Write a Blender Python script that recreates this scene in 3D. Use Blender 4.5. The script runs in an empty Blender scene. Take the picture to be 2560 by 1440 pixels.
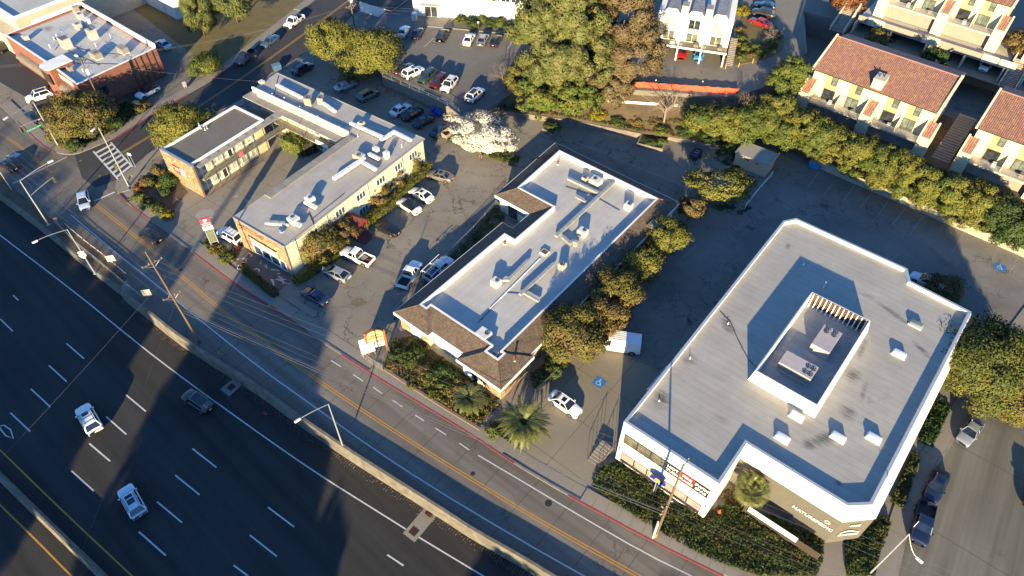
import bpy, bmesh, math, random
import numpy as np
from mathutils import Vector, Matrix, noise
R = math.radians
rng = random.Random(7)
nrng = np.random.default_rng(11)
scene = bpy.context.scene
col = scene.collection

# ---------------------------------------------------------------- camera
CAM_H, CAM_F, CAM_PITCH = 78.0, 1781.0, R(47.96)      # drone height (m), focal length in photo pixels, tilt below the horizon
cd = bpy.data.cameras.new('camera'); cam = bpy.data.objects.new('camera', cd); col.objects.link(cam)
cam.location = (0, 0, CAM_H); cam.rotation_euler = (math.pi/2-CAM_PITCH, 0, 0)
cd.sensor_width = 36; cd.lens = 36*CAM_F/2560; cd.clip_start = 1; cd.clip_end = 6000
scene.camera = cam

# ---------------------------------------------------------------- sky and sun (low winter sun behind the camera)
SUN_EL, SHADOW_AZ = R(13.4), R(9.5)                   # elevation; heading the shadows fall towards, clockwise from +Y
w = bpy.data.worlds.new('World'); scene.world = w; w.use_nodes = True
nt = w.node_tree; nt.nodes.clear()
sky = nt.nodes.new('ShaderNodeTexSky'); sky.sky_type = 'NISHITA'; sky.sun_disc = False
sky.sun_elevation = SUN_EL; sky.sun_rotation = SHADOW_AZ+math.pi
sky.air_density = 1.0; sky.dust_density = 0.0; sky.ozone_density = 6.0
bg = nt.nodes.new('ShaderNodeBackground'); bg.inputs['Strength'].default_value = 0.115
ow = nt.nodes.new('ShaderNodeOutputWorld')
nt.links.new(sky.outputs[0], bg.inputs[0]); nt.links.new(bg.outputs[0], ow.inputs[0])
sd = bpy.data.lights.new('sun', 'SUN'); sd.energy = 5.0; sd.angle = R(0.55); sd.color = (1.0, 0.80, 0.47)
sun = bpy.data.objects.new('sun', sd); col.objects.link(sun); sun.location = (0, -100, 200)
_d = Vector((math.sin(SHADOW_AZ)*math.cos(SUN_EL), math.cos(SHADOW_AZ)*math.cos(SUN_EL), -math.sin(SUN_EL)))
sun.rotation_euler = _d.to_track_quat('-Z', 'Y').to_euler()
vs = scene.view_settings
vs.view_transform = 'Standard'; vs.look = 'None'; vs.gamma = 1.0; vs.use_curve_mapping = False; vs.exposure = 1.6
scene.render.engine = 'CYCLES'
scene.cycles.max_bounces = 5; scene.cycles.diffuse_bounces = 3; scene.cycles.glossy_bounces = 3; scene.cycles.transparent_max_bounces = 6
scene.cycles.caustics_reflective = False; scene.cycles.caustics_refractive = False

# ---------------------------------------------------------------- geometry helpers
def at(px, py, z=0.0):
    """Point of the place at height z that the photograph shows at pixel px, py (survey of the photo onto real ground)."""
    dx = (px-1280)/CAM_F; dy = (py-720)/CAM_F
    d = Vector((dx, math.cos(CAM_PITCH)-dy*math.sin(CAM_PITCH), -math.sin(CAM_PITCH)-dy*math.cos(CAM_PITCH)))
    t = (z-CAM_H)/d.z
    return Vector((d.x*t, d.y*t, z))

def tag(o, label=None, cat=None, group=None, kind=None):
    if label: o['label'] = label
    if cat: o['category'] = cat
    if group: o['group'] = group
    if kind: o['kind'] = kind
    return o

def empty(name, loc, rz=0.0, label=None, cat=None, group=None):
    o = bpy.data.objects.new(name, None); col.objects.link(o)
    o.location = loc; o.rotation_euler = (0, 0, rz); o.empty_display_size = .3
    return tag(o, label, cat, group)

class MB:
    """Collects polygons for ONE mesh object."""
    def __init__(s): s.v = []; s.f = []; s.m = []; s.mi = 0
    def add(s, vs, fs):
        b = len(s.v); s.v.extend([tuple(p) for p in vs])
        for f in fs: s.f.append(tuple(i+b for i in f)); s.m.append(s.mi)
        return s
    def box(s, x0, x1, y0, y1, z0, z1):
        return s.add([(x0,y0,z0),(x1,y0,z0),(x1,y1,z0),(x0,y1,z0),(x0,y0,z1),(x1,y0,z1),(x1,y1,z1),(x0,y1,z1)],
                     [(3,2,1,0),(4,5,6,7),(0,1,5,4),(1,2,6,5),(2,3,7,6),(3,0,4,7)])
    def cbox(s, c, d, rz=0.0):
        """box of size d, centred in x,y on c with its base at c.z"""
        cs, sn = math.cos(rz), math.sin(rz); hx, hy = d[0]/2, d[1]/2
        vs = []
        for z in (0, d[2]):
            for x, y in ((-hx,-hy),(hx,-hy),(hx,hy),(-hx,hy)):
                vs.append((c[0]+x*cs-y*sn, c[1]+x*sn+y*cs, c[2]+z))
        return s.add(vs, [(3,2,1,0),(4,5,6,7),(0,1,5,4),(1,2,6,5),(2,3,7,6),(3,0,4,7)])
    def prism(s, poly, z0, z1, bottom=True):
        n = len(poly); a = sum(poly[i][0]*poly[(i+1)%n][1]-poly[(i+1)%n][0]*poly[i][1] for i in range(n))
        if a < 0: poly = poly[::-1]
        zz0 = z0 if hasattr(z0, '__len__') else [z0]*n
        zz1 = z1 if hasattr(z1, '__len__') else [z1]*n
        vs = [(p[0],p[1],zz0[i]) for i, p in enumerate(poly)]+[(p[0],p[1],zz1[i]) for i, p in enumerate(poly)]
        fs = [tuple(range(n, 2*n))]+[(i,(i+1)%n,n+(i+1)%n,n+i) for i in range(n)]
        if bottom: fs.append(tuple(range(n-1,-1,-1)))
        return s.add(vs, fs)
    def sheet(s, poly, z):
        n = len(poly); a = sum(poly[i][0]*poly[(i+1)%n][1]-poly[(i+1)%n][0]*poly[i][1] for i in range(n))
        if a < 0: poly = poly[::-1]
        return s.add([(p[0],p[1],z) for p in poly], [tuple(range(n))])
    def quad(s, a, b, c, d): return s.add([a,b,c,d], [(0,1,2,3)])
    def tube(s, p0, p1, r0, r1=None, n=8, cap=True):
        r1 = r0 if r1 is None else r1
        p0 = Vector(p0); p1 = Vector(p1); ax = (p1-p0)
        if ax.length < 1e-6: return s
        ax.normalize(); u = ax.orthogonal().normalized(); v = ax.cross(u)
        vs = []
        for p, r in ((p0,r0),(p1,r1)):
            for k in range(n):
                a = 2*math.pi*k/n; vs.append(p+u*(math.cos(a)*r)+v*(math.sin(a)*r))
        fs = [(k,(k+1)%n,n+(k+1)%n,n+k) for k in range(n)]
        if cap: fs += [tuple(range(n-1,-1,-1)), tuple(range(n,2*n))]
        return s.add(vs, fs)
    def path(s, pts, r, n=6):
        for a, b in zip(pts[:-1], pts[1:]): s.tube(a, b, r, r, n)
        return s
    def strip(s, pts, w, z, wend=None):
        """flat ribbon of width w along the x,y points"""
        P = [Vector((p[0],p[1])) for p in pts]; L = []; Rr = []
        for i, p in enumerate(P):
            t = (P[min(i+1,len(P)-1)]-P[max(i-1,0)]).normalized(); nrm = Vector((-t.y,t.x))
            L.append(p+nrm*w/2); Rr.append(p-nrm*w/2)
        b = len(s.v); n = len(P)
        s.add([(p.x,p.y,z) for p in Rr]+[(p.x,p.y,z) for p in L], [(i,i+1,n+i+1,n+i) for i in range(n-1)])
        return s
    def curb(s, pts, w, z0, z1):
        P = [Vector((p[0],p[1])) for p in pts]; L = []; Rr = []
        for i, p in enumerate(P):
            t = (P[min(i+1,len(P)-1)]-P[max(i-1,0)]).normalized(); nrm = Vector((-t.y,t.x))
            L.append(p+nrm*w/2); Rr.append(p-nrm*w/2)
        n = len(P)
        vs = [(p.x,p.y,z0) for p in Rr]+[(p.x,p.y,z0) for p in L]+[(p.x,p.y,z1) for p in Rr]+[(p.x,p.y,z1) for p in L]
        fs = []
        for i in range(n-1):
            fs += [(2*n+i,2*n+i+1,3*n+i+1,3*n+i),(i,i+1,2*n+i+1,2*n+i),(n+i+1,n+i,3*n+i,3*n+i+1),(n+i,n+i+1,i+1,i)]
        fs += [(0,2*n,3*n,n),(n-1,2*n-1,4*n-1,3*n-1)]
        return s.add(vs, fs)
    def mesh(s, name, smooth=False):
        me = bpy.data.meshes.new(name); me.from_pydata(s.v, [], s.f); me.update()
        if smooth: me.polygons.foreach_set('use_smooth', [True]*len(me.polygons))
        if any(s.m): me.polygons.foreach_set('material_index', s.m)
        return me
    def build(s, name, mat, parent=None, smooth=False, loc=None, rz=0.0, **kw):
        o = bpy.data.objects.new(name, s.mesh(name, smooth)); col.objects.link(o)
        for m in (mat if isinstance(mat, (list,tuple)) else [mat]): o.data.materials.append(m)
        if parent is not None: o.parent = parent
        if loc is not None: o.location = loc
        if rz: o.rotation_euler = (0,0,rz)
        return tag(o, kw.get('label'), kw.get('cat'), kw.get('group'), kw.get('kind'))

def inst(name, me, parent=None, loc=(0,0,0), rz=0.0, scale=None, mat=None, **kw):
    """another object that shares mesh data me"""
    o = bpy.data.objects.new(name, me); col.objects.link(o); o.parent = parent; o.location = loc; o.rotation_euler = (0,0,rz)
    if scale is not None: o.scale = (scale,)*3 if not hasattr(scale,'__len__') else scale
    if mat is not None:
        if not me.materials: me.materials.append(mat)
        o.material_slots[0].link = 'OBJECT'; o.material_slots[0].material = mat
    return tag(o, kw.get('label'), kw.get('cat'), kw.get('group'), kw.get('kind'))

def bevelled(mb, name, width, segs=2, smooth=False):
    me = mb.mesh(name); bm = bmesh.new(); bm.from_mesh(me)
    bmesh.ops.bevel(bm, geom=bm.edges[:], offset=width, segments=segs, affect='EDGES', profile=.6)
    bm.to_mesh(me); bm.free()
    if smooth: me.polygons.foreach_set('use_smooth', [True]*len(me.polygons))
    return me

_dg = []
def text_mesh(txt, size, extrude=.012, bold=0.0, align='CENTER', spacing=1.0, line=1.0):
    cu = bpy.data.curves.new('lettering', 'FONT'); cu.body = txt; cu.size = size; cu.extrude = extrude; cu.offset = bold
    cu.align_x = align; cu.align_y = 'CENTER'; cu.space_character = spacing; cu.space_line = line; cu.resolution_u = 2
    o = bpy.data.objects.new('lettering', cu); col.objects.link(o)
    dg = bpy.context.evaluated_depsgraph_get(); me = bpy.data.meshes.new_from_object(o.evaluated_get(dg))
    bpy.data.objects.remove(o); bpy.data.curves.remove(cu)
    return me

# ---------------------------------------------------------------- procedural materials
MATS = {}
def _new(name):
    m = bpy.data.materials.new(name); m.use_nodes = True; n = m.node_tree; n.nodes.clear()
    out = n.nodes.new('ShaderNodeOutputMaterial'); b = n.nodes.new('ShaderNodeBsdfPrincipled'); n.links.new(b.outputs[0], out.inputs[0])
    return m, n, b, out
def N(n, t, **kw):
    x = n.nodes.new(t)
    for k, v in kw.items():
        if k.startswith('i_'): x.inputs[int(k[2:])].default_value = v
        else: setattr(x, k, v)
    return x
def mixc(n, fac, a, b, blend='MIX'):
    x = n.nodes.new('ShaderNodeMix'); x.data_type = 'RGBA'; x.blend_type = blend
    for sock, val in ((0,fac),(6,a),(7,b)):
        if hasattr(val, 'links') or hasattr(val, 'node'): n.links.new(val, x.inputs[sock])
        else: x.inputs[sock].default_value = val if not hasattr(val,'__len__') else (*val[:3],1)
    return x.outputs[2]
def ramp(n, src, p0, p1, c0=(0,0,0,1), c1=(1,1,1,1)):
    r = n.nodes.new('ShaderNodeValToRGB'); r.color_ramp.elements[0].position = p0; r.color_ramp.elements[1].position = p1
    r.color_ramp.elements[0].color = c0; r.color_ramp.elements[1].color = c1
    n.links.new(src, r.inputs[0]); return r.outputs[0]
def noise_tex(n, vec, scale, detail=4, rough=.6, dist=0):
    t = N(n, 'ShaderNodeTexNoise'); t.inputs['Scale'].default_value = scale; t.inputs['Detail'].default_value = detail
    t.inputs['Roughness'].default_value = rough; t.inputs['Distortion'].default_value = dist
    n.links.new(vec, t.inputs['Vector']); return t.outputs['Fac']
def coords(n, kind='Object', scale=None, rot=0.0):
    c = N(n, 'ShaderNodeTexCoord'); v = c.outputs[kind]
    if scale or rot:
        mp = N(n, 'ShaderNodeMapping')
        if scale: mp.inputs['Scale'].default_value = scale
        mp.inputs['Rotation'].default_value = (0,0,rot); n.links.new(v, mp.inputs['Vector']); v = mp.outputs[0]
    return v

def mat(name, c, rough=.7, var=.12, scale=1.5, metal=0.0, spec=None, bump=0.0, bscale=20, c2=None, coat=0.0, stain=0.0, emit=0.0):
    """plain surface: base colour with cloudy variation, fine grain, optional stains and relief"""
    if name in MATS: return MATS[name]
    m, n, b, out = _new(name); v = coords(n)
    c2 = c2 or tuple(max(0,x*(1-2*var)) for x in c)
    f = ramp(n, noise_tex(n, v, scale, 5, .65), .3, .7)
    cc = mixc(n, f, c2, c)
    if stain:
        s = ramp(n, noise_tex(n, v, scale*.35, 6, .7, .6), .52, .72)
        sm = N(n, 'ShaderNodeMath', operation='MULTIPLY'); n.links.new(s, sm.inputs[0]); sm.inputs[1].default_value = stain
        cc = mixc(n, sm.outputs[0], cc, tuple(x*.45 for x in c))
    n.links.new(cc, b.inputs['Base Color'])
    b.inputs['Roughness'].default_value = rough; b.inputs['Metallic'].default_value = metal
    if spec is not None: b.inputs['Specular IOR Level'].default_value = spec
    if coat: b.inputs['Coat Weight'].default_value = coat; b.inputs['Coat Roughness'].default_value = .08
    if bump:
        bp = N(n, 'ShaderNodeBump'); bp.inputs['Strength'].default_value = bump; bp.inputs['Distance'].default_value = .03
        n.links.new(noise_tex(n, v, bscale, 3), bp.inputs['Height']); n.links.new(bp.outputs[0], b.inputs['Normal'])
    MATS[name] = m; return m

def asphalt(name, c, crack=.5, cscale=.25, patch=.35, stain=.3, stainc=(.35,.35,.36), rough=.9, seams=None, grain=.18, wear=None, cw=1.0, gate0=.42):
    """paved ground: speckle, worn patches, oil stains, branching cracks and (optional) slab joints"""
    m, n, b, out = _new(name); v = coords(n)
    big = ramp(n, noise_tex(n, v, .07, 5, .6), .3, .72); mid = ramp(n, noise_tex(n, v, .55, 5, .7), .25, .75); fine = noise_tex(n, v, 9, 3, .8)
    cc = mixc(n, big, tuple(x*(1-patch*.6) for x in c), tuple(x*(1+patch*.35) for x in c))
    cc = mixc(n, mixf(n, mid, patch*.5), cc, tuple(x*.72 for x in c))
    g = N(n, 'ShaderNodeMapRange'); g.inputs[3].default_value = 1-grain; g.inputs[4].default_value = 1+grain; n.links.new(fine, g.inputs[0])
    cc = mixc(n, 1.0, cc, g.outputs[0], 'MULTIPLY')
    if wear is not None:                                   # streaks of wear and oil along the driving direction
        mp = N(n, 'ShaderNodeMapping'); mp.inputs['Rotation'].default_value = (0,0,wear); n.links.new(v, mp.inputs[0]); m2 = N(n, 'ShaderNodeMapping'); m2.inputs['Scale'].default_value = (.018,.55,1); n.links.new(mp.outputs[0], m2.inputs[0])
        s = noise_tex(n, m2.outputs[0], 1.0, 4, .6); g = N(n, 'ShaderNodeMapRange'); g.inputs[1].default_value = .3; g.inputs[2].default_value = .7; g.inputs[3].default_value = .72; g.inputs[4].default_value = 1.3; n.links.new(s, g.inputs[0]); cc = mixc(n, 1.0, cc, g.outputs[0], 'MULTIPLY')
    if stain:
        s = ramp(n, noise_tex(n, v, .22, 6, .75, .8), .56, .74)
        cc = mixc(n, mixf(n, s, stain), cc, tuple(a*bb for a, bb in zip(c, stainc)))
    if crack:
        wv = noise_tex(n, v, .8, 4, .7)
        add = N(n, 'ShaderNodeVectorMath', operation='MULTIPLY_ADD')
        cb = N(n, 'ShaderNodeCombineXYZ'); n.links.new(wv, cb.inputs[0]); n.links.new(noise_tex(n, v, .9, 3), cb.inputs[1])
        n.links.new(cb.outputs[0], add.inputs[0]); add.inputs[1].default_value = (3.2,3.2,0); n.links.new(v, add.inputs[2])
        vo = N(n, 'ShaderNodeTexVoronoi', feature='DISTANCE_TO_EDGE'); vo.inputs['Scale'].default_value = cscale
        n.links.new(add.outputs[0], vo.inputs['Vector'])
        line = ramp(n, vo.outputs['Distance'], .002*cw, .014*cw*cscale/.25, (1,1,1,1), (0,0,0,1))
        gate = ramp(n, noise_tex(n, v, .11, 3), gate0, gate0+.18)
        mm = N(n, 'ShaderNodeMath', operation='MULTIPLY'); n.links.new(line, mm.inputs[0]); n.links.new(gate, mm.inputs[1])
        cc = mixc(n, mixf(n, mm.outputs[0], crack), cc, tuple(x*.22 for x in c))
    if seams:
        rot, sx, sy, off = seams
        v2 = coords(n, 'Object', rot=rot); sep = N(n, 'ShaderNodeSeparateXYZ'); n.links.new(v2, sep.inputs[0])
        for ax, sp in ((0,sx),(1,sy)):
            if not sp: continue
            a = N(n, 'ShaderNodeMath', operation='ADD'); n.links.new(sep.outputs[ax], a.inputs[0]); a.inputs[1].default_value = 500+off
            md = N(n, 'ShaderNodeMath', operation='PINGPONG'); n.links.new(a.outputs[0], md.inputs[0]); md.inputs[1].default_value = sp/2
            ln = ramp(n, md.outputs[0], .02, .06, (1,1,1,1), (0,0,0,1))
            cc = mixc(n, mixf(n, ln, .75), cc, tuple(x*.35 for x in c))
    n.links.new(cc, b.inputs['Base Color']); b.inputs['Roughness'].default_value = rough; b.inputs['Specular IOR Level'].default_value = .25
    bp = N(n, 'ShaderNodeBump'); bp.inputs['Strength'].default_value = .25; bp.inputs['Distance'].default_value = .02
    n.links.new(fine, bp.inputs['Height']); n.links.new(bp.outputs[0], b.inputs['Normal'])
    MATS[name] = m; return m

def mixf(n, sock, k):
    x = N(n, 'ShaderNodeMath', operation='MULTIPLY'); n.links.new(sock, x.inputs[0]); x.inputs[1].default_value = k; return x.outputs[0]

def membrane(name, c, rot, sheet=1.0, lap=9.0, seam=.5, stain=.35, ponds=.5, rough=.75, spots=()):
    """rolled roof membrane: long narrow sheets with laps, weathering, dark dried puddles"""
    m, n, b, out = _new(name); v = coords(n)
    f = ramp(n, noise_tex(n, v, .3, 6, .65), .3, .7); cc = mixc(n, f, tuple(x*.86 for x in c), tuple(min(1,x*1.06) for x in c))
    v2 = coords(n, 'Object', rot=rot)
    br = N(n, 'ShaderNodeTexBrick'); n.links.new(v2, br.inputs['Vector']); br.offset = .37; br.inputs['Scale'].default_value = 1.0
    br.inputs['Brick Width'].default_value = lap; br.inputs['Row Height'].default_value = sheet; br.inputs['Mortar Size'].default_value = .018; br.inputs['Mortar Smooth'].default_value = .3
    br.inputs['Color1'].default_value = (1,1,1,1); br.inputs['Color2'].default_value = (.93,.93,.93,1); br.inputs['Mortar'].default_value = (1-seam,1-seam,1-seam,1)
    cc = mixc(n, 1.0, cc, br.outputs['Color'], 'MULTIPLY')
    st = N(n, 'ShaderNodeMapping'); st.inputs['Rotation'].default_value = (0,0,rot); st.inputs['Scale'].default_value = (.25,1.6,1); n.links.new(coords(n), st.inputs[0])
    s = ramp(n, noise_tex(n, st.outputs[0], .8, 5, .75), .5, .8); cc = mixc(n, mixf(n, s, stain), cc, tuple(x*.6 for x in c))
    p = ramp(n, noise_tex(n, v, .16, 5, .75, .7), .64, .74); cc = mixc(n, mixf(n, p, ponds), cc, tuple(x*.28 for x in c))
    for (sx, sy, rx, ry, ra, dk) in spots:                 # dried puddles and soot where the photo shows them
        mp = N(n, 'ShaderNodeMapping', vector_type='TEXTURE'); mp.inputs['Location'].default_value = (sx,sy,0); mp.inputs['Rotation'].default_value = (0,0,ra); mp.inputs['Scale'].default_value = (rx,ry,1e3)
        n.links.new(v, mp.inputs[0]); gr = N(n, 'ShaderNodeTexGradient', gradient_type='SPHERICAL'); n.links.new(mp.outputs[0], gr.inputs[0])
        mm = N(n, 'ShaderNodeMath', operation='MULTIPLY'); n.links.new(gr.outputs['Fac'], mm.inputs[0]); n.links.new(ramp(n, noise_tex(n, st.outputs[0], 2.2, 6, .8), .3, .7), mm.inputs[1])
        cc = mixc(n, mixf(n, ramp(n, mm.outputs[0], .08, .55), dk), cc, (.055,.05,.04))
    n.links.new(cc, b.inputs['Base Color']); b.inputs['Roughness'].default_value = rough
    MATS[name] = m; return m

def leafmat(name, c, c2, c3=None, trans=.25):
    """foliage: every leaf its own shade between two greens, a few of a third"""
    m, n, b, out = _new(name)
    g = N(n, 'ShaderNodeNewGeometry'); rr = g.outputs['Random Per Island']
    at_ = N(n, 'ShaderNodeAttribute'); at_.attribute_name = 'leaf_nrm'; vt = N(n, 'ShaderNodeVectorTransform', vector_type='NORMAL', convert_from='OBJECT', convert_to='WORLD'); n.links.new(at_.outputs['Vector'], vt.inputs[0])
    big = ramp(n, noise_tex(n, coords(n), .9, 3, .6), .3, .7); av = N(n, 'ShaderNodeMix', data_type='FLOAT'); av.inputs[0].default_value = .6; n.links.new(rr, av.inputs[2]); n.links.new(big, av.inputs[3])
    cc = mixc(n, av.outputs[0], c, c2)
    if c3:
        cc = mixc(n, ramp(n, noise_tex(n, coords(n), .5, 3), .5, .65), cc, c3)
    n.links.new(cc, b.inputs['Base Color']); b.inputs['Roughness'].default_value = .6; b.inputs['Specular IOR Level'].default_value = .2; n.links.new(vt.outputs[0], b.inputs['Normal'])
    tr = N(n, 'ShaderNodeBsdfTranslucent'); n.links.new(cc, tr.inputs[0]); n.links.new(vt.outputs[0], tr.inputs['Normal'])
    mx = N(n, 'ShaderNodeMixShader'); mx.inputs[0].default_value = trans
    n.links.new(b.outputs[0], mx.inputs[1]); n.links.new(tr.outputs[0], mx.inputs[2]); n.links.new(mx.outputs[0], out.inputs[0])
    MATS[name] = m; return m

def leafmat_flat(name, c, c2, trans=.2):
    m, n, b, out = _new(name); g = N(n, 'ShaderNodeNewGeometry'); cc = mixc(n, g.outputs['Random Per Island'], c, c2); n.links.new(cc, b.inputs['Base Color']); b.inputs['Roughness'].default_value = .5
    tr = N(n, 'ShaderNodeBsdfTranslucent'); n.links.new(cc, tr.inputs[0]); mx = N(n, 'ShaderNodeMixShader'); mx.inputs[0].default_value = trans; n.links.new(b.outputs[0], mx.inputs[1]); n.links.new(tr.outputs[0], mx.inputs[2]); n.links.new(mx.outputs[0], out.inputs[0])
    MATS[name] = m; return m

def glass(name, c=(.02,.03,.04), rough=.06, spec=.8):
    if name in MATS: return MATS[name]
    m, n, b, out = _new(name); v = coords(n)
    cc = mixc(n, ramp(n, noise_tex(n, v, .9, 2), .4, .6), c, tuple(x*1.8+.004 for x in c)); n.links.new(cc, b.inputs['Base Color'])
    b.inputs['Roughness'].default_value = rough; b.inputs['Specular IOR Level'].default_value = spec
    MATS[name] = m; return m
def chainlink(name, c=(.35,.36,.36), density=.35, scale=22):
    """wire mesh: real holes in a sheet"""
    m, n, b, out = _new(name); v = coords(n)
    ch = N(n, 'ShaderNodeTexWave', wave_type='BANDS', bands_direction='DIAGONAL'); ch.inputs['Scale'].default_value = scale; n.links.new(v, ch.inputs[0])
    b.inputs['Base Color'].default_value = (*c,1); b.inputs['Metallic'].default_value = .6; b.inputs['Roughness'].default_value = .5
    f = ramp(n, ch.outputs['Fac'], 1-density, 1-density+.05)
    tp = N(n, 'ShaderNodeBsdfTransparent'); mx = N(n, 'ShaderNodeMixShader'); n.links.new(f, mx.inputs[0])
    n.links.new(tp.outputs[0], mx.inputs[1]); n.links.new(b.outputs[0], mx.inputs[2]); n.links.new(mx.outputs[0], out.inputs[0])
    MATS[name] = m; return m
# ================================================================= the setting: ground, roads, kerbs, paint
GRID = R(-39.3)                                        # the street grid of this block
Z_HW = -1.3                                            # freeway surface below the frontage road
def px(pts, z=0.0): return [at(a, b, z).to_2d() for a, b in pts]
def extend(P, d0=0, d1=0):
    P = [Vector(p) for p in P]
    if d0: P.insert(0, P[0]+(P[0]-P[1]).normalized()*d0)
    if d1: P.append(P[-1]+(P[-1]-P[-2]).normalized()*d1)
    return P
def smooth_line(P, n=3):
    for _ in range(n):
        Q = [P[0]]
        for a, b in zip(P[:-1], P[1:]): Q += [a*.75+b*.25, a*.25+b*.75]
        P = Q+[P[-1]]
    return P
def offset(P, d):
    """parallel line at distance d to the left"""
    out = []
    for i, p in enumerate(P):
        t = (P[min(i+1,len(P)-1)]-P[max(i-1,0)]).normalized(); out.append(p+Vector((-t.y,t.x))*d)
    return out
def along(P, step, start=0.0):
    """points and tangents every step metres"""
    out = []; need = start; acc = 0.0
    for a, b in zip(P[:-1], P[1:]):
        L = (b-a).length
        while need <= acc+L and L > 0:
            t = (need-acc)/L; out.append((a+(b-a)*t, (b-a).normalized())); need += step
        acc += L
    return out
def length(P): return sum((b-a).length for a, b in zip(P[:-1], P[1:]))
def cut(P, s0, s1):
    out = []; acc = 0.0
    for a, b in zip(P[:-1], P[1:]):
        L = (b-a).length
        for s in (s0, s1):
            pass
        if acc+L >= s0 and acc <= s1 and L > 0:
            t0 = max(0,(s0-acc)/L); t1 = min(1,(s1-acc)/L)
            p, q = a+(b-a)*t0, a+(b-a)*t1
            if not out: out.append(p)
            out.append(q)
        acc += L
    return out

m_soil = mat('dry_soil', (.12,.085,.05), .95, .25, .8, bump=.4, bscale=6)
m_grassdry = mat('dry_winter_grass', (.155,.115,.045), .95, .2, .5, c2=(.10,.085,.03), bump=.6, bscale=14)
a_hw = asphalt('freeway_asphalt', (.036,.035,.033), .35, .07, .35, .25, wear=R(42))
a_front = asphalt('frontage_asphalt', (.155,.138,.117), .85, .16, .35, .35, seams=(-GRID,4.6,0,1.0), wear=-GRID)
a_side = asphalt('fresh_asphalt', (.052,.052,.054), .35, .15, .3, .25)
a_lot = asphalt('worn_lot_asphalt', (.235,.210,.170), .9, .28, .5, .45, stainc=(.5,.48,.45), cw=1.5, gate0=.38)
a_crack = asphalt('cracked_lot_asphalt', (.20,.188,.165), 1.0, .36, .75, .6, stainc=(.42,.42,.40), cw=1.3, gate0=.44)
a_up = asphalt('upper_lot_asphalt', (.165,.155,.140), .5, .2, .4, .35)
a_right = asphalt('olive_street_asphalt', (.150,.142,.115), .45, .12, .3, .25, seams=(-GRID,0,13,3), wear=R(-55))
a_conc = asphalt('forecourt_concrete', (.24,.215,.175), .45, .14, .35, .45, stainc=(.62,.6,.56), seams=(R(35),4.2,4.2,1.2))
a_pad = asphalt('drive_concrete', (.235,.205,.155), .35, .12, .3, .35, stainc=(.6,.58,.52), seams=(-GRID,5.2,6.4,1.6))
a_walk = asphalt('sidewalk_concrete', (.24,.215,.18), .15, .3, .35, .35, stainc=(.6,.58,.55))
m_kerb = mat('kerb_concrete', (.25,.225,.19), .9, .18, 1.2)
m_red = mat('red_kerb_paint', (.25,.040,.050), .85, .2, 3.0, c2=(.15,.05,.05))
m_white = mat('white_road_paint', (.62,.62,.60), .75, .15, 6.0, c2=(.36,.36,.35))
m_faded = mat('faded_bay_paint', (.36,.35,.33), .85, .3, 3.0, c2=(.15,.145,.135))
m_yellow = mat('yellow_road_paint', (.52,.25,.02), .75, .15, 5.0, c2=(.33,.17,.03))
m_blue = mat('blue_road_paint', (.02,.16,.45), .75, .12, 4.0)
m_wall = mat('barrier_concrete', (.19,.17,.135), .9, .2, .8, c2=(.085,.075,.06), stain=.8)
m_metal = mat('galvanised_steel', (.42,.43,.43), .45, .1, 4, metal=.7)
m_wood = mat('pole_timber', (.17,.11,.07), .9, .25, 5)
m_dark = mat('pit_shade_black', (.015,.015,.016), .8, .1, 5)

# open country under everything
MB().sheet([(-1500,-1500),(1500,-1500),(1500,1800),(-1500,1800)], -1.62).build('ground', m_soil, kind='structure')

# --- freeway
edge = smooth_line(extend(px([(0,588),(200,740),(300,823),(422,920),(640,1078),(791,1183),(938,1275),(1048,1344),(1208,1440)], Z_HW), 250, 250), 2)
MB().sheet(offset(edge, 22)+offset(edge, -46)[::-1], Z_HW).build('freeway', a_hw, kind='structure')
wallpx = [(300,722),(370,777),(433,828),(493,868),(567,915),(640,960),(748,1040),(855,1113),(1000,1205),(1090,1262),(1190,1327),(1300,1388),(1385,1440)]
WALL = smooth_line(extend(px(wallpx, 1.0), 0, 300), 1)
lowpx = [(0,487),(70,538),(150,602),(230,668),(300,722)]
LOW = smooth_line(extend(px(lowpx, .1), 220, 0), 1)
paint = {}
def marking(name, P, w, z, m, parent):
    return MB().strip(P, w, z).build(name, m, parent)
fw = bpy.data.objects['freeway']
MB().strip(edge, .16, Z_HW+.005).build('edge_line', m_white, fw)
# lane dashes surveyed from the photo, carried on at the same spacing
d0 = at(166.2,858.8,Z_HW).to_2d(); 
dirs = (at(315,987.1,Z_HW).to_2d()-d0)
rows = [[((166.2,858.8),(210,896.7)),((121.9,913.3),(166.8,954.1)),((77.3,972.2),(126,1017.4)),((26.2,1032),(75.8,1079))],
        [((315,987.1),(364.5,1028.5)),((265.4,1041.6),(315.8,1086)),((223.1,1108.7),(275.6,1153.3)),((178.5,1177.2),(234.2,1227.7))],
        [((481,1121.5),(541,1168.5)),((438,1188),(499,1237)),((392.6,1254.3),(455,1306.5)),((347,1329.3),(414.5,1388.8))],
        [((670,1268),(735,1317)),((625,1338),(692,1391)),((584,1413),(620,1440)),None],
        [((968,1387),(1009,1414)),None,None,None],
        [((33,738),(46,751)),((0,797),(32,828)),None,None]]
for row in rows:
    for d in row:
        if d is None: continue
        a, b = [at(*q, Z_HW).to_2d() for q in d]
        MB().strip([a, (a+b)/2, b], .17, Z_HW+.005).build('lane_dash', m_white, fw)
yl = smooth_line(extend(px([(0,1125),(150,1271),(330,1440)], Z_HW), 120, 120), 1)
MB().strip(yl, .17, Z_HW+.005).build('yellow_line', m_yellow, fw)
yl2 = smooth_line(extend(px([(0,1262),(90,1350),(178,1440)], Z_HW), 120, 120), 1)
MB().strip(yl2, .17, Z_HW+.005).build('yellow_line', m_yellow, fw)
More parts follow.
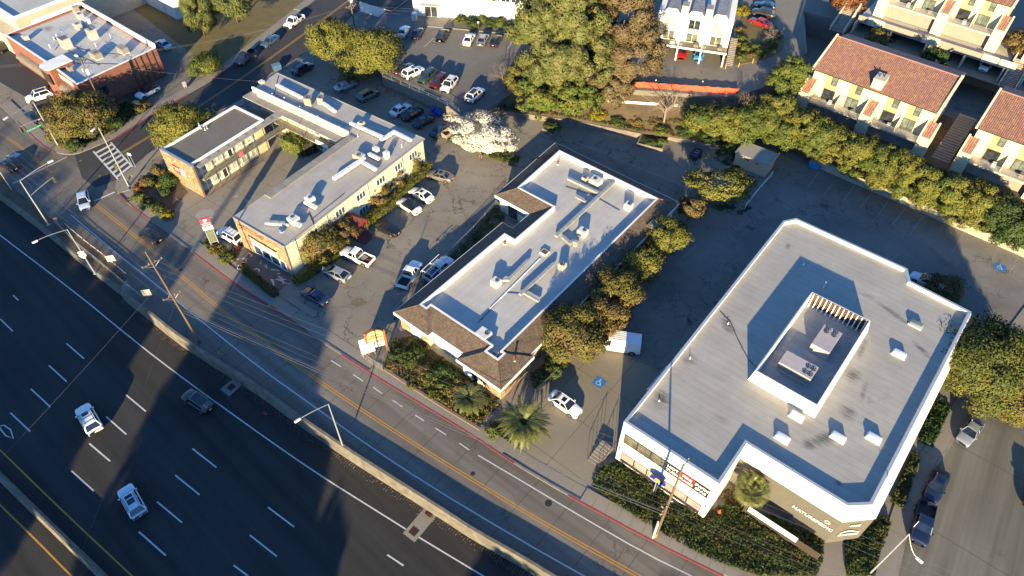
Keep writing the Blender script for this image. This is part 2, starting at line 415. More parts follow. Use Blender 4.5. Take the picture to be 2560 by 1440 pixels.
dm = px([(0,1058),(12,1062),(27,1078),(35,1098),(15,1090),(0,1075)], Z_HW)
MB().strip(px([(-4,1066),(10,1063),(26,1074),(34,1097),(14,1089),(-4,1066)], Z_HW), .16, Z_HW+.005).build('carpool_diamond', m_white, fw)
# median barrier: sloped concrete wall
med = smooth_line(extend(px([(0,1192),(100,1290),(255,1440)], -.45), 120, 120), 1)
def barrier(P, profile):
    """sweep of an (offset, z) profile along P"""
    n = len(P); k = len(profile); vs = []; fs = []
    for i, p in enumerate(P):
        t = (P[min(i+1,n-1)]-P[max(i-1,0)]).normalized(); nm = Vector((-t.y,t.x))
        for o, z in profile: q = p+nm*o; vs.append((q.x,q.y,z))
    for i in range(n-1):
        for j in range(k-1): fs.append((i*k+j,i*k+j+1,(i+1)*k+j+1,(i+1)*k+j))
    return MB().add(vs, fs)
b = barrier(med, [(-.40,Z_HW),(-.22,Z_HW+.35),(-.11,.1),(.11,.1),(.22,Z_HW+.35),(.40,Z_HW)])
b.build('median_barrier', m_wall, label='sloped concrete median barrier between yellow freeway lines', cat='barrier')

# --- terrace carrying the frontage road and the lots
def back(P): return [(P[-1].x+50, P[-1].y-60), (900,-100), (900,1300), (-900,1300), (-900,P[0].y-20)]
tpoly = [p for p in LOW]+[p for p in WALL[1:]]
MB().prism([tuple(p) for p in tpoly]+[(420,-160),(900,0),(900,1300),(-900,1300),(-900,tpoly[0].y+60)], -1.61, 0.0, bottom=False).build('terrace', a_lot, kind='structure')
barrier(WALL, [(-.34,Z_HW-.05),(-.2,.98),(-.17,1.02),(.17,1.02),(.2,.98),(.2,-.05)]).build('freeway_wall', m_wall, label='long weathered concrete retaining wall between freeway and frontage road', cat='wall')
wl = bpy.data.objects['freeway_wall']
for q in ((985,1203),(1037,1240),(1103,1280)):
    p = at(*q, 0); 
# low concrete kerb wall at the left with the dirt strip behind it
barrier(LOW, [(-.3,Z_HW-.05),(-.2,-.05),(-.15,.02),(.15,.02),(.2,-.02)]).build('low_freeway_wall', m_wall, label='low concrete wall at freeway edge below the dirt strip', cat='wall')
dirt = px([(0,437),(60,492),(120,540),(165,572),(240,632),(318,697),(300,718),(230,664),(150,598),(70,534),(0,483)])
dirt = [dirt[0]+Vector((-60,45))]+dirt+[dirt[-1]+Vector((-60,45))]
MB().sheet(dirt, .010).build('dirt_strip', m_soil, kind='structure')

# --- frontage road
curbR = px([(297,447),(290,465),(297,484),(320,507),(373,547),(483,630),(587,710),(670,760),(767,827),(853,885),(950,947),(1052,1009),(1181,1087),(1286,1158),(1420,1237),(1631,1353),(1808,1440)])
CURB = smooth_line(extend(curbR, 0, 250), 1)
froad = px([(0,437),(60,492),(120,540),(165,572),(240,632),(318,697)])
nwc = px([(43,303),(100,358),(143,383),(187,387),(230,370)])
fp = [froad[0]+(froad[0]-froad[1]).normalized()*150]+froad+[p for p in WALL[2:]]+[p for p in CURB[::-1]]+[nwc[4]]+nwc[3::-1]+[nwc[0]+(nwc[0]-nwc[1]).normalized()*150]
MB().sheet(fp, .006).build('frontage_road', a_front, kind='structure')
fr = bpy.data.objects['frontage_road']
wline = smooth_line(extend(px([(177,537),(300,640),(360,687),(500,800),(640,913),(814,1037),(915,1110),(1075,1215),(1300,1350),(1460,1440)]), 0, 120), 1)
MB().strip(wline, .16, .011).build('edge_line', m_white, fr)
yline = smooth_line(extend(px([(233,507),(370,615),(533,760),(640,840),(805,959),(1007,1092),(1300,1273),(1440,1353),(1596,1440)]), 0, 120), 2)
for s in (-.16,.16): MB().strip(offset(yline, s), .13, .011).build('yellow_line', m_yellow, fr)
bline = smooth_line(extend(px([(1195,1138),(1300,1200),(1440,1284),(1614,1384),(1728,1440)]), 0, 120), 1)
MB().strip(bline, .15, .011).build('bicycle_lane_line', m_white, fr)
for a, b in (((827,901),(853,917)),((883,936),(908,953)),((933,968),(955,984)),((981,1000),(1006,1017)),((1038,1038),(1060,1052)),((1088,1070),(1115,1087)),((1148,1108),(1173,1125))):
    A, B = px([a,b]); MB().strip([A,(A+B)/2,B], .14, .011).build('bicycle_lane_dash', m_white, fr)
A, B = px([(235,503),(287,480)]); MB().strip([A,(A+B)/2,B], .35, .011).build('stop_line', m_white, fr)
for a, b in (((32,459),(168,392)),):
    A, B = px([a,b]); MB().strip([A,(A+B)/2,B], .22, .011).build('stop_line', m_white, fr)
# turn arrow far left
arr = px([(18,389),(36,384),(35,380),(52,385),(38,396),(38,391),(20,396)])
MB().sheet(arr, .011).build('turn_arrow', m_white, fr)
A, B = px([(0,330),(110,415)]); 
yl3 = smooth_line(extend(px([(0,333),(60,372),(130,432)]), 60, 0), 1)
for s in (-.14,.14): MB().strip(offset(yl3, s), .12, .011).build('yellow_line', m_yellow, fr)
# dark tar patches and manholes
for (cx, cy, r) in ((1371,1258,.42),(452,675,.3),(1182,1184,.28)):
    p = at(cx,cy); MB().tube((p.x,p.y,.002),(p.x,p.y,.016),r,r,20).build('manhole_cover', mat('cast_iron',(.06,.055,.05),.6,.2,6,metal=.6), fr)

# --- side street on the left
nside = px([(187,387),(230,370),(283,347),(390,280),(470,235),(530,200),(567,173),(660,100),(787,0),(830,-35)])
sside = px([(297,447),(333,420),(383,377),(515,296),(627,239),(682,181),(773,127),(873,47),(930,0),(965,-35)])
NS = smooth_line(extend(nside, 0, 200), 1); SS = smooth_line(extend(sside, 0, 200), 1)
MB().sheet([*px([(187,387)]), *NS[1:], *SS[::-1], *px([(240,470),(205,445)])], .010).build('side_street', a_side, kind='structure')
ss = bpy.data.objects['side_street']
yside = smooth_line(extend(px([(300,385),(390,332),(490,272),(640,171),(760,85),(873,0)]), 0, 60), 1)
for s in (-.17,.17): MB().strip(offset(yside, s), .14, .015).build('yellow_line', m_yellow, ss)
# crosswalk ladder
def zc(x, y): return (x/3, y/3)
c0, c1, c2, c3 = [at(*zc(*q)).to_2d() for q in ((700,1135),(830,1068),(1000,1258),(890,1350))]
MB().strip([c0,(c0+c3)/2,c3], .3, .015).build('crosswalk_edge', m_white, ss)
MB().strip([c1,(c1+c2)/2,c2], .3, .015).build('crosswalk_edge', m_white, ss)
for k in range(7):
    t = (k+.55)/7.2; A = c0+(c3-c0)*t; B = c1+(c2-c1)*t
    MB().strip([A,(A+B)/2,B], .55, .0148).build('crosswalk_bar', m_white, ss)

# --- kerbs, gutters, sidewalks with separate slabs
def sidewalk(name, P, w, z=.13, skip=(), slab=1.55, side=1):
    base = MB()
    Q = offset(P, side*(w/2+.16))
    S = length(P)
    par = MB().curb(P, .3, -.05, z-.006).build(name, m_kerb, kind='structure')
    pts = along(Q, slab)
    me = {}
    for p, t in pts:
        s = (p-Q[0]).length
        nm = Vector((-t.y,t.x)); h = slab/2-.012
        low = any(a <= s <= b for a, b in skip)
        k = MB(); a = math.atan2(t.y,t.x)
        if 'm' not in me:
            me['m'] = MB().box(-h,h,-w/2,w/2,-.14,0).mesh('slab'); me['m'].materials.append(a_walk)
        zz = (.03 if low else z)+rng.uniform(-.006,.006)
        inst('slab', me['m'], par, (p.x+t.x*slab/2,p.y+t.y*slab/2,zz), a)
    return par
SW1 = smooth_line(px([(320,507),(373,547),(483,630),(587,710),(670,760),(767,827),(853,885),(950,947),(1052,1009),(1181,1087),(1286,1158),(1420,1237),(1631,1353),(1808,1440)]), 1)
sidewalk('front_sidewalk', SW1, 1.7, skip=((5,16.5),(39,55),(76.5,88)))
SW2 = smooth_line(px([(0,262),(43,303),(100,358),(143,383),(187,387),(230,370),(283,347),(390,280),(470,235),(530,200),(567,173),(660,100),(787,0)]), 1)
sidewalk('corner_sidewalk', SW2, 1.8, skip=((40,60),), side=1)
SW3 = smooth_line(px([(297,484),(290,465),(297,447),(333,420),(383,377),(515,296),(627,239),(682,181)]), 1)
sidewalk('motel_sidewalk', SW3, 1.6, side=-1)
RS = smooth_line(extend(px([(2242,1440),(2265,1329),(2317,1200),(2386,1096),(2421,1037),(2480,950),(2560,840)]), 40, 120), 1)
sidewalk('east_sidewalk', RS[:-1], 1.9, side=1)
# red kerb paint
def redkerb(pts):
    P = smooth_line(px(pts, .13), 1); MB().curb(P, .22, .02, .135).build('red_kerb', m_red, bpy.data.objects['front_sidewalk'])
for pts in ([(297,484),(320,507),(373,547)], [(483,630),(587,710),(670,760),(767,827)], [(853,885),(950,947),(1052,1009),(1181,1087),(1286,1158)], [(1420,1237),(1631,1353),(1808,1440)]): redkerb(pts)
def redkerb2(pts, par='corner_sidewalk'):
    P = smooth_line(px(pts, .13), 1); MB().curb(P, .22, .02, .136).build('red_kerb', m_red, bpy.data.objects[par])
for pts in ([(43,303),(100,358),(138,382)],[(283,347),(390,280),(468,236)],[(528,201),(567,173)]): redkerb2(pts)

# --- paving of the lots
MB().sheet(px([(380,545),(483,628),(590,706),(640,735),(735,700),(577,548),(850,335),(800,300),(700,330),(520,475),(440,500),(410,520)]), .008).build('motel_forecourt', a_conc, kind='structure')
MB().sheet(px([(640,745),(767,827),(853,885),(900,880),(950,830),(790,745),(735,700)]), .006).build('motel_drive', a_lot, kind='structure')
MB().sheet(px([(1286,1158),(1420,1237),(1480,1180),(1545,1060),(1600,985),(1640,920),(1470,840),(1360,930),(1300,1080)]), .007).build('bank_drive', a_pad, kind='structure')
MB().sheet(px([(1640,920),(1470,838),(1740,520),(1880,420),(2040,395),(2240,490),(2400,560),(2700,690),(2700,900),(2430,780),(2000,550),(1960,552)]), .009).build('back_lot', a_crack, kind='structure')
MB().sheet([p for p in RS]+[(RS[-1].x+200,RS[-1].y-150),(300,-100),(100,-60)], .011).build('east_street', a_right, kind='structure')
for q in ((2560,1180),(2335,1035),):
    pass
# handicap symbols and bay lines
def symbol(pc, size, rz, z):
    p = at(*pc); o = empty('accessible_parking_mark', (p.x,p.y,0), rz)
    tag(o, kind='structure')
    MB().box(-size/2,size/2,-size/2,size/2,z-.004,z).build('blue_square', m_blue, o)
    k = MB(); s = size/2
    def ring(cx, cy, r, a0, a1, w):
        P = [Vector((cx+r*math.cos(R(a)), cy+r*math.sin(R(a)))) for a in np.linspace(a0,a1,14)]; k.strip(P, w, z+.004)
    ring(-.05*s, -.22*s, .42*s, 120, 385, .10*s)
    k.strip([Vector((-.12*s,.52*s)),Vector((-.08*s,.0)),Vector((.30*s,.0)),Vector((.52*s,-.52*s)),Vector((.68*s,-.45*s))], .12*s, z+.005)
    k.strip([Vector((-.1*s,.22*s)),Vector((.22*s,.22*s))], .1*s, z+.006); ring(-.12*s,.66*s,.09*s,0,360,.1*s)
    k.build('wheelchair_symbol', m_white, o)
    return o
symbol((1498,956), 1.45, GRID, .022); symbol((2500,668), 1.5, GRID, .022)
def lines(par, segs, w=.1, z=.017):
    for a, b in segs:
        A, B = px([a,b]); MB().strip([A,(A+B)/2,B], w, z).build('bay_line', m_faded, bpy.data.objects[par])
lines('back_lot', [((1725,905-5),(1725,900))] if 0 else [((2049,427),(2020,468)),((2093,445),(2060,487)),((2137,461),(2107,505)),((2182,481),(2148,522)),((2222,500),(2190,545)),((2266,518),(2232,560)),((2310,538),(2275,585)),((2412,577),(2380,632)),((2497,620),(2480,650)),((2550,632),(2522,688)),((2522,688),(2556,705))])
lines('bank_drive', [((1465,907),(1525,946)),((1514,893),(1532,920)),((1440,945),(1480,970)),((1530,940),(1546,945)),((1586,970),(1590,960))], .08)
MB().strip(px([(1745,610),(1690,660)]), .08, .017).build('bay_line', m_faded, bpy.data.objects['back_lot'])
lines('motel_forecourt', [((433,492),(480,522))], .1)
bl = bpy.data.objects['back_lot']
wst = bevelled(MB().box(-.9,.9,-.08,.08,0,.13), 'wheel_stop', .03, 1)
m_stop = mat('wheel_stop_concrete', (.42,.37,.29), .9, .2, 3)
for q in ((2190,483),(2229,497),(2273,516),(2315,536),(2425,583),(2450,592),(2460,597),(2515,620)):
    p = at(*q); inst('wheel_stop', wst, bl, (p.x,p.y,.012), GRID, mat=m_stop)

# --- utility survey marks sprayed on the paving (pink and yellow crosses)
m_pink = mat('pink_survey_paint', (.55,.06,.10), .8, .2, 8); m_lime = mat('yellow_survey_paint', (.42,.44,.03), .8, .2, 8)
marks = [(420,655,0),(580,710,0),(700,760,1),(676,763,1),(694,770,0),(755,800,1),(943,929,1),(850,848,0),(610,845,0),(660,1035,0),(518,640,1),(560,680,1),(575,870,1),(600,875,0),(870,972,0),(300,500,1),(330,510,1),(290,403,1),(260,405,1),(250,440,1),(200,400,1),(60,430,0),(100,440,0),(330,330,0),(345,290,0),(300,360,0),(740,1035,0),(820,1037,0),(405,565,1),(505,635,1),(690,740,1),(640,895,0),(632,912,0),(548,880,1)]
for a, b, k in marks:
    p = at(a,b).to_2d(); mk = MB()
    for j in range(rng.choice((2,3,3,4))):
        ang = rng.uniform(0,math.pi); c = p+Vector((rng.uniform(-.3,.3),rng.uniform(-.3,.3))); d = Vector((math.cos(ang),math.sin(ang)))*rng.uniform(.15,.4)
        mk.strip([c-d,c+Vector((rng.uniform(-.05,.05),rng.uniform(-.05,.05))),c+d], .06, .016+.001*j)
    hh = mk.build('survey_mark', m_lime if k else m_pink, fr)
    if k == 1: hh.location.z = .13 if (a,b) in ((943,929),(700,760),(676,763),(755,800)) else 0

# --- drains
def drain(q, z, w=1.0, d=1.0, parent=None):
    p = at(*q, z); o = empty('storm_drain', (p.x,p.y,z), GRID)
    return o
for q, z in (((578,968),Z_HW),((1055,1305),Z_HW)):
    p = at(*q, z); k = empty('storm_drain', (p.x,p.y,z), R(-36), 'rusty square drain grate in concrete apron at freeway edge' if q[0] < 900 else 'double drain grate in cracked concrete pad on the freeway shoulder', 'drain')
    L = 1.1 if q[0] < 900 else 2.3
    MB().box(-.9,.9,-L,L,0,.02).build('apron', a_walk, k)
    for yy in ((0,) if q[0] < 900 else (-1.4,1.4)):
        MB().box(-.45,.45,yy-.45,yy+.45,.02,.03).build('pit', m_dark, k)  # no real hole: black slab paints the shade inside the drain
        g = MB()
        for j in range(9): g.box(-.45+j*.105,-.41+j*.105,yy-.45,yy+.45,.03,.05)
        g.build('grate', mat('rusty_iron',(.12,.06,.035),.8,.25,6,metal=.4), k)

# --- debris along the wall foot
def litter(P, off, n, m, name, label, zz):
    pts = along(P, .35); k = MB()
    for _ in range(n):
        p, t = rng.choice(pts); nm = Vector((-t.y,t.x)); q = p+nm*(off+abs(rng.gauss(0,.35))*(1 if off > 0 else -1))
        s = rng.uniform(.03,.13); a = rng.uniform(0,3.14); d = Vector((math.cos(a),math.sin(a)))*s; e = Vector((-d.y,d.x))*rng.uniform(.3,.8)
        h = zz+rng.uniform(.01,.05)
        k.add([(q.x-d.x,q.y-d.y,h),(q.x+e.x,q.y+e.y,h+.02),(q.x+d.x,q.y+d.y,h)], [(0,1,2)])
    o = k.build(name, m); tag(o, label, 'litter', kind='stuff')
litter(cut(WALL,0,75), -.45, 1600, mat('dead_leaves',(.15,.08,.04),.9,.35,3,c2=(.28,.22,.14)), 'leaf_litter', 'brown leaf litter gathered along the foot of the freeway wall', Z_HW)
# ================================================================= buildings
class Frame:
    def __init__(s, o, rot): s.o = Vector((o[0],o[1],0)); s.r = rot; s.c, s.s = math.cos(rot), math.sin(rot)
    def w(s, x, y, z=0.0): return Vector((s.o.x+x*s.c-y*s.s, s.o.y+x*s.s+y*s.c, z))
    def l(s, p): d = Vector((p[0]-s.o.x, p[1]-s.o.y)); return (d.x*s.c+d.y*s.s, -d.x*s.s+d.y*s.c)
    def px(s, a, b, z): return s.l(at(a,b,z))

m_ww = mat('white_stucco', (.80,.77,.71), .85, .05, 1.2, stain=.12)
m_cream = mat('cream_stucco', (.66,.60,.43), .85, .07, 1.0, stain=.15)
m_grey = mat('olive_grey_stucco', (.118,.108,.085), .85, .08, 1.0)
m_trim = mat('white_trim', (.78,.77,.74), .6, .06, 3)
m_alu = mat('window_aluminium', (.45,.45,.43), .4, .08, 5, metal=.5)
m_bronze = mat('bronze_frame', (.05,.042,.033), .5, .1, 5)
m_duct = mat('duct_sheet_metal', (.46,.46,.43), .5, .15, 2.5, metal=.35, stain=.3)
m_ductw = mat('duct_white_wrap', (.74,.73,.70), .6, .08, 2.0, stain=.2)
m_unit = mat('beige_unit_casing', (.50,.46,.38), .55, .08, 2.0, stain=.2)
m_unitw = mat('white_unit_casing', (.66,.64,.58), .5, .08, 2.0, stain=.2)
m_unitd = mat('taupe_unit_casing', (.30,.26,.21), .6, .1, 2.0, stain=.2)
m_pink = MATS['pink_survey_paint']
m_fan = mat('fan_black', (.02,.02,.022), .5, .1, 8)
m_rust = mat('rust', (.16,.07,.035), .85, .3, 6)
m_pipe = mat('black_pipe', (.035,.035,.038), .6, .2, 5)
g_dark = glass('dark_glass', (.018,.022,.026)); g_blue = glass('blue_glass', (.03,.05,.07)); g_cur = glass('curtained_glass', (.26,.27,.22), .12)
g_grey = glass('smoky_glass', (.085,.082,.062), .1)
m_brown = None
def shingle(name, c, rot):
    m, n, b, out = _new(name); v = coords(n)
    f = ramp(n, noise_tex(n, v, .8, 5, .7), .3, .7); cc = mixc(n, f, tuple(x*.75 for x in c), tuple(x*1.15 for x in c))
    vo = N(n, 'ShaderNodeTexVoronoi'); vo.inputs['Scale'].default_value = 4.5; n.links.new(v, vo.inputs['Vector'])
    sp = N(n, 'ShaderNodeSeparateColor'); n.links.new(vo.outputs['Color'], sp.inputs[0])
    g = N(n, 'ShaderNodeMapRange'); g.inputs[3].default_value = .72; g.inputs[4].default_value = 1.22; n.links.new(sp.outputs[0], g.inputs[0])
    cc = mixc(n, 1.0, cc, g.outputs[0], 'MULTIPLY'); n.links.new(cc, b.inputs['Base Color']); b.inputs['Roughness'].default_value = .95
    bp = N(n, 'ShaderNodeBump'); bp.inputs['Strength'].default_value = .5; bp.inputs['Distance'].default_value = .04; n.links.new(sp.outputs[1], bp.inputs['Height']); n.links.new(bp.outputs[0], b.inputs['Normal'])
    MATS[name] = m; return m
m_shing = shingle('brown_shingle', (.115,.083,.058), 0)
m_soffit = mat('soffit', (.55,.50,.42), .9, .08, 1.5)
def stonemat(name, a, b_, c):
    m, n, b, out = _new(name); g = N(n, 'ShaderNodeNewGeometry'); rr = g.outputs['Random Per Island']
    r = n.nodes.new('ShaderNodeValToRGB'); e = r.color_ramp.elements; e[0].color = (*a,1); e[1].color = (*c,1); x = e.new(.55); x.color = (*b_,1)
    n.links.new(rr, r.inputs[0]); f = noise_tex(n, coords(n), 5, 3); g2 = N(n, 'ShaderNodeMapRange'); g2.inputs[3].default_value = .75; g2.inputs[4].default_value = 1.2; n.links.new(f, g2.inputs[0])
    n.links.new(mixc(n, 1.0, r.outputs[0], g2.outputs[0], 'MULTIPLY'), b.inputs['Base Color']); b.inputs['Roughness'].default_value = .9
    MATS[name] = m; return m
m_stone = stonemat('flagstone_veneer', (.25,.14,.08), (.40,.24,.13), (.50,.34,.20))
m_mortar = mat('stone_mortar', (.19,.14,.10), .95, .1, 3)

def stones(parent, o, u, n, w, h, size=.45, holes=(), seed=1):
    """irregular flagstones set proud of a wall: origin o, run u, outward normal n; joined as one part"""
    rr = random.Random(seed); k = MB(); o = Vector(o); u = Vector(u).normalized(); n = Vector(n).normalized(); up = Vector((0,0,1))
    z = 0.0
    while z < h-.04:
        rh = min(size*rr.uniform(.4,.95), h-z); x = -rr.uniform(0,size*.5)
        while x < w-.03:
            sw = size*rr.uniform(.5,1.7); x0 = max(0,x)+.012; x1 = min(w,x+sw)-.012; x += sw
            if x1-x0 < .05: continue
            if any(x1 > a and x0 < b and z+rh > c and z < d for a, b, c, d in holes): continue
            j = lambda: rr.uniform(-.035,.035); t = rr.uniform(.02,.07)
            P = [(x0+abs(j()),z+.012+abs(j())),(x1-abs(j()),z+.012+abs(j())),(x1-abs(j()),z+rh-.012-abs(j())),(x0+abs(j()),z+rh-.012-abs(j()))]
            bot = [o+u*a+up*b for a, b in P]; top = [p+n*t for p in bot]
            k.add(bot+top, [(4,5,6,7),(0,1,5,4),(1,2,6,5),(2,3,7,6),(3,0,4,7)])
        z += rh
    s = k.build('stone_facing', m_stone, parent); s['kind'] = 'stuff'
    return s

def window(parent, o, u, n, s0, s1, z0, z1, mull=(), fm=None, gm=None, name='window', fw=.07, rail=()):
    o = Vector(o); u = Vector(u).normalized(); n = Vector(n).normalized(); k = MB()
    def bar(a0, a1, b0, b1, d0, d1):
        P = []
        for d in (d0,d1):
            for a, b in ((a0,b0),(a1,b0),(a1,b1),(a0,b1)): P.append(o+u*a+Vector((0,0,b))+n*d)
        k.add(P, [(3,2,1,0),(4,5,6,7),(0,1,5,4),(1,2,6,5),(2,3,7,6),(3,0,4,7)])
    bar(s0,s1,z0,z0+fw,.003,.075); bar(s0,s1,z1-fw,z1,.003,.075); bar(s0,s0+fw,z0+fw,z1-fw,.003,.075); bar(s1-fw,s1,z0+fw,z1-fw,.003,.075)
    for t in mull: x = s0+(s1-s0)*t; bar(x-fw/2,x+fw/2,z0+fw,z1-fw,.004,.07)
    for t in rail: z = z0+(z1-z0)*t; bar(s0+fw,s1-fw,z-fw/2,z+fw/2,.004,.068)
    f = k.build(name, fm or m_trim, parent)
    p = MB(); k = p; bar(s0+fw*.5,s1-fw*.5,z0+fw*.5,z1-fw*.5,.002,.025); p.build('pane', gm or g_dark, f)
    return f

def sidewall(parent, o, u, n, s0, s1, z0, z1, d0, d1, m, name='panel'):
    o = Vector(o); u = Vector(u).normalized(); n = Vector(n).normalized(); P = []
    for d in (d0,d1):
        for a, b in ((s0,z0),(s1,z0),(s1,z1),(s0,z1)): P.append(o+u*a+Vector((0,0,b))+n*d)
    return MB().add(P, [(3,2,1,0),(4,5,6,7),(0,1,5,4),(1,2,6,5),(2,3,7,6),(3,0,4,7)]).build(name, m, parent)

def lettering(parent, txt, o, u, n, size, m, name='lettering', lift=.03, bold=0.0, spacing=1.0, align='CENTER', up=None, line=1.0, ext=.01):
    """text standing on a wall (or lying, if up is given) centred on o"""
    me = text_mesh(txt, size, ext, bold, align, spacing, line); me.materials.clear(); me.materials.append(m)
    u = Vector(u).normalized(); n = Vector(n).normalized(); v = Vector(up).normalized() if up else n.cross(u)
    q = Matrix((u,v,n)).transposed().to_4x4(); q.translation = Vector(o)+n*lift
    ob = bpy.data.objects.new(name, me); col.objects.link(ob); ob.parent = parent; ob.matrix_local = q
    return ob

def scribble(parent, o, u, n, h, w, m, lift=.03, seed=1):
    """a line of lettering too small to read in the photograph: broken upright strokes"""
    rr = random.Random(seed); u = Vector(u).normalized(); n = Vector(n).normalized(); v = n.cross(u); o = Vector(o)+n*lift; k = MB(); x = -w/2
    while x < w/2-.05:
        cw = h*rr.uniform(.35,.6); hh = h*rr.choice((.5,.5,.5,.42)); t = h*.15
        for s in ((0,t,-hh,hh),(cw-t,cw,-hh,hh*rr.choice((1,.2,1))),(t,cw-t,hh*rr.choice((.7,-.1,.7))-t*.2,hh*.7+t)):
            a, b_, c, d = s; k.quad(o+u*(x+a)+v*c, o+u*(x+b_)+v*c, o+u*(x+b_)+v*d, o+u*(x+a)+v*d)
        x += cw+h*.22
    return k.build('lettering', m, parent)

def inset(poly, d):
    """each edge of a (counter-clockwise or clockwise) polygon moved inwards by d"""
    n = len(poly); P = [Vector(p) for p in poly]; a = sum(P[i].x*P[(i+1)%n].y-P[(i+1)%n].x*P[i].y for i in range(n)); sg = 1 if a > 0 else -1
    out = []
    for i in range(n):
        p0, p1, p2 = P[i-1], P[i], P[(i+1)%n]; t0 = (p1-p0).normalized(); t1 = (p2-p1).normalized()
        n0 = Vector((-t0.y,t0.x))*sg; n1 = Vector((-t1.y,t1.x))*sg; q = 1+n0.dot(n1)
        out.append(p1+(n0+n1)*(d/max(q,.15)))
    return out

def ringwall(poly, poly2, z0, z1, z2=None):
    """band between two outlines: outside face, cap and inside face (parapet)"""
    n = len(poly); k = MB(); z2 = z0 if z2 is None else z2
    k.add([(p[0],p[1],z0) for p in poly]+[(p[0],p[1],z1) for p in poly]+[(p[0],p[1],z1) for p in poly2]+[(p[0],p[1],z2) for p in poly2],
          [(i,(i+1)%n,n+(i+1)%n,n+i) for i in range(n)]+[(n+i,n+(i+1)%n,2*n+(i+1)%n,2*n+i) for i in range(n)]+[(2*n+i,2*n+(i+1)%n,3*n+(i+1)%n,3*n+i) for i in range(n)])
    return k

# ---- rooftop machines: built once per kind, then copied
def disc(k, c, r, z, n=16):
    k.add([(c[0]+r*math.cos(2*math.pi*i/n), c[1]+r*math.sin(2*math.pi*i/n), z) for i in range(n)], [tuple(range(n))])
def machine(name, size, fans, label, loc, rz, casing, louvre=True, curb=.2, legs=False):
    """a boxy air unit on a roof: casing, kerb, fan wells with blades, louvred side panels"""
    L, Wd, Hh = size; o = empty(name, loc, rz, label, 'air conditioner', 'air units on the roofs')
    if legs:
        for sx in (-1,1):
            for sy in (-1,1): MB().box(sx*(L/2-.1)-.05,sx*(L/2-.1)+.05,sy*(Wd/2-.1)-.05,sy*(Wd/2-.1)+.05,0,curb).build('leg', m_metal, o)
    else: MB().box(-L/2+.06,L/2-.06,-Wd/2+.06,Wd/2-.06,0,curb).build('kerb', m_unitw, o)
    me = bevelled(MB().box(-L/2,L/2,-Wd/2,Wd/2,curb,curb+Hh), 'casing', .03, 1); ob = inst('casing', me, o); me.materials.append(casing)
    for fx, fy, r in fans:
        k = MB(); k.tube((fx,fy,curb+Hh-.04),(fx,fy,curb+Hh+.05),r,r,18); f = k.build('fan', m_fan, o)
        k = MB()
        for j in range(5):
            a = j*2*math.pi/5; k.add([(fx+.05*math.cos(a),fy+.05*math.sin(a),curb+Hh+.055),(fx+r*.9*math.cos(a),fy+r*.9*math.sin(a),curb+Hh+.055),(fx+r*.9*math.cos(a+.55),fy+r*.9*math.sin(a+.55),curb+Hh+.085)], [(0,1,2)])
        k.build('blade', m_alu, f)
    if louvre:
        k = MB(); nl = max(3,int(Hh/.14))
        for j in range(nl):
            z = curb+.1+j*(Hh-.2)/nl; k.box(-L/2+.1,L/2-.1,-Wd/2-.02,-Wd/2+.01,z,z+.06)
        k.build('louvre', m_unitd, o)
        k = MB(); k.box(L/2-.01,L/2+.02,-Wd/2+.12,Wd/2-.12,curb+.1,curb+Hh-.1); k.build('panel', casing, o)
    return o
def duct(name, pts, w, h, label, m, frame, z, legs=True, cap=None, group='ducts on the roofs'):
    """rectangular duct run through frame points, on stub legs, with flanged joints"""
    P = [frame.w(*p) for p in pts]; o = empty(name, (P[0].x,P[0].y,z), 0, label, 'duct', group)
    Q = [Vector((p.x-P[0].x,p.y-P[0].y,0)) for p in P]
    for i, (a, b) in enumerate(zip(Q[:-1], Q[1:])):
        d = b-a; L = d.length; rz = math.atan2(d.y,d.x); ext = w/2*.98 if i < len(Q)-2 else 0
        c = (a+b)/2+d.normalized()*ext/2; zz = .32+.003*i
        MB().cbox((c.x,c.y,zz),(L+ext,w,h+.002*i),rz).build('duct_run', m, o)
        nj = max(1,int(L/1.6))
        for j in range(1,nj+1):
            q = a+d*(j/(nj+.5)); MB().cbox((q.x,q.y,zz-.02),(.05,w+.07,h+.05),rz).build('flange', m, o)
        if legs:
            for j in range(nj+1):
                q = a+d*((j+.3)/(nj+.8)); nrm = Vector((-d.y,d.x,0)).normalized()
                for sg in (-1,1):
                    e = q+nrm*sg*(w/2-.05); MB().box(e.x-.03,e.x+.03,e.y-.03,e.y+.03,0,.33).build('leg', m_metal, o)
    return o
def vent(name, p, h, r, label, m, cap=True, group='vents on the roofs'):
    o = empty(name, p, 0, label, 'vent', group)
    MB().tube((0,0,0),(0,0,h),r,r,10).build('pipe', m, o)
    MB().tube((0,0,0),(0,0,.07),r*2.0,r*1.3,10).build('flashing', m_ductw, o)
    if cap: MB().tube((0,0,h),(0,0,h+.12),r*1.9,r*.6,10).build('cap', m, o)
    return o
def pipe_run(frame, pts, z, r, m, label, name='roof_pipe'):
    P = [frame.w(*p) for p in pts]; o = P[0]; k = MB(); k.path([Vector((p.x-o.x,p.y-o.y,.06)) for p in P], r, 6)
    ob = k.build(name, m, None, loc=(o.x,o.y,z)); tag(ob, label, 'pipe', 'pipes on the roofs')
    for a, b in zip(P[:-1], P[1:]):
        nb = int((b-a).length/1.5)
        for j in range(nb):
            q = a+(b-a)*((j+.5)/nb); MB().box(q.x-o.x-.09,q.x-o.x+.09,q.y-o.y-.06,q.y-o.y+.06,0,.05).build('pipe_block', m_wood, ob)
    return ob

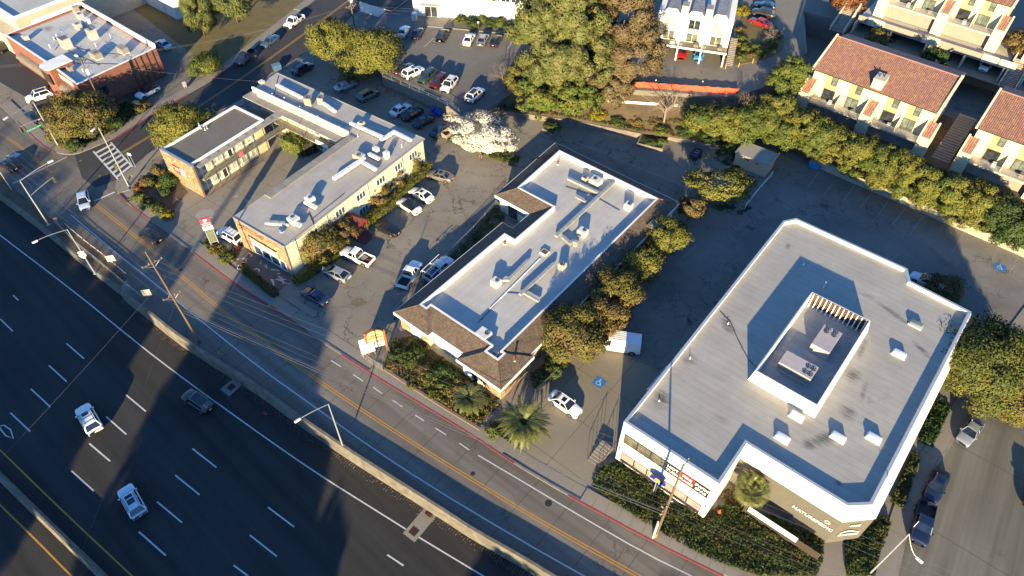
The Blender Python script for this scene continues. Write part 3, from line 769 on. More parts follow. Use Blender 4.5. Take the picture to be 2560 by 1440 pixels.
# spots read off the photo: local x, y, half sizes, turn, strength
SPOTS = [(1.6,5.6,1.5,1.9,.4,.9),(2.3,20.4,1.2,2.2,.8,.85),(2.0,38.6,.5,1.0,.2,.8),(1.2,12.6,1.4,1.2,.3,.7),(18.2,12.4,1.2,3.4,-.5,.85),(17.2,10.9,1.0,1.0,0,.7),(19.0,17.5,1.4,1.6,.3,.7),(17.4,23.0,1.3,1.6,.1,.8),(16.8,27.5,.6,2.4,.1,.8),(18.0,35.5,3.8,.7,-.25,.75),(22.5,32.0,2.2,.6,-.5,.75),(21.6,8.4,.7,.6,0,.8),(13.4,5.4,1.6,.8,.2,.35),(8.0,7.5,2.2,.9,.1,.3),(19.3,21.5,.5,2.2,.2,.6),(14.0,36.5,1.8,.5,.2,.35)]
# ----------------------------------------------------------------- A. white showroom on the right
RBo = at(1560,1054,8.6); FR_ = Frame(RBo, GRID)
rb = empty('showroom_building', (RBo.x,RBo.y,0), GRID, 'large white flat roofed showroom with grey lower walls and rooftop well', 'building')
topo = [(0,0),(11.9,0),(11.9,6.2),(23.3,6.2),(25.2,7.9),(25.35,41.5),(17.5,42.0),(16.4,44.0),(.6,44.0),(-.6,42.3)]
boto = [(-.02,-.02),(11.92,-.02),(11.92,6.1),(23.85,6.1),(26.45,8.75),(26.45,41.5),(18.5,42.4),(17.2,44.4),(.5,44.4),(-.9,42.5)]
deck = inset(topo, .28); ZD, ZT, ZB = 8.05, 8.6, 5.5
n = len(topo); k = MB()
k.add([(p[0],p[1],ZB) for p in boto]+[(p[0],p[1],ZT) for p in topo]+[(p[0],p[1],ZT) for p in deck]+[(p[0],p[1],ZD-.02) for p in deck],
      [(i,(i+1)%n,n+(i+1)%n,n+i) for i in range(n)]+[(n+i,n+(i+1)%n,2*n+(i+1)%n,2*n+i) for i in range(n)]+[(2*n+i,2*n+(i+1)%n,3*n+(i+1)%n,3*n+i) for i in range(n)]+[tuple(range(n-1,-1,-1))])
k.build('parapet_band', m_ww, rb)
k = MB(); cap1 = inset(topo, -.03); cap2 = inset(topo, .3)
ringwall(cap1, cap2, ZT+.004, ZT+.05).build('coping', mat('coping_metal', (.42,.46,.50), .5, .08, 3, metal=.3), rb)
MB().sheet(deck, ZD).build('roof_deck', membrane('grey_membrane', (.345,.33,.295), -0.0, .95, 60.0, .42, .42, .35, spots=SPOTS), rb)
low = inset(boto, .06)
MB().prism([tuple(p) for p in low[2:7]]+[tuple(p) for p in low[7:]]+[(low[0][0],low[0][1]+.3),(low[1][0],low[1][1]+.3)], -.4, ZB-.003).build('lower_wall', m_grey, rb)
MB().box(-.04,11.94,-.04,.34,-.4,ZB-.002).build('front_wall', m_ww, rb)
MB().box(11.6,11.96,.342,6.1,-.4,ZB-.003).build('return_wall', m_ww, rb)
MB().box(-.06,.3,.342,44,-.4,ZB-.004).build('west_wall', m_ww, rb)
fo, fu, fn = (0,-.04,0), (1,0,0), (0,-1,0)
for a in range(3): window(rb, fo, fu, fn, .5+a*1.78, .5+(a+1)*1.78-.03, 4.75, 6.55, (), m_bronze, g_grey, 'upper_window', .06)
# sign panels beside the windows
m_sblk = mat('black_sign_panel', (.02,.022,.024), .45, .1, 3); m_sred = mat('red_sign_panel', (.55,.02,.025), .45, .08, 3)
for j, (t1, t2, mm) in enumerate((('HOT','TUBS',m_sblk),('FIRE','PLACES',m_sred),('SWIM','SPAS',m_sblk))):
    x0 = 6.0+j*1.8; p = sidewall(rb, fo, fu, fn, x0, x0+1.76, 4.7, 6.5, .003, .06, mm, 'sign_panel'); p['label'] = f'{"red" if j==1 else "black"} sign panel reading {t1} {t2}'
    lettering(p, t1, (x0+.88,-.04,5.95), fu, fn, .66, m_trim, lift=.068, bold=.022); lettering(p, t2, (x0+.88,-.04,5.2), fu, fn, .66 if len(t2) < 6 else .5, m_trim, lift=.068, bold=.02)
    window(rb, fo, fu, fn, x0-.02, x0+1.78, 4.66, 6.54, (), m_bronze, m_sblk, 'sign_frame', .05)
# ground floor strip: dark glass under a pink printed banner
m_pinkb = mat('pink_window_print', (.34,.17,.19), .5, .12, .6, c2=(.46,.33,.26)); 
for a in range(6):
    x0 = .6+a*1.77; window(rb, fo, fu, fn, x0, x0+1.75, .55, 2.6, (), m_bronze, g_dark, 'shop_window', .06)
    b_ = sidewall(rb, fo, fu, fn, x0+.07, x0+1.69, 1.15, 2.52, .03, .05, m_pinkb, 'window_banner')
for x in (2.55,4.4,8.9,9.15): MB().tube((x,-.12,.6),(x,-.12,2.0),.025,.025,6).build('rod', m_bronze, rb)
for x in (.25,11.65): MB().box(x-.06,x+.06,-.2,-.042,3.0,3.25).build('wall_lamp', m_bronze, rb)
# alcove wall: signs and fence
ao = (11.9,6.16,0); n4 = (0,-1,0)
lettering(rb, 'NATUREPEDIC', (21.35,6.1,3.0), fu, n4, .70, m_trim, lift=.04, bold=.02)
k = MB()
for i in range(20):
    a0, a1 = 2*math.pi*i/20, 2*math.pi*(i+1)/20; k.add([(22.75+.3*math.cos(a0),6.1,3.95+.3*math.sin(a0)),(22.75+.3*math.cos(a1),6.1,3.95+.3*math.sin(a1)),(22.75+.2*math.cos(a1),6.1,3.95+.2*math.sin(a1)),(22.75+.2*math.cos(a0),6.1,3.95+.2*math.sin(a0))], [(0,1,2,3)])
k.build('ring_logo', m_trim, rb)
cn = Vector((1,-1,0)).normalized(); cu_ = Vector((1,1,0)).normalized()
cc0 = Vector((25.12,7.36,0))
lettering(rb, '4100', cc0+Vector((0,0,4.45)), cu_, cn, .62, m_trim, lift=.08, bold=.015)
lettering(rb, 'SLEEPSEEK', cc0+Vector((0,0,2.2)), cu_, cn, .5, m_trim, lift=.08, bold=.02)
k = MB()
for i in range(12):
    s0, s1 = -1.1+i*.18, -1.1+(i+1)*.18; zz = lambda s: 2.95+.28*math.sin(s*2.4+2.2)+.1*s
    a, b_ = cc0+cu_*s0+cn*.1, cc0+cu_*s1+cn*.1; k.quad((a.x,a.y,zz(s0)-.09),(b_.x,b_.y,zz(s1)-.09),(b_.x,b_.y,zz(s1)+.09),(a.x,a.y,zz(s0)+.09))
k.build('wave_logo', m_trim, rb)
# sale banner on the fence, and the fence itself, slat by slat
m_fence = mat('dark_fence_boards', (.075,.055,.04), .9, .25, 4)
fe = empty('board_fence', FR_.w(15.0,3.6,0), GRID, 'dark vertical board fence below the grey showroom wall', 'fence')
slat = MB().box(-.07,.07,-.015,.015,0,1.75).mesh('slat'); slat.materials.append(m_fence)
for i in range(52): inst('slat', slat, fe, (i*.172, .0, rng.uniform(-.03,.03)))
MB().box(-.1,9,.02,.07,1.4,1.5).build('rail', m_fence, fe); MB().box(-.1,9,.02,.07,.35,.45).build('rail', m_fence, fe)
bn = MB().box(-2.9,2.9,-.012,.012,0,1.05).build('sale_banner', mat('white_vinyl', (.78,.77,.75), .5, .05, 2), None, loc=FR_.w(18.3,3.53,1.0), rz=GRID, label='long white vinyl sale banner hung on the dark board fence', cat='banner')
lettering(bn, 'UP TO 60% OFF!', (0,-.012,.48), (1,0,0), (0,-1,0), .66, mat('grey_print', (.03,.03,.06), .6, .05, 3), lift=.012, ext=.003, spacing=1.08)
scribble(bn, (0,-.012,.92), (1,0,0), (0,-1,0), .12, 3.6, MATS['grey_print'], .012)
# rooftop well (plant screen) with stud wall at its back
px0, px1, py0, py1, ZP = 8.05, 16.35, 14.4, 30.5, 10.1
w1 = [(px0,py0),(px1,py0),(px1,py1),(px0,py1)]; w2 = [(px0+.45,py0+.1),(px1-.45,py0+.1),(px1-.35,py1-.12),(px0+.35,py1-.12)]
k = MB()
def slantwall(a, b, c, d): k.add([(*a,ZD-.01),(*b,ZD-.01),(*d,ZP),(*c,ZP)], [(0,1,2,3)])
tp = [(px0+.38,py0+.12),(px1-.38,py0+.12),(px1-.38,py1-.12),(px0+.38,py1-.12)]
sc = empty('plant_screen', FR_.w(0,0,0), GRID)
for i in range(4): slantwall(w1[i], w1[(i+1)%4], tp[i], tp[(i+1)%4])
it = inset(tp, .12)
for i in range(4): k.add([(*tp[i],ZP),(*tp[(i+1)%4],ZP),(*it[(i+1)%4],ZP),(*it[i],ZP)], [(0,1,2,3)])
for i in (0,1,3): k.add([(*it[i],ZP),(*it[(i+1)%4],ZP),(*it[(i+1)%4],ZD+.04),(*it[i],ZD+.04)], [(3,2,1,0)])
k.build('screen_wall', m_ww, sc)
tag(sc, 'white walled plant well in the middle of the showroom roof', 'roof screen')
MB().sheet(it, ZD+.03).build('well_floor', membrane('well_membrane', (.33,.33,.32), 0, 1.0, 5.0, .4, .4, .7), sc)
MB().box(px0+.5,px1-.5,py1-.26,py1-.22,ZD+.03,ZP-.05).build('back_board', mat('bare_sheathing', (.12,.065,.04), .9, .3, 3), sc)
stud = MB().add([(-.06,0,0),(.06,0,0),(.06,-.55,0),(-.06,-.55,0),(-.06,0,1.95),(.06,0,1.95)], [(0,1,5,4),(0,4,3),(1,2,5),(3,4,5,2),(0,3,2,1)]).mesh('stud'); stud.materials.append(m_trim)
for i in range(13): inst('stud', stud, sc, (px0+.75+i*.57, py1-.27, ZD+.035))
for (x, y, sx, sy) in ((9.6,27.7,1.3,1.1),(9.0,24.0,1.0,2.4),(9.1,20.3,.9,.8),(15.3,24.5,.7,3.4),(15.2,20.8,1.0,1.2)):
    MB().box(x-sx/2,x+sx/2,y-sy/2,y+sy/2,ZD+.034,ZD+.05).build('patch', mat('roof_patch', (.40,.39,.34), .8, .15, 2), sc)
fans4 = [(1.05,.45,.3),(1.75,.5,.3),(1.05,-.45,.3),(1.75,-.4,.3)]
machine('air_unit', (4.0,2.3,1.15), [(1.0,.5,.33),(1.6,.5,.33),(1.0,-.45,.33),(1.6,-.45,.33)], 'nearer mauve grey air unit with four fans inside the showroom roof well', FR_.w(11.9,19.1,ZD+.04), GRID, mat('mauve_unit_casing', (.42,.37,.36), .5, .06, 2))
machine('air_unit', (3.9,2.3,1.15), [(1.0,.5,.33),(1.6,.5,.33),(1.0,-.45,.33),(1.6,-.45,.33)], 'farther mauve grey air unit with four fans inside the showroom roof well', FR_.w(12.9,25.0,ZD+.04), GRID+R(90), MATS['mauve_unit_casing'])
# skylights
sk = bevelled(MB().prism([(-.75,-.4),(.75,-.4),(.75,.4),(-.75,.4)], .0, .38), 'dome', .1, 2, True)
m_dome = mat('frosted_dome', (.72,.73,.74), .3, .04, 2)
skl = ['frosted skylight nearest the grey alcove wall of the showroom roof','frosted skylight with dark puddle stain behind it on the showroom roof','frosted skylight nearest the street corner end of the showroom roof','frosted skylight touching the front of the white plant well','frosted skylight right of the plant well beside grey streaks','dull skylight farthest back on the showroom roof']
for (x, y), lb in zip(((14.65,9.6),(19.4,13.6),(22.5,16.0),(14.7,13.2),(20.6,29.4),(20.6,35.4)), skl):
    o = empty('skylight', FR_.w(x,y,ZD), GRID, lb, 'skylight', 'skylights on the showroom roof')
    MB().box(-.82,.82,-.47,.47,0,.12).build('kerb', m_trim, o); inst('dome', sk, o, (0,0,.121), mat=m_dome if lb[0] == 'f' else mat('grey_dome', (.16,.2,.18), .2, .05, 2))
for (x, y, h), lb in zip(((5.2,36.5,.35),(9.0,34.3,.9),(2.2,20.6,.3),(1.5,5.2,.25),(1.2,12.8,.4)), ('short vent pipe near the back corner of the showroom roof','thin tall vent pipe behind the plant well','stub vent pipe in the dark stain left of the plant well','stub vent pipe in the dark stain near the showroom front','blue grey stub pipe by the west edge of the showroom roof')):
    vent('roof_vent', FR_.w(x,y,ZD), h, .06, lb, m_ductw, h > .5)
pipe_run(FR_, [(0.4,21.8),(2.3,21.0),(4.2,19.2),(6.5,17.3),(8.1,16.6)], ZD, .03, m_pipe, 'black cable run crossing the west side of the showroom roof')
# glass bay on the west side
bay = empty('glass_bay', FR_.w(-.06,0,0), GRID, 'frosted glass lean-to bay on the west wall of the showroom', 'bay')
k = MB(); k.add([(0,8.6,0),(-1.9,9.4,0),(-1.9,14.4,0),(0,15.6,0),(0,9.2,4.2),(0,14.8,4.2),(-1.9,9.6,2.2),(-1.9,14.2,2.2)], [(1,2,7,6),(6,7,5,4),(0,1,6,4),(2,3,5,7)])
k.build('glazing', glass('bay_glass', (.22,.27,.28), .12), bay)
for y in (9.5,11.8,14.3): MB().tube((-1.92,y,0),(-1.92,y,2.2),.035,.035,6).build('glazing_bar', m_alu, bay); MB().tube((-1.92,y,2.2),(-.02,y,4.2),.035,.035,6).build('glazing_bar', m_alu, bay)

# ----------------------------------------------------------------- B. office with brown mansard in the middle
MBo = at(1252,975,3.4); FM = Frame(MBo, GRID)
ob_ = empty('office_building', (MBo.x,MBo.y,0), GRID, 'long low office with brown shingle mansard and pale flat roof', 'building')
eave = [(-19.5,.45),(-13,.45),(-13,1.3),(-7.5,1.3),(-7.5,0),(0,0),(0,6.7),(-.55,6.7),(-.75,45),(-25.4,45.1),(-24.5,27.9),(-17.5,27.9),(-17.5,23.7),(-19.5,23.7)]
EZ, PZ, DZ = 3.4, 4.6, 3.75
par = inset(eave, 2.6); par2 = inset(eave, 2.8)
n = len(eave)
k = MB(); k.add([(p[0],p[1],EZ) for p in eave]+[(p[0],p[1],PZ-.06) for p in par], [(i,(i+1)%n,n+(i+1)%n,n+i) for i in range(n)]); k.build('mansard_roof', m_shing, ob_)
ringwall(par, par2, PZ-.062, PZ, DZ-.02).build('parapet', m_ww, ob_)
ringwall(inset(eave,2.57), inset(eave,2.83), PZ+.003, PZ+.03, PZ+.004).build('coping', m_trim, ob_)
MB().sheet(inset(eave,2.79), DZ).build('roof_deck', membrane('pale_membrane', (.46,.442,.405), R(90), .92, 6.0, .3, .2, .1), ob_)
ringwall(inset(eave,-.05), inset(eave,.02), EZ-.5, EZ+.01, EZ-.5).build('fascia', m_trim, ob_)
k = MB(); e2 = inset(eave, .7); k.add([(p[0],p[1],EZ-.45) for p in inset(eave,.0)]+[(p[0],p[1],EZ-.45) for p in e2], [(n+i,n+(i+1)%n,(i+1)%n,i) for i in range(n)]); k.build('soffit', m_soffit, ob_)
wl_ = inset(eave, .55)
MB().prism([tuple(p) for p in wl_], -.2, EZ-.44).build('wall', m_cream, ob_)
# front: stone piers, white boarded windows, yellow recess
y1 = wl_[0].y; y2 = wl_[2].y; y3 = wl_[4].y
fn = (0,-1,0); fu = (1,0,0)
stones(ob_, (wl_[0].x,y1,0), fu, fn, 1.9, 2.9, .4, seed=3); stones(ob_, (wl_[1].x-1.6,y1,0), fu, fn, 1.6, 2.9, .4, seed=4)
m_board = mat('white_boarding', (.80,.79,.76), .7, .05, 1.5)
sidewall(ob_, (0,y1,0), fu, fn, wl_[0].x+1.95, wl_[1].x-1.65, .1, 2.5, .003, .06, m_board, 'boarded_window')
for j in range(3): x0 = wl_[2].x+.9+j*1.7; sidewall(ob_, (0,y2,0), fu, fn, x0, x0+1.66, .1, 2.2, .003, .06, m_board, 'boarded_window')
sidewall(ob_, (0,y3,0), fu, fn, wl_[4].x+.1, wl_[4].x+1.4, .1, 2.6, .003, .05, m_board, 'boarded_window')
window(ob_, (0,y3,0), fu, fn, wl_[4].x+1.5, wl_[4].x+2.6, 0.05, 2.5, (), m_trim, g_dark, 'door')
stones(ob_, (wl_[5].x-2.9,y3,0), fu, fn, 2.9, 2.9, .4, seed=5); stones(ob_, (wl_[5].x,y3,0), (0,1,0), (1,0,0), wl_[6].y-y3, 2.9, .4, seed=6)
for i in range(7): window(ob_, (wl_[7].x,0,0), (0,1,0), (1,0,0), 10+i*4.6, 12.4+i*4.6, .9, 2.4, (.5,), m_bronze, g_dark)
for yy in (9.2,18.3,27.6,36.7): stones(ob_, (wl_[7].x-.01,yy-.6,0), (0,1,0), (1,0,0), 1.2, 2.9, .35, seed=int(yy))
for i in range(4): window(ob_, (wl_[0].x,0,0), (0,1,0), (-1,0,0), 3+i*5, 5.2+i*5, .9, 2.4, (.5,), m_bronze, g_dark)
# porch end wall under the left gable return
window(ob_, (0,wl_[10].y,0), fu, fn, -22.2, -20.4, .05, 2.4, (.5,), m_bronze, g_blue, 'door')
sg = sidewall(ob_, (0,wl_[10].y,0), fu, fn, -20.2, -18.9, 1.6, 2.3, .003, .06, m_sblk, 'number_board'); scribble(sg, (-19.55,wl_[10].y,1.95), fu, fn, .34, 1.0, m_trim, lift=.07)
# seams/hip ridges
k = MB()
for i in (0,5,8,9,10): a = Vector((eave[i][0],eave[i][1],EZ)); b_ = Vector((par[i].x,par[i].y,PZ-.06)); k.tube(a+Vector((0,0,.02)), b_+Vector((0,0,.02)), .07, .07, 6)
k.build('hip_ridge', m_shing, ob_)
k = MB(); k.add([(-25.6,38.5,EZ+.05),(-25.6,38.9,EZ+.05),(-22.3,41.0,5.1),(-22.3,40.6,5.1)], [(0,1,2,3)]); k.add([(-25.6,38.5,EZ+.15),(-25.6,38.9,EZ+.15),(-22.3,41.0,5.2),(-22.3,40.6,5.2)], [(0,1,2,3)]); k.build('cricket_ridge', m_shing, ob_)
# machines on it
def onM(a, b): return FM.px(a, b, DZ+.9)
ulist = [((1240,702),(1.25,1.15,.95),[(.15,.1,.3)],m_unitw,'white air unit at the lower left duct of the office roof'),
 ((1209,832),(1.75,1.55,.85),[(.4,.25,.34)],m_unitw,'big square white air unit in the shaded front corner of the office roof'),
 ((1406,661),(.95,.95,.95),[(0,0,.36)],m_unit,'round topped beige condenser at the right duct of the office roof'),
 ((1457,577),(1.35,1.2,1.0),[(.2,.15,.3)],m_unitw,'white air unit in the middle of the office roof'),
 ((1490,450),(1.75,1.55,1.0),[(-.2,.1,.34)],m_unitw,'large white air unit by the back parapet of the office roof'),
 ((1463,443),(.85,.85,.8),[(0,0,.3)],m_unit,'small beige condenser beside the large unit at the back of the office roof'),
 ((1572,511),(1.15,1.05,.95),[(.1,.1,.32)],m_unitw,'white air unit in the right back corner of the office roof'),
 ((1237,880),(.8,.8,.55),[(0,0,.3)],m_unit,'low dull condenser tucked in the front notch of the office roof'),
 ((1440,603),(.6,.6,.8),[],m_duct,'small grey duct box near the middle of the office roof')]
for (q, sz, fans, mm, lb) in ulist:
    x, y = onM(*q); machine('air_unit', sz, fans, lb, FM.w(x,y,DZ), GRID, mm, curb=.12)
def dM(*pts): return [FM.px(a,b,DZ+.6) for a, b in pts]
duct('roof_duct', dM((1535,455),(1390,590)), .5, .42, 'long grey duct running down the middle of the office roof', m_duct, FM, DZ)
duct('roof_duct', dM((1420,445),(1497,482)), .5, .42, 'grey duct joining the back units of the office roof', m_duct, FM, DZ)
duct('roof_duct', dM((1405,590),(1425,607),(1450,590)), .4, .35, 'short bent grey duct at the middle unit of the office roof', m_duct, FM, DZ)
duct('roof_duct', dM((1320,650),(1272,698),(1250,698)), .45, .38, 'grey duct leading to the lower left unit of the office roof', m_duct, FM, DZ)
duct('roof_duct', dM((1385,658),(1300,736)), .45, .38, 'grey duct leading to the round topped condenser of the office roof', m_duct, FM, DZ)
duct('roof_duct', dM((1310,730),(1348,752)), .4, .35, 'short grey duct branch near the right parapet of the office roof', m_duct, FM, DZ, legs=False)
duct('roof_duct', dM((1440,490),(1465,503)), .35, .3, 'short duct stub west of the long duct on the office roof', m_duct, FM, DZ, legs=False)
k = empty('roof_hatch', FM.w(*onM(1362,622),DZ), GRID, 'open square roof hatch with brown inside on the office roof', 'hatch')
MB().box(-.55,.55,-.5,.5,0,.3).build('kerb', m_unitw, k); MB().box(-.42,.42,-.38,.38,.3,.31).build('opening', m_rust, k)
pipe_run(FM, dM((1320,730),(1265,725),(1195,800)), DZ, .04, m_pipe, 'black pipe winding across the front of the office roof')
pipe_run(FM, dM((1415,460),(1480,480),(1550,520)), DZ, .04, m_pipe, 'black pipe running to the right back unit of the office roof')
pipe_run(FM, dM((1350,640),(1225,765)), DZ, .1, m_ductw, 'long white pipe along the office roof')
pipe_run(FM, dM((1090,790),(1150,815),(1190,850)), DZ, .035, m_pipe, 'black pipe in the shaded left front corner of the office roof')
for q, lb in (((1395,400),'square rusty vent in the back left corner of the office roof'),((1262,600),'square rusty vent by the left parapet step of the office roof'),((1490,415),'terracotta flue on the back mansard of the office'),((1285,893),'tall flue on the front right mansard of the office')):
    x, y = onM(*q); vent('roof_vent', FM.w(x,y,DZ if q[1] not in (415,893) else 3.9), .6 if q[1] != 893 else 1.1, .12, lb, m_rust)
k = empty('stone_chimney', FM.w(*FM.px(1625,598,1),0), GRID, 'red brown stone chimney stack on the east side of the office', 'chimney')
MB().box(-.5,.5,-.9,.9,0,4.1).build('stack', mat('brick_red', (.20,.075,.045), .9, .25, 5), k); MB().box(-.58,.58,-.98,.98,4.1,4.22).build('cap', m_kerb, k)
# ----------------------------------------------------------------- C. two storey motel round a courtyard
MTo = at(710,615,6.2); FT = Frame(MTo, R(-35))
mt = empty('motel_building', (MTo.x,MTo.y,0), R(-35), 'two storey motel with grey flat roofs round a concrete courtyard', 'building')
HZ = 6.2
m_motroof = membrane('motel_membrane', (.40,.37,.325), R(90), 1.1, 8.0, .22, .45, .35)
m_brownroof = membrane('gravel_roof', (.155,.135,.105), 0, 1.0, 6.0, .15, .3, .4)
m_canopy = mat('canopy_roofing', (.36,.32,.27), .9, .2, .5, stain=.6)
# long wing
MB().box(-10.6,0,0,24.2,0,HZ-.05).build('long_wing_wall', m_cream, mt)
MB().box(-33.0,-.02,24.2,31.0,0,HZ-.051).build('back_wing_wall', m_cream, mt)
roofp = [(-10.75,-.12),(.15,-.12),(.15,31.2),(-35.4,31.2),(-34.9,25.0),(-10.75,25.0)]
k = MB(); k.prism(roofp, HZ-.05, HZ+.02).build('roof_slab', m_motroof, mt)
ringwall(inset(roofp,-.06), inset(roofp,.06), HZ-.12, HZ+.10, HZ+.03).build('roof_edge', mat('roof_edge_metal', (.30,.29,.28), .6, .12, 2), mt)
# raised white fascia wall along the courtyard side of the back wing and the grey kerb along the long wing
MB().box(-34.9,-11.2,24.75,25.05,HZ-.6,HZ+.55).build('fascia_wall', m_ww, mt)
MB().box(-10.72,-9.3,6.0,24.7,HZ+.021,HZ+.22).build('roof_kerb', mat('weathered_kerb', (.28,.26,.22), .9, .2, .7, stain=.5), mt)
# canopy (lower walkway roof) south of the back wing and down the small wing
MB().box(-35.2,-11.0,22.6,24.74,HZ-.55,HZ-.4).build('walkway_roof', m_canopy, mt)
MB().box(-26.6,-25.0,4.9,22.59,HZ-.553,HZ-.40).build('walkway_roof', m_canopy, mt)
for i in range(14):
    x = -34.2+i*1.72; MB().box(x-.07,x+.07,22.62,24.73,HZ-.399,HZ-.37).build('roof_batten', m_canopy, mt)
for i in range(9): MB().box(-26.2,-25.6,5.2+i*1.95,5.75+i*1.95,HZ-.398,HZ-.37).build('roof_patch', mat('blue_membrane_patch', (.16,.19,.24), .7, .15, 2), mt)
# upper walkway slab and railings
MB().box(-35.2,-11.0,22.7,24.19,2.85,3.05).build('walkway_deck', m_canopy, mt)
MB().box(-26.5,-25.1,5.0,22.69,2.853,3.048).build('walkway_deck', m_canopy, mt)
m_rail = mat('olive_railing', (.085,.085,.065), .7, .1, 4)
def railing(parent, a, b, z0, z1, n, m=None, panel=True):
    a = Vector(a); b = Vector(b); k = MB(); m = m or m_rail
    k.tube((a.x,a.y,z1),(b.x,b.y,z1),.035,.035,6); k.tube((a.x,a.y,z0+.1),(b.x,b.y,z0+.1),.025,.025,6)
    for i in range(n+1): p = a+(b-a)*(i/n); k.tube((p.x,p.y,z0),(p.x,p.y,z1),.018,.018,5,False)
    return k.build('railing', m, parent)
railing(mt, (-25.1,5.05), (-25.1,22.6), 3.05, 4.0, 110); railing(mt, (-25.1,22.7), (-11.0,22.7), 3.05, 4.0, 90); railing(mt, (-35.1,22.7), (-26.6,22.7), 3.05, 4.0, 50)
for i in range(9): MB().tube((-25.05,5.1+i*2.17,0),(-25.05,5.1+i*2.17,HZ-.55),.045,.045,8).build('post', m_rail, mt)
for i in range(6): MB().tube((-24.0+i*2.5,22.68,0),(-24.0+i*2.5,22.68,HZ-.55),.045,.045,8).build('post', m_rail, mt)
for i in range(3): MB().tube((-35.0+i*3.9,22.68,0),(-35.0+i*3.9,22.68,HZ-.55),.045,.045,8).build('post', m_rail, mt)
# small wing
MB().box(-33.4,-26.6,4.3,19.3,0,HZ-.3).build('small_wing_wall', m_cream, mt)
sw = [(-33.6,4.2),(-26.2,4.2),(-26.2,19.6),(-33.6,19.6)]
ringwall(sw, inset(sw,.3), HZ-.3, HZ+.05, HZ-.28).build('small_wing_parapet', m_ww, mt)
MB().sheet(inset(sw,.28), HZ-.26).build('small_wing_roof', m_brownroof, mt)
# stone end walls
MB().box(-33.7,-25.4,4.0,4.29,0,HZ+.08).build('stone_end_wall', m_mortar, mt)
stones(mt, (-33.7,4.0,0), (1,0,0), (0,-1,0), 8.3, HZ+.05, .42, seed=11)
MB().box(-33.75,-25.35,3.97,4.33,HZ+.081,HZ+.15).build('wall_coping', m_alu, mt)
MB().box(-10.8,.1,-.1,-.001,0,HZ-.14).build('stone_front', m_mortar, mt)
stones(mt, (-10.8,-.1,0), (1,0,0), (0,-1,0), 10.9, HZ-.16, .42, holes=((2.7,8.6,.25,3.9),(8.5,10.0,.25,2.5)), seed=12)
# wall sign on the small wing
sgn = sidewall(mt, (0,3.92,0), (1,0,0), (0,-1,0), -31.4, -29.5, 3.0, 4.3, .03, .12, m_sred, 'wall_sign'); sgn['label'] = 'red and white hotel sign panel on the stone end wall'
sidewall(mt, (0,3.92,0), (1,0,0), (0,-1,0), -29.49, -28.4, 3.0, 4.3, .03, .12, m_trim, 'wall_sign')
scribble(sgn, (-30.45,3.92,3.95), (1,0,0), (0,-1,0), .3, 1.5, m_trim, .13, 2); scribble(sgn, (-30.35,3.92,3.5), (1,0,0), (0,-1,0), .3, 1.2, m_trim, .13, 3)
lettering(sgn, '57', (-28.95,3.92,3.65), (1,0,0), (0,-1,0), .6, mat('grey_print', (.03,.03,.06), .6, .05, 3), lift=.13)
# windows: courtyard side of the small wing, two floors
m_ylw = mat('warm_wall_panel', (.60,.50,.28), .8, .06, 1)
for fl, z in ((0,.55),(1,3.55)):
    for i in range(7):
        s0 = 5.0+i*2.1
        if i == 6: sidewall(mt, (-26.6,0,0), (0,1,0), (1,0,0), s0, s0+1.8, z-.4, z+1.5, .003, .05, m_ylw, 'wall_panel'); continue
        if (fl == 0 and i == 2) or (fl == 1 and i == 3): window(mt, (-26.6,0,0), (0,1,0), (1,0,0), s0, s0+.95, z-.5, z+1.6, (), m_trim, g_dark, 'door'); window(mt, (-26.6,0,0), (0,1,0), (1,0,0), s0+1.05, s0+1.9, z, z+1.45, (), m_trim, g_cur)
        else: window(mt, (-26.6,0,0), (0,1,0), (1,0,0), s0, s0+1.9, z, z+1.45, (.5,), m_trim, g_cur)
MB().box(-25.06,-25.03,12.3,13.2,3.05,4.0).build('pink_towel', mat('pink_towel_cloth', (.62,.12,.16), .9, .08, 4), mt)
# back wing courtyard windows
for fl, z in ((0,.6),(1,3.6)):
    for i in range(9):
        s0 = -24.0+i*1.62-(.0 if i < 6 else -.2)
        if s0 > -11.9: continue
        window(mt, (0,24.2,0), (1,0,0), (0,-1,0), s0, s0+1.35, z, z+1.4, (.5,), m_trim, g_cur if i % 4 != 3 else g_dark)
    window(mt, (0,24.2,0), (1,0,0), (0,-1,0), -29.5, -28.6, z-.5, z+1.5, (), m_trim, g_dark, 'door')
    window(mt, (0,24.2,0), (1,0,0), (0,-1,0), -32.0, -30.4, z, z+1.4, (.5,), m_trim, g_dark)
MB().box(-17.4,-14.4,22.62,22.66,3.05,3.85).build('name_board', m_trim, mt)
window(mt, (0,22.66,0), (1,0,0), (0,-1,0), -13.6, -12.2, .7, 2.3, (.5,), m_trim, g_dark)
MB().box(-14.4,-11.1,22.67,24.19,0,2.85).build('stair_hall_wall', m_cream, mt)
# east side of the long wing
for s0, z in ((4.2,4.0),(4.2,1.1),(10.0,4.0),(14.6,4.0),(19.2,4.0),(10.0,1.1),(14.6,1.1),(19.2,1.1),(23.6,4.0),(27.2,4.0)):
    window(mt, (0.0,0,0), (0,1,0), (1,0,0), s0, s0+2.0, z, z+1.25, (.35,.68), m_trim, g_blue)
k = MB()
for s0 in (1.9,8.3,17.2,25.4): k.tube((.08,s0,0),(.08,s0,HZ-.1),.05,.05,6)
k.build('downpipe', m_cream, mt)
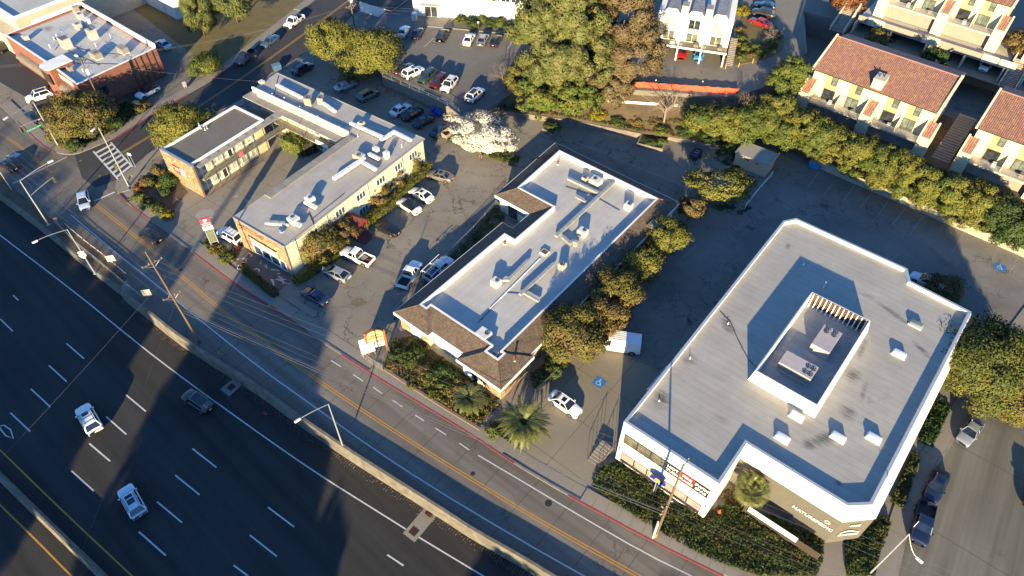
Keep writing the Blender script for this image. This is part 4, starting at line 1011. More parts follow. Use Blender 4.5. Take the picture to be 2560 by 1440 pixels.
# office shopfront
window(mt, (0,-.1,0), (1,0,0), (0,-1,0), -8.1, -2.3, 2.45, 3.85, (.5,), m_trim, g_cur, 'shop_window', .12)
for s0, s1 in ((-8.1,-6.2),(-6.15,-4.25),(-4.2,-2.3)): window(mt, (0,-.1,0), (1,0,0), (0,-1,0), s0, s1, .35, 2.3, (), m_trim, g_blue, 'shop_window', .12)
window(mt, (0,-.1,0), (1,0,0), (0,-1,0), -2.2, -.9, .3, 2.4, (), m_trim, g_blue, 'shop_window', .12)
MB().box(-8.2,-2.1,-.32,-.12,3.9,4.05).build('awning_rail', m_bronze, mt)
for x in (-6.5,-5.5,-4.6,-3.8): pass
MB().tube((-8.9,-.45,HZ-.75),(-4.2,-.45,HZ-.75),.05,.05,8).build('light_bar', m_red, mt)
for i in range(6): MB().tube((-8.8+i*.9,-.45,HZ-.75),(-8.8+i*.9,-.1,HZ-.5),.02,.02,5).build('light_bracket', m_metal, mt)
# stained glass shapes in the front windows
k = MB()
for x, z, r in ((-5.2,1.3,.35),(-3.2,1.5,.4)):
    k.add([(x+r*math.cos(a),-.18,z+r*math.sin(a)*.8) for a in np.linspace(0,5.2,9)], [tuple(range(9))])
k.build('window_decal', m_bronze, mt)
# front terrace with old white paint, brick steps, planters
MB().box(-10.4,.4,-3.3,-.35,.0,.11).build('entry_terrace', mat('stained_terrace', (.13,.115,.10), .9, .3, .9, c2=(.08,.075,.07)), mt)
k = MB(); rr = random.Random(5)
for i in range(16):
    x = rr.uniform(-9.5,0); y = rr.uniform(-2.9,-.6); P = [Vector((x,y))]
    for _ in range(4): P.append(P[-1]+Vector((rr.uniform(-.1,.5),rr.uniform(-.35,.3))))
    k.strip(P, rr.uniform(.08,.22), .113+.0005*i)
k.build('old_paint', m_white, mt)
for i in range(3): MB().box(-11.9+.0,-10.85,-2.2+i*.4,-.7+.01*i,.0+i*.16,.16+i*.16).build('brick_step', mat('brick_orange', (.33,.10,.04), .9, .25, 5), mt)
# red shingle entrance hood on the east side
gz = empty('entrance_hood', FT.w(1.6,12.1,0), R(-35), 'small red shingled entrance hood over motel side door', 'canopy')
m_redsh = shingle('red_shingle', (.15,.035,.025), 0)
k = MB(); k.add([(-1.6,-1.4,2.7),(1.3,-1.4,2.7),(1.3,1.4,2.7),(-1.6,1.4,2.7),(-1.6,0,3.75),(.1,0,3.75)], [(0,1,5,4),(1,2,5),(2,3,4,5),(3,0,4)]); k.build('roof', m_redsh, gz)
MB().box(-1.55,1.33,-1.43,1.43,2.58,2.695).build('fascia', m_sred, gz)
for sx in (1.15,): 
    for sy in (-1.25,1.25): MB().box(sx-.06,sx+.06,sy-.06,sy+.06,0,2.58).build('post', m_redsh, gz)
MB().box(-1.5,2.6,-1.2,1.2,.0,.12).build('step', mat('red_steps', (.16,.05,.04), .9, .2, 2), gz)
# roof machines
def onT(a, b): return FT.px(a, b, HZ+.8)
for (q, sz, fans, mm, lb, rz) in [((733,546),(1.5,1.3,.85),[(-.2,.1,.3)],m_unitw,'white air unit nearest the street on the motel roof',-35),
 ((775,497),(1.3,1.1,1.0),[(0,.1,.3)],m_unitw,'white air unit second from the street on the motel roof',-35),
 ((897,388),(1.7,1.3,.8),[(0,0,.34)],m_unit,'wide beige air unit at the head of the long motel wing',-35),
 ((771,251),(1.3,1.2,1.3),[(0,0,.4)],m_unitd,'larger taupe condenser on the back motel wing',-10),
 ((802,248),(1.1,1.1,1.1),[(0,0,.34)],m_unitd,'smaller taupe condenser beside the larger one on the back motel wing',-10),
 ((903,307),(1.0,.9,.8),[(0,0,.32)],m_unit,'beige condenser with curved duct on the back motel wing',-35),
 ((940,372),(.9,.8,.9),[],m_unitw,'white duct box near the east edge of the motel roof',-35),
 ((966,385),(.8,.8,1.1),[],m_unitw,'tall white duct box at the east edge of the motel roof',-35),
 ((702,570),(.6,.6,.6),[],mat('blue_tarp', (.03,.12,.30), .6, .15, 4),'small box under a blue tarp on the motel roof',-35)]:
    x, y = onT(*q); machine('air_unit', sz, fans, lb, FT.w(x,y,HZ+.02), R(rz), mm, curb=.15)
def dT(*pts): return [FT.px(a,b,HZ+.5) for a, b in pts]
duct('roof_duct', dT((663,558),(722,562)), .28, .25, 'thin white pipe duct reaching left from the front motel unit', m_ductw, FT, HZ+.02)
duct('roof_duct', dT((725,553),(752,565)), .5, .4, 'short white duct in front of the nearest motel unit', m_ductw, FT, HZ+.02)
duct('roof_duct', dT((762,505),(790,520)), .5, .4, 'short white duct in front of the second motel unit', m_ductw, FT, HZ+.02)
duct('roof_duct', dT((834,448),(912,396)), .6, .5, 'long white duct along the head of the long motel wing', m_ductw, FT, HZ+.02)
duct('roof_duct', dT((905,405),(940,425)), .5, .4, 'short white duct beside the wide beige unit of the motel', m_ductw, FT, HZ+.02)
duct('roof_duct', dT((692,213),(755,245)), .5, .42, 'white duct along the far end of the back motel wing', m_ductw, FT, HZ+.02)
duct('roof_duct', dT((808,258),(838,280)), .5, .42, 'short white duct right of the taupe condensers', m_ductw, FT, HZ+.02)
duct('roof_duct', dT((876,308),(960,345)), .5, .42, 'white duct in the middle of the back motel wing', m_ductw, FT, HZ+.02)
duct('roof_duct', dT((952,352),(985,330),(1028,352)), .5, .42, 'bent white duct at the east end of the back motel wing', m_ductw, FT, HZ+.02)
duct('roof_duct', dT((922,385),(948,398)), .5, .4, 'white duct stub between the motel duct boxes', m_ductw, FT, HZ+.02)
for i, (a, b) in enumerate(((682,240),(712,250),(751,272),(796,296),(850,322),(895,342),(985,372),(1005,368))):
    vent('roof_vent', FT.w(*FT.px(a,b,HZ),HZ+.02), .45, .05, 'white stub vent, number %s along the back motel wing from the side street' % ('first','second','third','fourth','fifth','sixth','seventh','eighth')[i], m_ductw)
pipe_run(FT, dT((860,478),(775,545)), HZ+.02, .04, m_pipe, 'black pipe along the east half of the long motel wing')
pipe_run(FT, dT((695,183),(684,230),(735,262)), HZ+.02, .035, m_pipe, 'black conduit across the far end of the back motel wing')
pipe_run(FT, dT((730,600),(785,560),(770,525)), HZ+.02, .05, m_pipe, 'thick black pipe on the front corner of the motel roof')
for i, q in enumerate(((512,322),(517,318),(502,318),(497,310))):
    vent('roof_vent', FT.w(*FT.px(*q,HZ),HZ-.26), .5, .09, 'grey vent pipe %s of four on the brown small wing roof' % ('nearest','second','third','farthest')[i], m_duct, False)
k = empty('satellite_box', FT.w(*FT.px(655,208,HZ),HZ+.02), R(-35), 'beige square hatch at the street end of the back motel wing', 'hatch'); MB().box(-.45,.45,-.4,.4,0,.35).build('kerb', m_unit, k); MB().box(-.5,.5,-.45,.45,.35,.42).build('lid', m_unitw, k)
# painted red lines in the courtyard and pale repair patch
fo_ = bpy.data.objects['motel_forecourt']
for a, b in (((519,490),(585,445)),((585,445),(655,403)),((655,403),(713,368))): A, B = px([a,b]); MB().strip([A,(A+B)/2,B], .16, .013).build('red_line', m_red, fo_)
def blob(par, c, r, z, m, seed, name='repair_patch', sq=1.0):
    rr = random.Random(seed); p = at(*c); P = [(p.x+r*(1+rr.uniform(-.3,.25))*math.cos(a),p.y+sq*r*(1+rr.uniform(-.3,.25))*math.sin(a)) for a in np.linspace(0,2*math.pi,17)[:-1]]
    return MB().sheet(P, z).build(name, m, par)
m_rep = mat('pale_repair', (.30,.28,.25), .9, .1, 2)
blob(fo_, (513,537), 1.5, .013, m_rep, 3); blob(fo_, (590,491), .45, .013, m_rep, 4); blob(fo_, (616,503), .4, .0135, m_rep, 5)
te = bpy.data.objects['terrace']
blob(te, (897,757), 1.1, .012, mat('broken_asphalt', (.20,.16,.10), .95, .3, 3), 6, 'pothole_patch', .7)
# bicycle-lane and entrance kerb island by the blue car
isl = px([(727,740),(795,782),(785,795),(717,752)]); MB().prism(isl, 0, .14).build('kerb_island', a_walk, kind='structure')

# ----------------------------------------------------------------- D. brick building with white coated roof, top left
BKo = at(192,212,6.0); FB = Frame(BKo, R(-39))
bk = empty('brick_building', (BKo.x,BKo.y,0), R(-39), 'brick office building with patchy white coated roof full of machines', 'building')
def brickmat(name, a, b2):
    m, n_, b, out = _new(name); v = coords(n_)
    mp = N(n_, 'ShaderNodeMapping'); mp.inputs['Rotation'].default_value = (R(90),0,0); n_.links.new(v, mp.inputs[0])
    f = ramp(n_, noise_tex(n_, v, 1.2, 5, .7), .3, .7); cc = mixc(n_, f, a, b2); g = noise_tex(n_, v, 12, 2); g2 = N(n_, 'ShaderNodeMapRange'); g2.inputs[3].default_value = .75; g2.inputs[4].default_value = 1.2; n_.links.new(g, g2.inputs[0])
    n_.links.new(mixc(n_, 1.0, cc, g2.outputs[0], 'MULTIPLY'), b.inputs['Base Color']); b.inputs['Roughness'].default_value = .92
    MATS[name] = m; return m
m_brick = brickmat('red_brick', (.15,.058,.04), (.24,.098,.066))
HB = 6.0
outb = [(-28.4,.3),(-11.2,.3),(-11.2,-.6),(-7.9,-.6),(-7.9,.3),(0,0),(-.4,16.5),(-28.5,16.8)]
MB().prism(outb, -.1, HB-.6, bottom=False).build('wall', m_brick, bk)
wm = membrane('white_coating', (.47,.47,.455), 0, 1.2, 7, .25, .6, .6, spots=[(rng.uniform(-26,-2),rng.uniform(1.5,15),rng.uniform(.8,2.6),rng.uniform(.6,1.6),rng.uniform(0,3),.6) for _ in range(9)])
ringwall(outb, inset(outb,.3), HB-.601, HB, HB-.62).build('parapet', m_brick, bk)
ringwall(inset(outb,-.04), inset(outb,.34), HB+.003, HB+.07, HB+.004).build('coping', m_trim, bk)
MB().sheet(inset(outb,.28), HB-.55).build('roof_deck', wm, bk)
MB().box(-28.2,-.6,16.35,16.7,HB+.071,HB+.8).build('back_parapet', m_ww, bk)
MB().box(-28.3,-27.9,6.0,16.34,HB+.071,HB+.8).build('west_parapet', m_ww, bk)
# rounded canopies and entrance drum
def hoodstrip(x0, x1, y, z, d, m):
    k = MB(); prof = [(d*math.sin(a), -d*.62*(1-math.cos(a))) for a in np.linspace(0,math.pi/2,6)]
    k.add([(x0,y,z)]+[(x0,y-o_,z+h_) for o_, h_ in prof]+[(x1,y,z)]+[(x1,y-o_,z+h_) for o_, h_ in prof], [(i,i+1,i+8,i+7) for i in range(1,6)]+[tuple(range(6,-1,-1)),tuple(range(7,14))]); return k.build('canopy', m, bk)
m_canb = mat('bronze_canopy', (.22,.18,.14), .6, .15, 1.5)
hoodstrip(-24.5,-12.0,.3,3.6,1.2,m_canb); hoodstrip(-7.2,-1.2,.2,3.6,1.3,m_canb)
MB().prism([(-11.25,.25),(-11.25,-.9),(-10.6,-1.4),(-8.6,-1.4),(-7.85,-.9),(-7.85,.25)], 0, HB+.35).build('entrance_drum', m_brick, bk)
MB().prism([(-11.3,3.6),(-11.3,-.92),(-10.6,-1.45),(-8.6,-1.45),(-7.8,-.92),(-7.8,3.6)], HB+.351, HB+.48).build('drum_roof', m_trim, bk)
MB().box(-11.2,-7.9,-.3,3.5,HB-.5,HB+.35).build('drum_back', m_brick, bk)
for i in range(5): MB().box(-10.9+i*.62,-10.45+i*.62,-1.47,-1.42,3.4,5.6).build('slot_window', m_bronze, bk)
window(bk, (-.1,0,0), (0,1,0), (1,-.02,0), 3.2, 4.8, 2.0, 3.6, (), m_bronze, g_dark)
for i in range(5): MB().tube((-.15,10.5+i*1.2,0),(-.2,10.5+i*1.2,HB),.06,.06,6).build('downpipe', m_bronze, bk)
window(bk, (0,-.0,0), (1,0,0), (0,-1,0), -6.6, -1.6, .4, 2.6, (.25,.5,.75), m_bronze, g_dark, 'shop_window')
sidewall(bk, (0,.2,0), (1,0,0), (0,-1,0), -7.4, -1.0, 4.5, 5.4, .05, .1, m_cream, 'name_board')
def onB(a, b): return FB.px(a, b, HB+.4)
mgu = [((33+.0,0),),]
for (q, sz, fans, mm, lb) in [((61,89),(1.1,1.0,.8),[],m_unit,'small beige louvred unit at the west end of the white roof'),
 ((163,106),(2.2,1.6,1.7),[(-.5,.3,.35),(.3,.3,.35),(-.5,-.35,.35),(.3,-.35,.35)],m_unit,'big dark topped cooling unit left of centre on the white roof'),
 ((230,84),(1.7,1.5,1.7),[(-.35,.1,.33),(.4,.1,.33)],m_unit,'tall twin fan unit in the middle of the white roof'),
 ((238,133),(2.3,1.5,1.0),[(.2,.1,.3)],m_unitd,'taupe packaged unit near the street side of the white roof'),
 ((305,120),(2.2,1.4,1.0),[],m_unitd,'taupe packaged unit near the east corner of the white roof'),
 ((192,60),(1.5,1.2,.9),[(.1,0,.3)],m_unit,'beige unit beside the stained patch on the white roof'),
 ((186,18),(1.4,1.1,1.0),[],m_unitd,'taupe box at the back corner of the white roof'),
 ((197,34),(1.5,1.1,.8),[(.1,0,.3)],m_unit,'beige fan unit near the back corner of the white roof'),
 ((172,167),(1.1,.8,.8),[(-.1,0,.25)],m_unitd,'small dark unit in the front notch of the white roof'),
 ((212,46),(1.6,1.2,.7),[],m_ductw,'white sheet metal box near the back of the white roof'),
 ((189,137),(.7,.5,.7),[],m_ductw,'small white louvre box right of the entrance drum roof')]:
    x, y = onB(*q); machine('air_unit', sz, fans, lb, FB.w(x,y,HB-.55), R(-39), mm, curb=.2)
rr = random.Random(9); NTH = ('first','second','third','fourth','fifth','sixth','seventh','eighth','ninth','tenth','eleventh','twelfth','thirteenth','fourteenth')
for i, (x, y) in enumerate(sorted((rr.uniform(-22,-2.5), rr.uniform(2.5,14.5)) for _ in range(14))):
    vent('roof_vent', FB.w(x,y,HB-.55), rr.uniform(.25,.8), rr.uniform(.05,.09), 'thin vent pipe on the white coated roof, %s from its west end' % NTH[i], m_ductw if i % 3 else m_pipe, i % 2 == 0, 'vents on the white coated roof')
for i, pts in enumerate((((-21,6),(-12,7.5),(-8,9)),((-8,9),(-3,12)),((-14,5.5),(-4,6.5)),((-9,3.5),(-1.5,9)),((-20,8.5),(-16,4)))):
    pipe_run(FB, pts, HB-.55, .035, m_pipe, ('long black conduit across the west half of the white roof','black conduit toward the back parapet of the white roof','black conduit in front of the tall twin fan unit','black conduit along the street side of the white roof','black conduit by the big cooling unit')[i])

# neighbours at the top edge of the picture
nb = empty('beige_building', FB.w(0,0,0), R(-39), 'flat roofed beige building with tall plain wall at the top left', 'building')
MB().box(-60,-30.8,3.9,34,0,7.0).build('wall', mat('beige_stucco', (.50,.44,.34), .9, .08, .8, stain=.15), nb); 
o1 = [(-60.05,3.85),(-30.7,3.85),(-30.7,34),(-60.05,34)]; ringwall(o1, inset(o1,.4), 6.99, 7.5, 7.02).build('parapet', m_ww, nb); MB().sheet(inset(o1,.38), 7.03).build('roof_deck', membrane('stained_roof', (.45,.44,.40), 0, 1.2, 8, .2, .5, .8), nb)
MB().box(-30.69,-29.6,8.5,11.5,4.6,4.9).build('door_hood', m_unitd, nb)
MB().box(-40,-31.5,1.2,3.84,0,4.2).build('low_wing', MATS['beige_stucco'], nb)
# ----------------------------------------------------------------- E. raised ground at the back: upper lot, hillside, drive
ZU, ZH = 2.2, 5.0
up = px([(957,192),(1113,263),(1150,292),(1228,268),(1290,225),(1340,150),(1345,-60),(985,-60),(960,30),(905,75),(930,140)], ZU)
MB().prism([tuple(p) for p in up], -.1, ZU, bottom=False).build('upper_lot', a_up, kind='structure')
rw = px([(957,192),(1113,263),(1150,292)], ZU)
wlr = empty('timber_retaining_wall', (0,0,0), 0, 'weathered retaining wall below the upper parking lot', 'wall')
P = smooth_line([Vector(p) for p in rw], 0)
for a, b in zip(P[:-1], P[1:]):
    d = (b-a); L = d.length; rz = math.atan2(d.y,d.x); nb_ = max(1,int(L/.35))
    for i in range(nb_):
        q = a+d*((i+.5)/nb_); MB().cbox((q.x,q.y,0),(L/nb_-.015,.16,ZU+.25+rng.uniform(-.05,.05)),rz).build('board', mat('grey_timber', (.30,.25,.19), .95, .25, 3, stain=.4), wlr)
MB().curb(offset(P,.2), .35, ZU, ZU+.12).build('kerb', m_kerb, wlr)
MB().curb(offset(P,-.16), .18, 0.02, .5).build('base_board', mat('grey_timber2', (.22,.18,.13), .95, .25, 3), wlr)
for i, (p, t) in enumerate(along(P, 2.4)): MB().tube((p.x,p.y,ZU),(p.x,p.y,ZU+1.0),.03,.03,6).build('rail_post', m_metal, wlr)
k = MB(); k.path([Vector((p.x,p.y,ZU+1.0)) for p in P], .025, 6); k.path([Vector((p.x,p.y,ZU+.55)) for p in P], .02, 6); k.build('rail', m_metal, wlr)
ul = bpy.data.objects['upper_lot']
for a, b in (((1130,50),(1108,68)),((1178,82),(1152,112)),((1260,88),(1240,118)),((1290,92),(1268,122)),((1085,95),(1060,118))):
    A, B = px([a,b], ZU); MB().strip([A,(A+B)/2,B], .1, ZU+.006).build('bay_line', m_white, ul)
kb = smooth_line(px([(1065,66),(1130,72),(1200,78),(1310,90)], ZU), 1); MB().curb(kb, .25, ZU-.02, ZU+.14).build('kerb', m_kerb, ul)
walk = px([(1062,64),(1075,30),(1120,36),(1122,52),(1135,72)], ZU); MB().prism([tuple(p) for p in walk], ZU-.01, ZU+.1).build('entrance_walk', a_walk, ul)

# pale blue and white clinic at the top
clo = at(1118,14,ZU+4.2); cl = empty('clinic_building', at(1120,44,ZU), R(-8), 'long white clinic with pale blue trim bands and strip windows', 'building')
m_pbl = mat('pale_blue_trim', (.36,.55,.60), .7, .06, 2)
MB().box(-1.5,25,0,16,0,3.0).build('lower_wall', m_ww, cl); MB().box(-1.5,25,-.5,16,3.0,6.2).build('upper_wall', m_ww, cl)
MB().box(-1.6,25.1,-.62,-.501,2.9,3.15).build('blue_band', m_pbl, cl); MB().box(-1.6,25.1,-.6,-.501,4.2,4.35).build('blue_band', m_pbl, cl)
for x in (-1.55,11,24.95): MB().box(x-.06,x+.2,-.61,-.502,3.16,6.2).build('blue_post', m_pbl, cl)
for i in range(9): window(cl, (0,-.5,0), (1,0,0), (0,-1,0), 3.5+i*2.1, 5.3+i*2.1, 4.6, 5.7, (.5,), m_trim, g_dark)
sdr = bevelled(MB().box(0,.06,0,.03,0,2.6), 'batten', .005, 1)
for i in range(26): inst('batten', sdr, cl, (1.2+i*.62,-.032,.2), mat=mat('pale_batten', (.62,.58,.52), .8, .06, 2))
MB().box(-1.7,25.3,-.8,16.2,6.2,6.45).build('roof', m_motroof, cl)
MB().box(-7.5,-1.51,-.2,10,0,3.6).build('entrance_block', m_ww, cl); MB().box(-5.6,-1.2,-1.6,-.1,3.0,3.15).build('entrance_hood', m_unit, cl)
window(cl, (0,-.2,0), (1,0,0), (0,-1,0), -5.0, -2.2, .05, 2.6, (.5,), m_trim, g_dark, 'door')
MB().box(-7.4,-6.4,-2.6,-1.7,0,1.7).build('service_cabinet', m_unitw, cl)

# dark hut at the head of the side street
hut = empty('low_hut', at(950,30,0), R(-30), 'low dark roofed hut beside the side street', 'hut')
MB().box(-4,5,-2,6,0,2.6).build('wall', m_ww, hut); MB().box(-4.3,5.3,-2.3,6.3,2.6,2.8).build('roof', mat('dark_roofing', (.05,.05,.052), .9, .15, 1), hut)

# white house on the grass
wh = empty('white_house', FB.w(-18.5,31.1,0), R(-39), 'white building end on the dry grass slope at the top', 'house')
MB().box(-13,0,0,9,0,6).build('wall', m_ww, wh); MB().box(-13.3,.3,-.3,9.3,6,6.25).build('roof', m_unit, wh); MB().box(-4.6,-3.8,-.08,-.001,0,6).build('corner_trim', mat('pale_yellow', (.66,.62,.45), .8, .05, 1), wh)
grs = px([(395,70),(470,128),(560,170),(660,98),(780,0),(900,-90),(480,-150),(330,20)])
MB().sheet(grs, .012).build('grass_bank', m_grassdry, kind='structure')
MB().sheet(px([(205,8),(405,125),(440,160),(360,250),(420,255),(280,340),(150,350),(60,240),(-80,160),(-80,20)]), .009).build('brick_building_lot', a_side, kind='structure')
MB().sheet(px([(385,118),(440,130),(520,165),(560,180),(470,232),(390,275),(345,245)]), .013).build('service_drive', asphalt('drive_grey', (.17,.155,.13), .5, .2, .4, .5), kind='structure')

# --- hillside sheet from the toe walls up to the drive
toe = smooth_line(px([(1228,275),(1300,282),(1430,300),(1603,333),(1700,345),(1803,367),(1850,352),(1900,340),(1960,362),(2030,400),(2150,450),(2240,487),(2400,557),(2560,625),(2700,690)], 1.0), 1)
crest = smooth_line(px([(1330,150),(1420,170),(1530,222),(1640,228),(1760,238),(1840,240),(1905,220),(1960,235),(2000,262),(2140,320),(2290,398),(2380,420),(2500,480),(2620,540),(2720,590)], 4.0), 1)
m_hill = mat('hill_soil', (.14,.09,.05), .95, .25, .5, c2=(.07,.06,.03), bump=.6, bscale=4)
def resample(P, n):
    L = length(P); return [p for p, t in along(P, L/(n-1)*.99999)][:n]
NT, NV = 70, 9
tA = resample(toe, NT); tB = resample(crest, NT); k = MB(); vs = []; fs = []
for i in range(NT):
    zc_ = 4.9 if i < NT*.42 else 2.6
    for j in range(NV):
        t = j/(NV-1); p = tA[i]*(1-t)+tB[i]*t; z = .9+(zc_-.9)*t+(noise.noise(Vector((p.x*.25,p.y*.25,0)))*.5 if 0 < j < NV-1 else 0); vs.append((p.x,p.y,z))
for i in range(NT-1):
    for j in range(NV-1): fs.append((i*NV+j,(i+1)*NV+j,(i+1)*NV+j+1,i*NV+j+1))
k.add(vs, fs); k.build('hillside', m_hill, smooth=True, kind='structure')
# toe walls
m_toe = mat('pale_retaining_concrete', (.42,.37,.28), .9, .18, .8, c2=(.27,.23,.17), stain=.4); m_gard = mat('shaded_grey_garden_concrete', (.22,.195,.155), .9, .2, .8, c2=(.11,.095,.075), stain=.6)  # garden concrete has shade painted into its grey; hedge wall concrete stays pale
t1 = smooth_line(px([(1228,275),(1300,282),(1430,300),(1603,333)], 1.0), 1); t2 = smooth_line(px([(1670,337),(1803,367),(1850,352)], 1.0), 1)
MB().curb(t1, .3, -.05, 1.0).build('garden_wall', m_gard, label='low concrete garden wall at the foot of the big trees', cat='wall')
MB().curb(t2, .3, -.05, 1.0).build('garden_wall', m_gard, label='low concrete garden wall left of the small shed', cat='wall')
t3 = smooth_line(px([(2035,402),(2150,452),(2240,490),(2400,560),(2560,628),(2700,692)], .9), 1)
MB().curb(t3, .35, -.05, 1.5).build('hedge_wall', m_toe, label='long pale concrete retaining wall under the hedge of the back lot', cat='wall')
for lb, pts in (('concrete planter box with dark shrubs near the blossom tree',[(1355,320),(1384,340),(1405,308),(1375,296)]),('square concrete planter with grass jutting into the empty back lot',[(1592,358),(1657,373),(1671,340),(1604,331)])):
    P = [tuple(p) for p in px(pts, .7)]; o = empty('planter_box', (0,0,0), 0, lb, 'planter')
    ringwall(P, inset(P,.25), -.05, .7, .5).build('planter_wall', m_gard, o); MB().sheet(inset(P,.24), .55).build('soil', mat('mossy_soil', (.06,.07,.025), .95, .2, 1.5), o)

# --- upper drive plate with townhouses
upp = px([(1330,150),(1420,180),(1530,222),(1640,228),(1760,238),(1840,240),(1905,220)], ZH)
MB().prism([tuple(p) for p in upp]+[(58,128),(62,145),(140,90),(260,20),(420,300),(0,420),(10,150)], 0, ZH, bottom=False).build('upper_drive', asphalt('drive_asphalt', (.20,.180,.150), .5, .18, .35, .3), kind='structure')
# stacked timber wall and orange netting fence along its edge
tw = empty('timber_crib_wall', (0,0,0), 0, 'stacked timber retaining wall under the orange fence', 'wall')
A, B = at(1528,222,ZH-1).to_2d(), at(1850,245,ZH-1).to_2d(); d = B-A; rz = math.atan2(d.y,d.x); nl = 12
m_log = mat('raw_timber', (.52,.42,.27), .9, .25, 2, c2=(.22,.15,.09))
for r_ in range(6):
    for i in range(nl):
        q = A+d*((i+.5+(r_%2)*.3)/nl); MB().cbox((q.x+rng.uniform(-.03,.03),q.y-.15*r_*0+rng.uniform(-.05,.05),ZH-2.6+r_*.42),(d.length/nl-.04,.3,.38),rz).build('timber', m_log, tw)
of = empty('orange_fence', (0,0,0), 0, 'bright orange netting fence along the edge of the upper drive', 'fence')
A, B = at(1530,212,ZH).to_2d(), at(1845,234,ZH).to_2d(); d = B-A
m_or = mat('orange_netting', (.75,.085,.02), .7, .15, 2.5, c2=(.55,.05,.015))
for i in range(12):
    a = A+d*(i/12); b = A+d*((i+.985)/12); k = MB(); seg = 6; top = []; nm = Vector((d.y,-d.x)).normalized()
    vs = []
    for j in range(seg+1):
        p = a+(b-a)*(j/seg); s_ = .12*math.sin(j/seg*math.pi)
        for z, o_ in ((.05,.25),(.5,.16),(1.05,.0)): vs.append((p.x+nm.x*o_,p.y+nm.y*o_,ZH+z-s_*(z > 1)))
    k.add(vs, [(j*3+c,(j+1)*3+c,(j+1)*3+c+1,j*3+c+1) for j in range(seg) for c in (0,1)]); k.build('netting', m_or, of)
    MB().tube((a.x,a.y,ZH),(a.x,a.y,ZH+1.15),.03,.03,6).build('stake', m_rust, of)
for q in ((1640,201),(1757,204),(1577,196)):
    p = at(*q, ZH+1.2); 
    MB().tube((p.x,p.y,ZH+1.15),(p.x,p.y,ZH+1.35),.09,.09,8).build('warning_lamp', m_trim, of)
# white pipe rail below with posts
wr = empty('white_pipe_rail', (0,0,0), 0, 'pair of white pipes on posts on the bare slope below the orange fence', 'pipe rail')
A, B = at(1515,250,3.4), at(1718,264,3.4)
MB().tube(A, B, .12, .12, 8).build('pipe', m_trim, wr); MB().tube(A+Vector((0,-.3,-.1)), B+Vector((0,-.3,-.1)), .1, .1, 8).build('pipe', m_trim, wr)
for t in (.02,.2,.38,.6,.85): p = A+(B-A)*t; MB().tube((p.x,p.y,1.0),(p.x,p.y,3.5),.06,.06,6).build('post', m_wood, wr)
MB().box(-.2,.2,-.02,.02,0,.5).build('notice', m_trim, wr, loc=at(1559,262,2.6))
# yellow bollards on the drive kerb
for i, q in enumerate(((1813,172),(1846,168),(1881,158),(1910,147),(1936,136))):
    p = at(*q, ZH); MB().tube((0,0,0),(0,0,.95),.07,.07,8).build('yellow_bollard', mat('bollard_yellow', (.62,.42,.03), .6, .1, 3), loc=p, label='yellow bollard, %s from the townhouse along the drive kerb' % ('first','second','third','fourth','fifth')[i], cat='bollard', group='yellow bollards on the drive')
island = smooth_line(px([(1838,150),(1845,60),(1870,20),(1905,30),(1950,75),(1962,110),(1945,135),(1900,152),(1838,165)], ZH), 1); MB().prism([tuple(p) for p in island], ZH-.05, ZH+.12).build('planted_island', m_grassdry, kind='structure')

# ----------------------------------------------------------------- F. white townhouse row with balconies over carports
THo = at(1636,108,7.9); th_rz = math.atan2(at(1813,134,7.9).y-THo.y, at(1813,134,7.9).x-THo.x)
FH = Frame(THo, th_rz); th = empty('townhouse_row', (THo.x,THo.y,0), th_rz, 'white townhouse row with bay fronts, balconies and open carports', 'building')
WL = (at(1813,134,7.9)-THo).length; u3 = WL/3
m_slate = shingle('blue_slate', (.20,.22,.25), 0)
MB().box(-.2,WL+.2,.0,2.2,7.7,7.95).build('deck', m_unitd, th); MB().box(-.25,WL+.25,-.12,-.001,7.65,8.0).build('deck_fascia', m_ww, th)
MB().box(-.2,WL+.2,2.2,13,7.7,13.4).build('wall', m_ww, th)
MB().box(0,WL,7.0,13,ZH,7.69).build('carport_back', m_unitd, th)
for x in (0.1,u3,2*u3,WL-.1): MB().box(x-.12,x+.12,.05,7,ZH,7.69).build('carport_pier', m_ww, th)
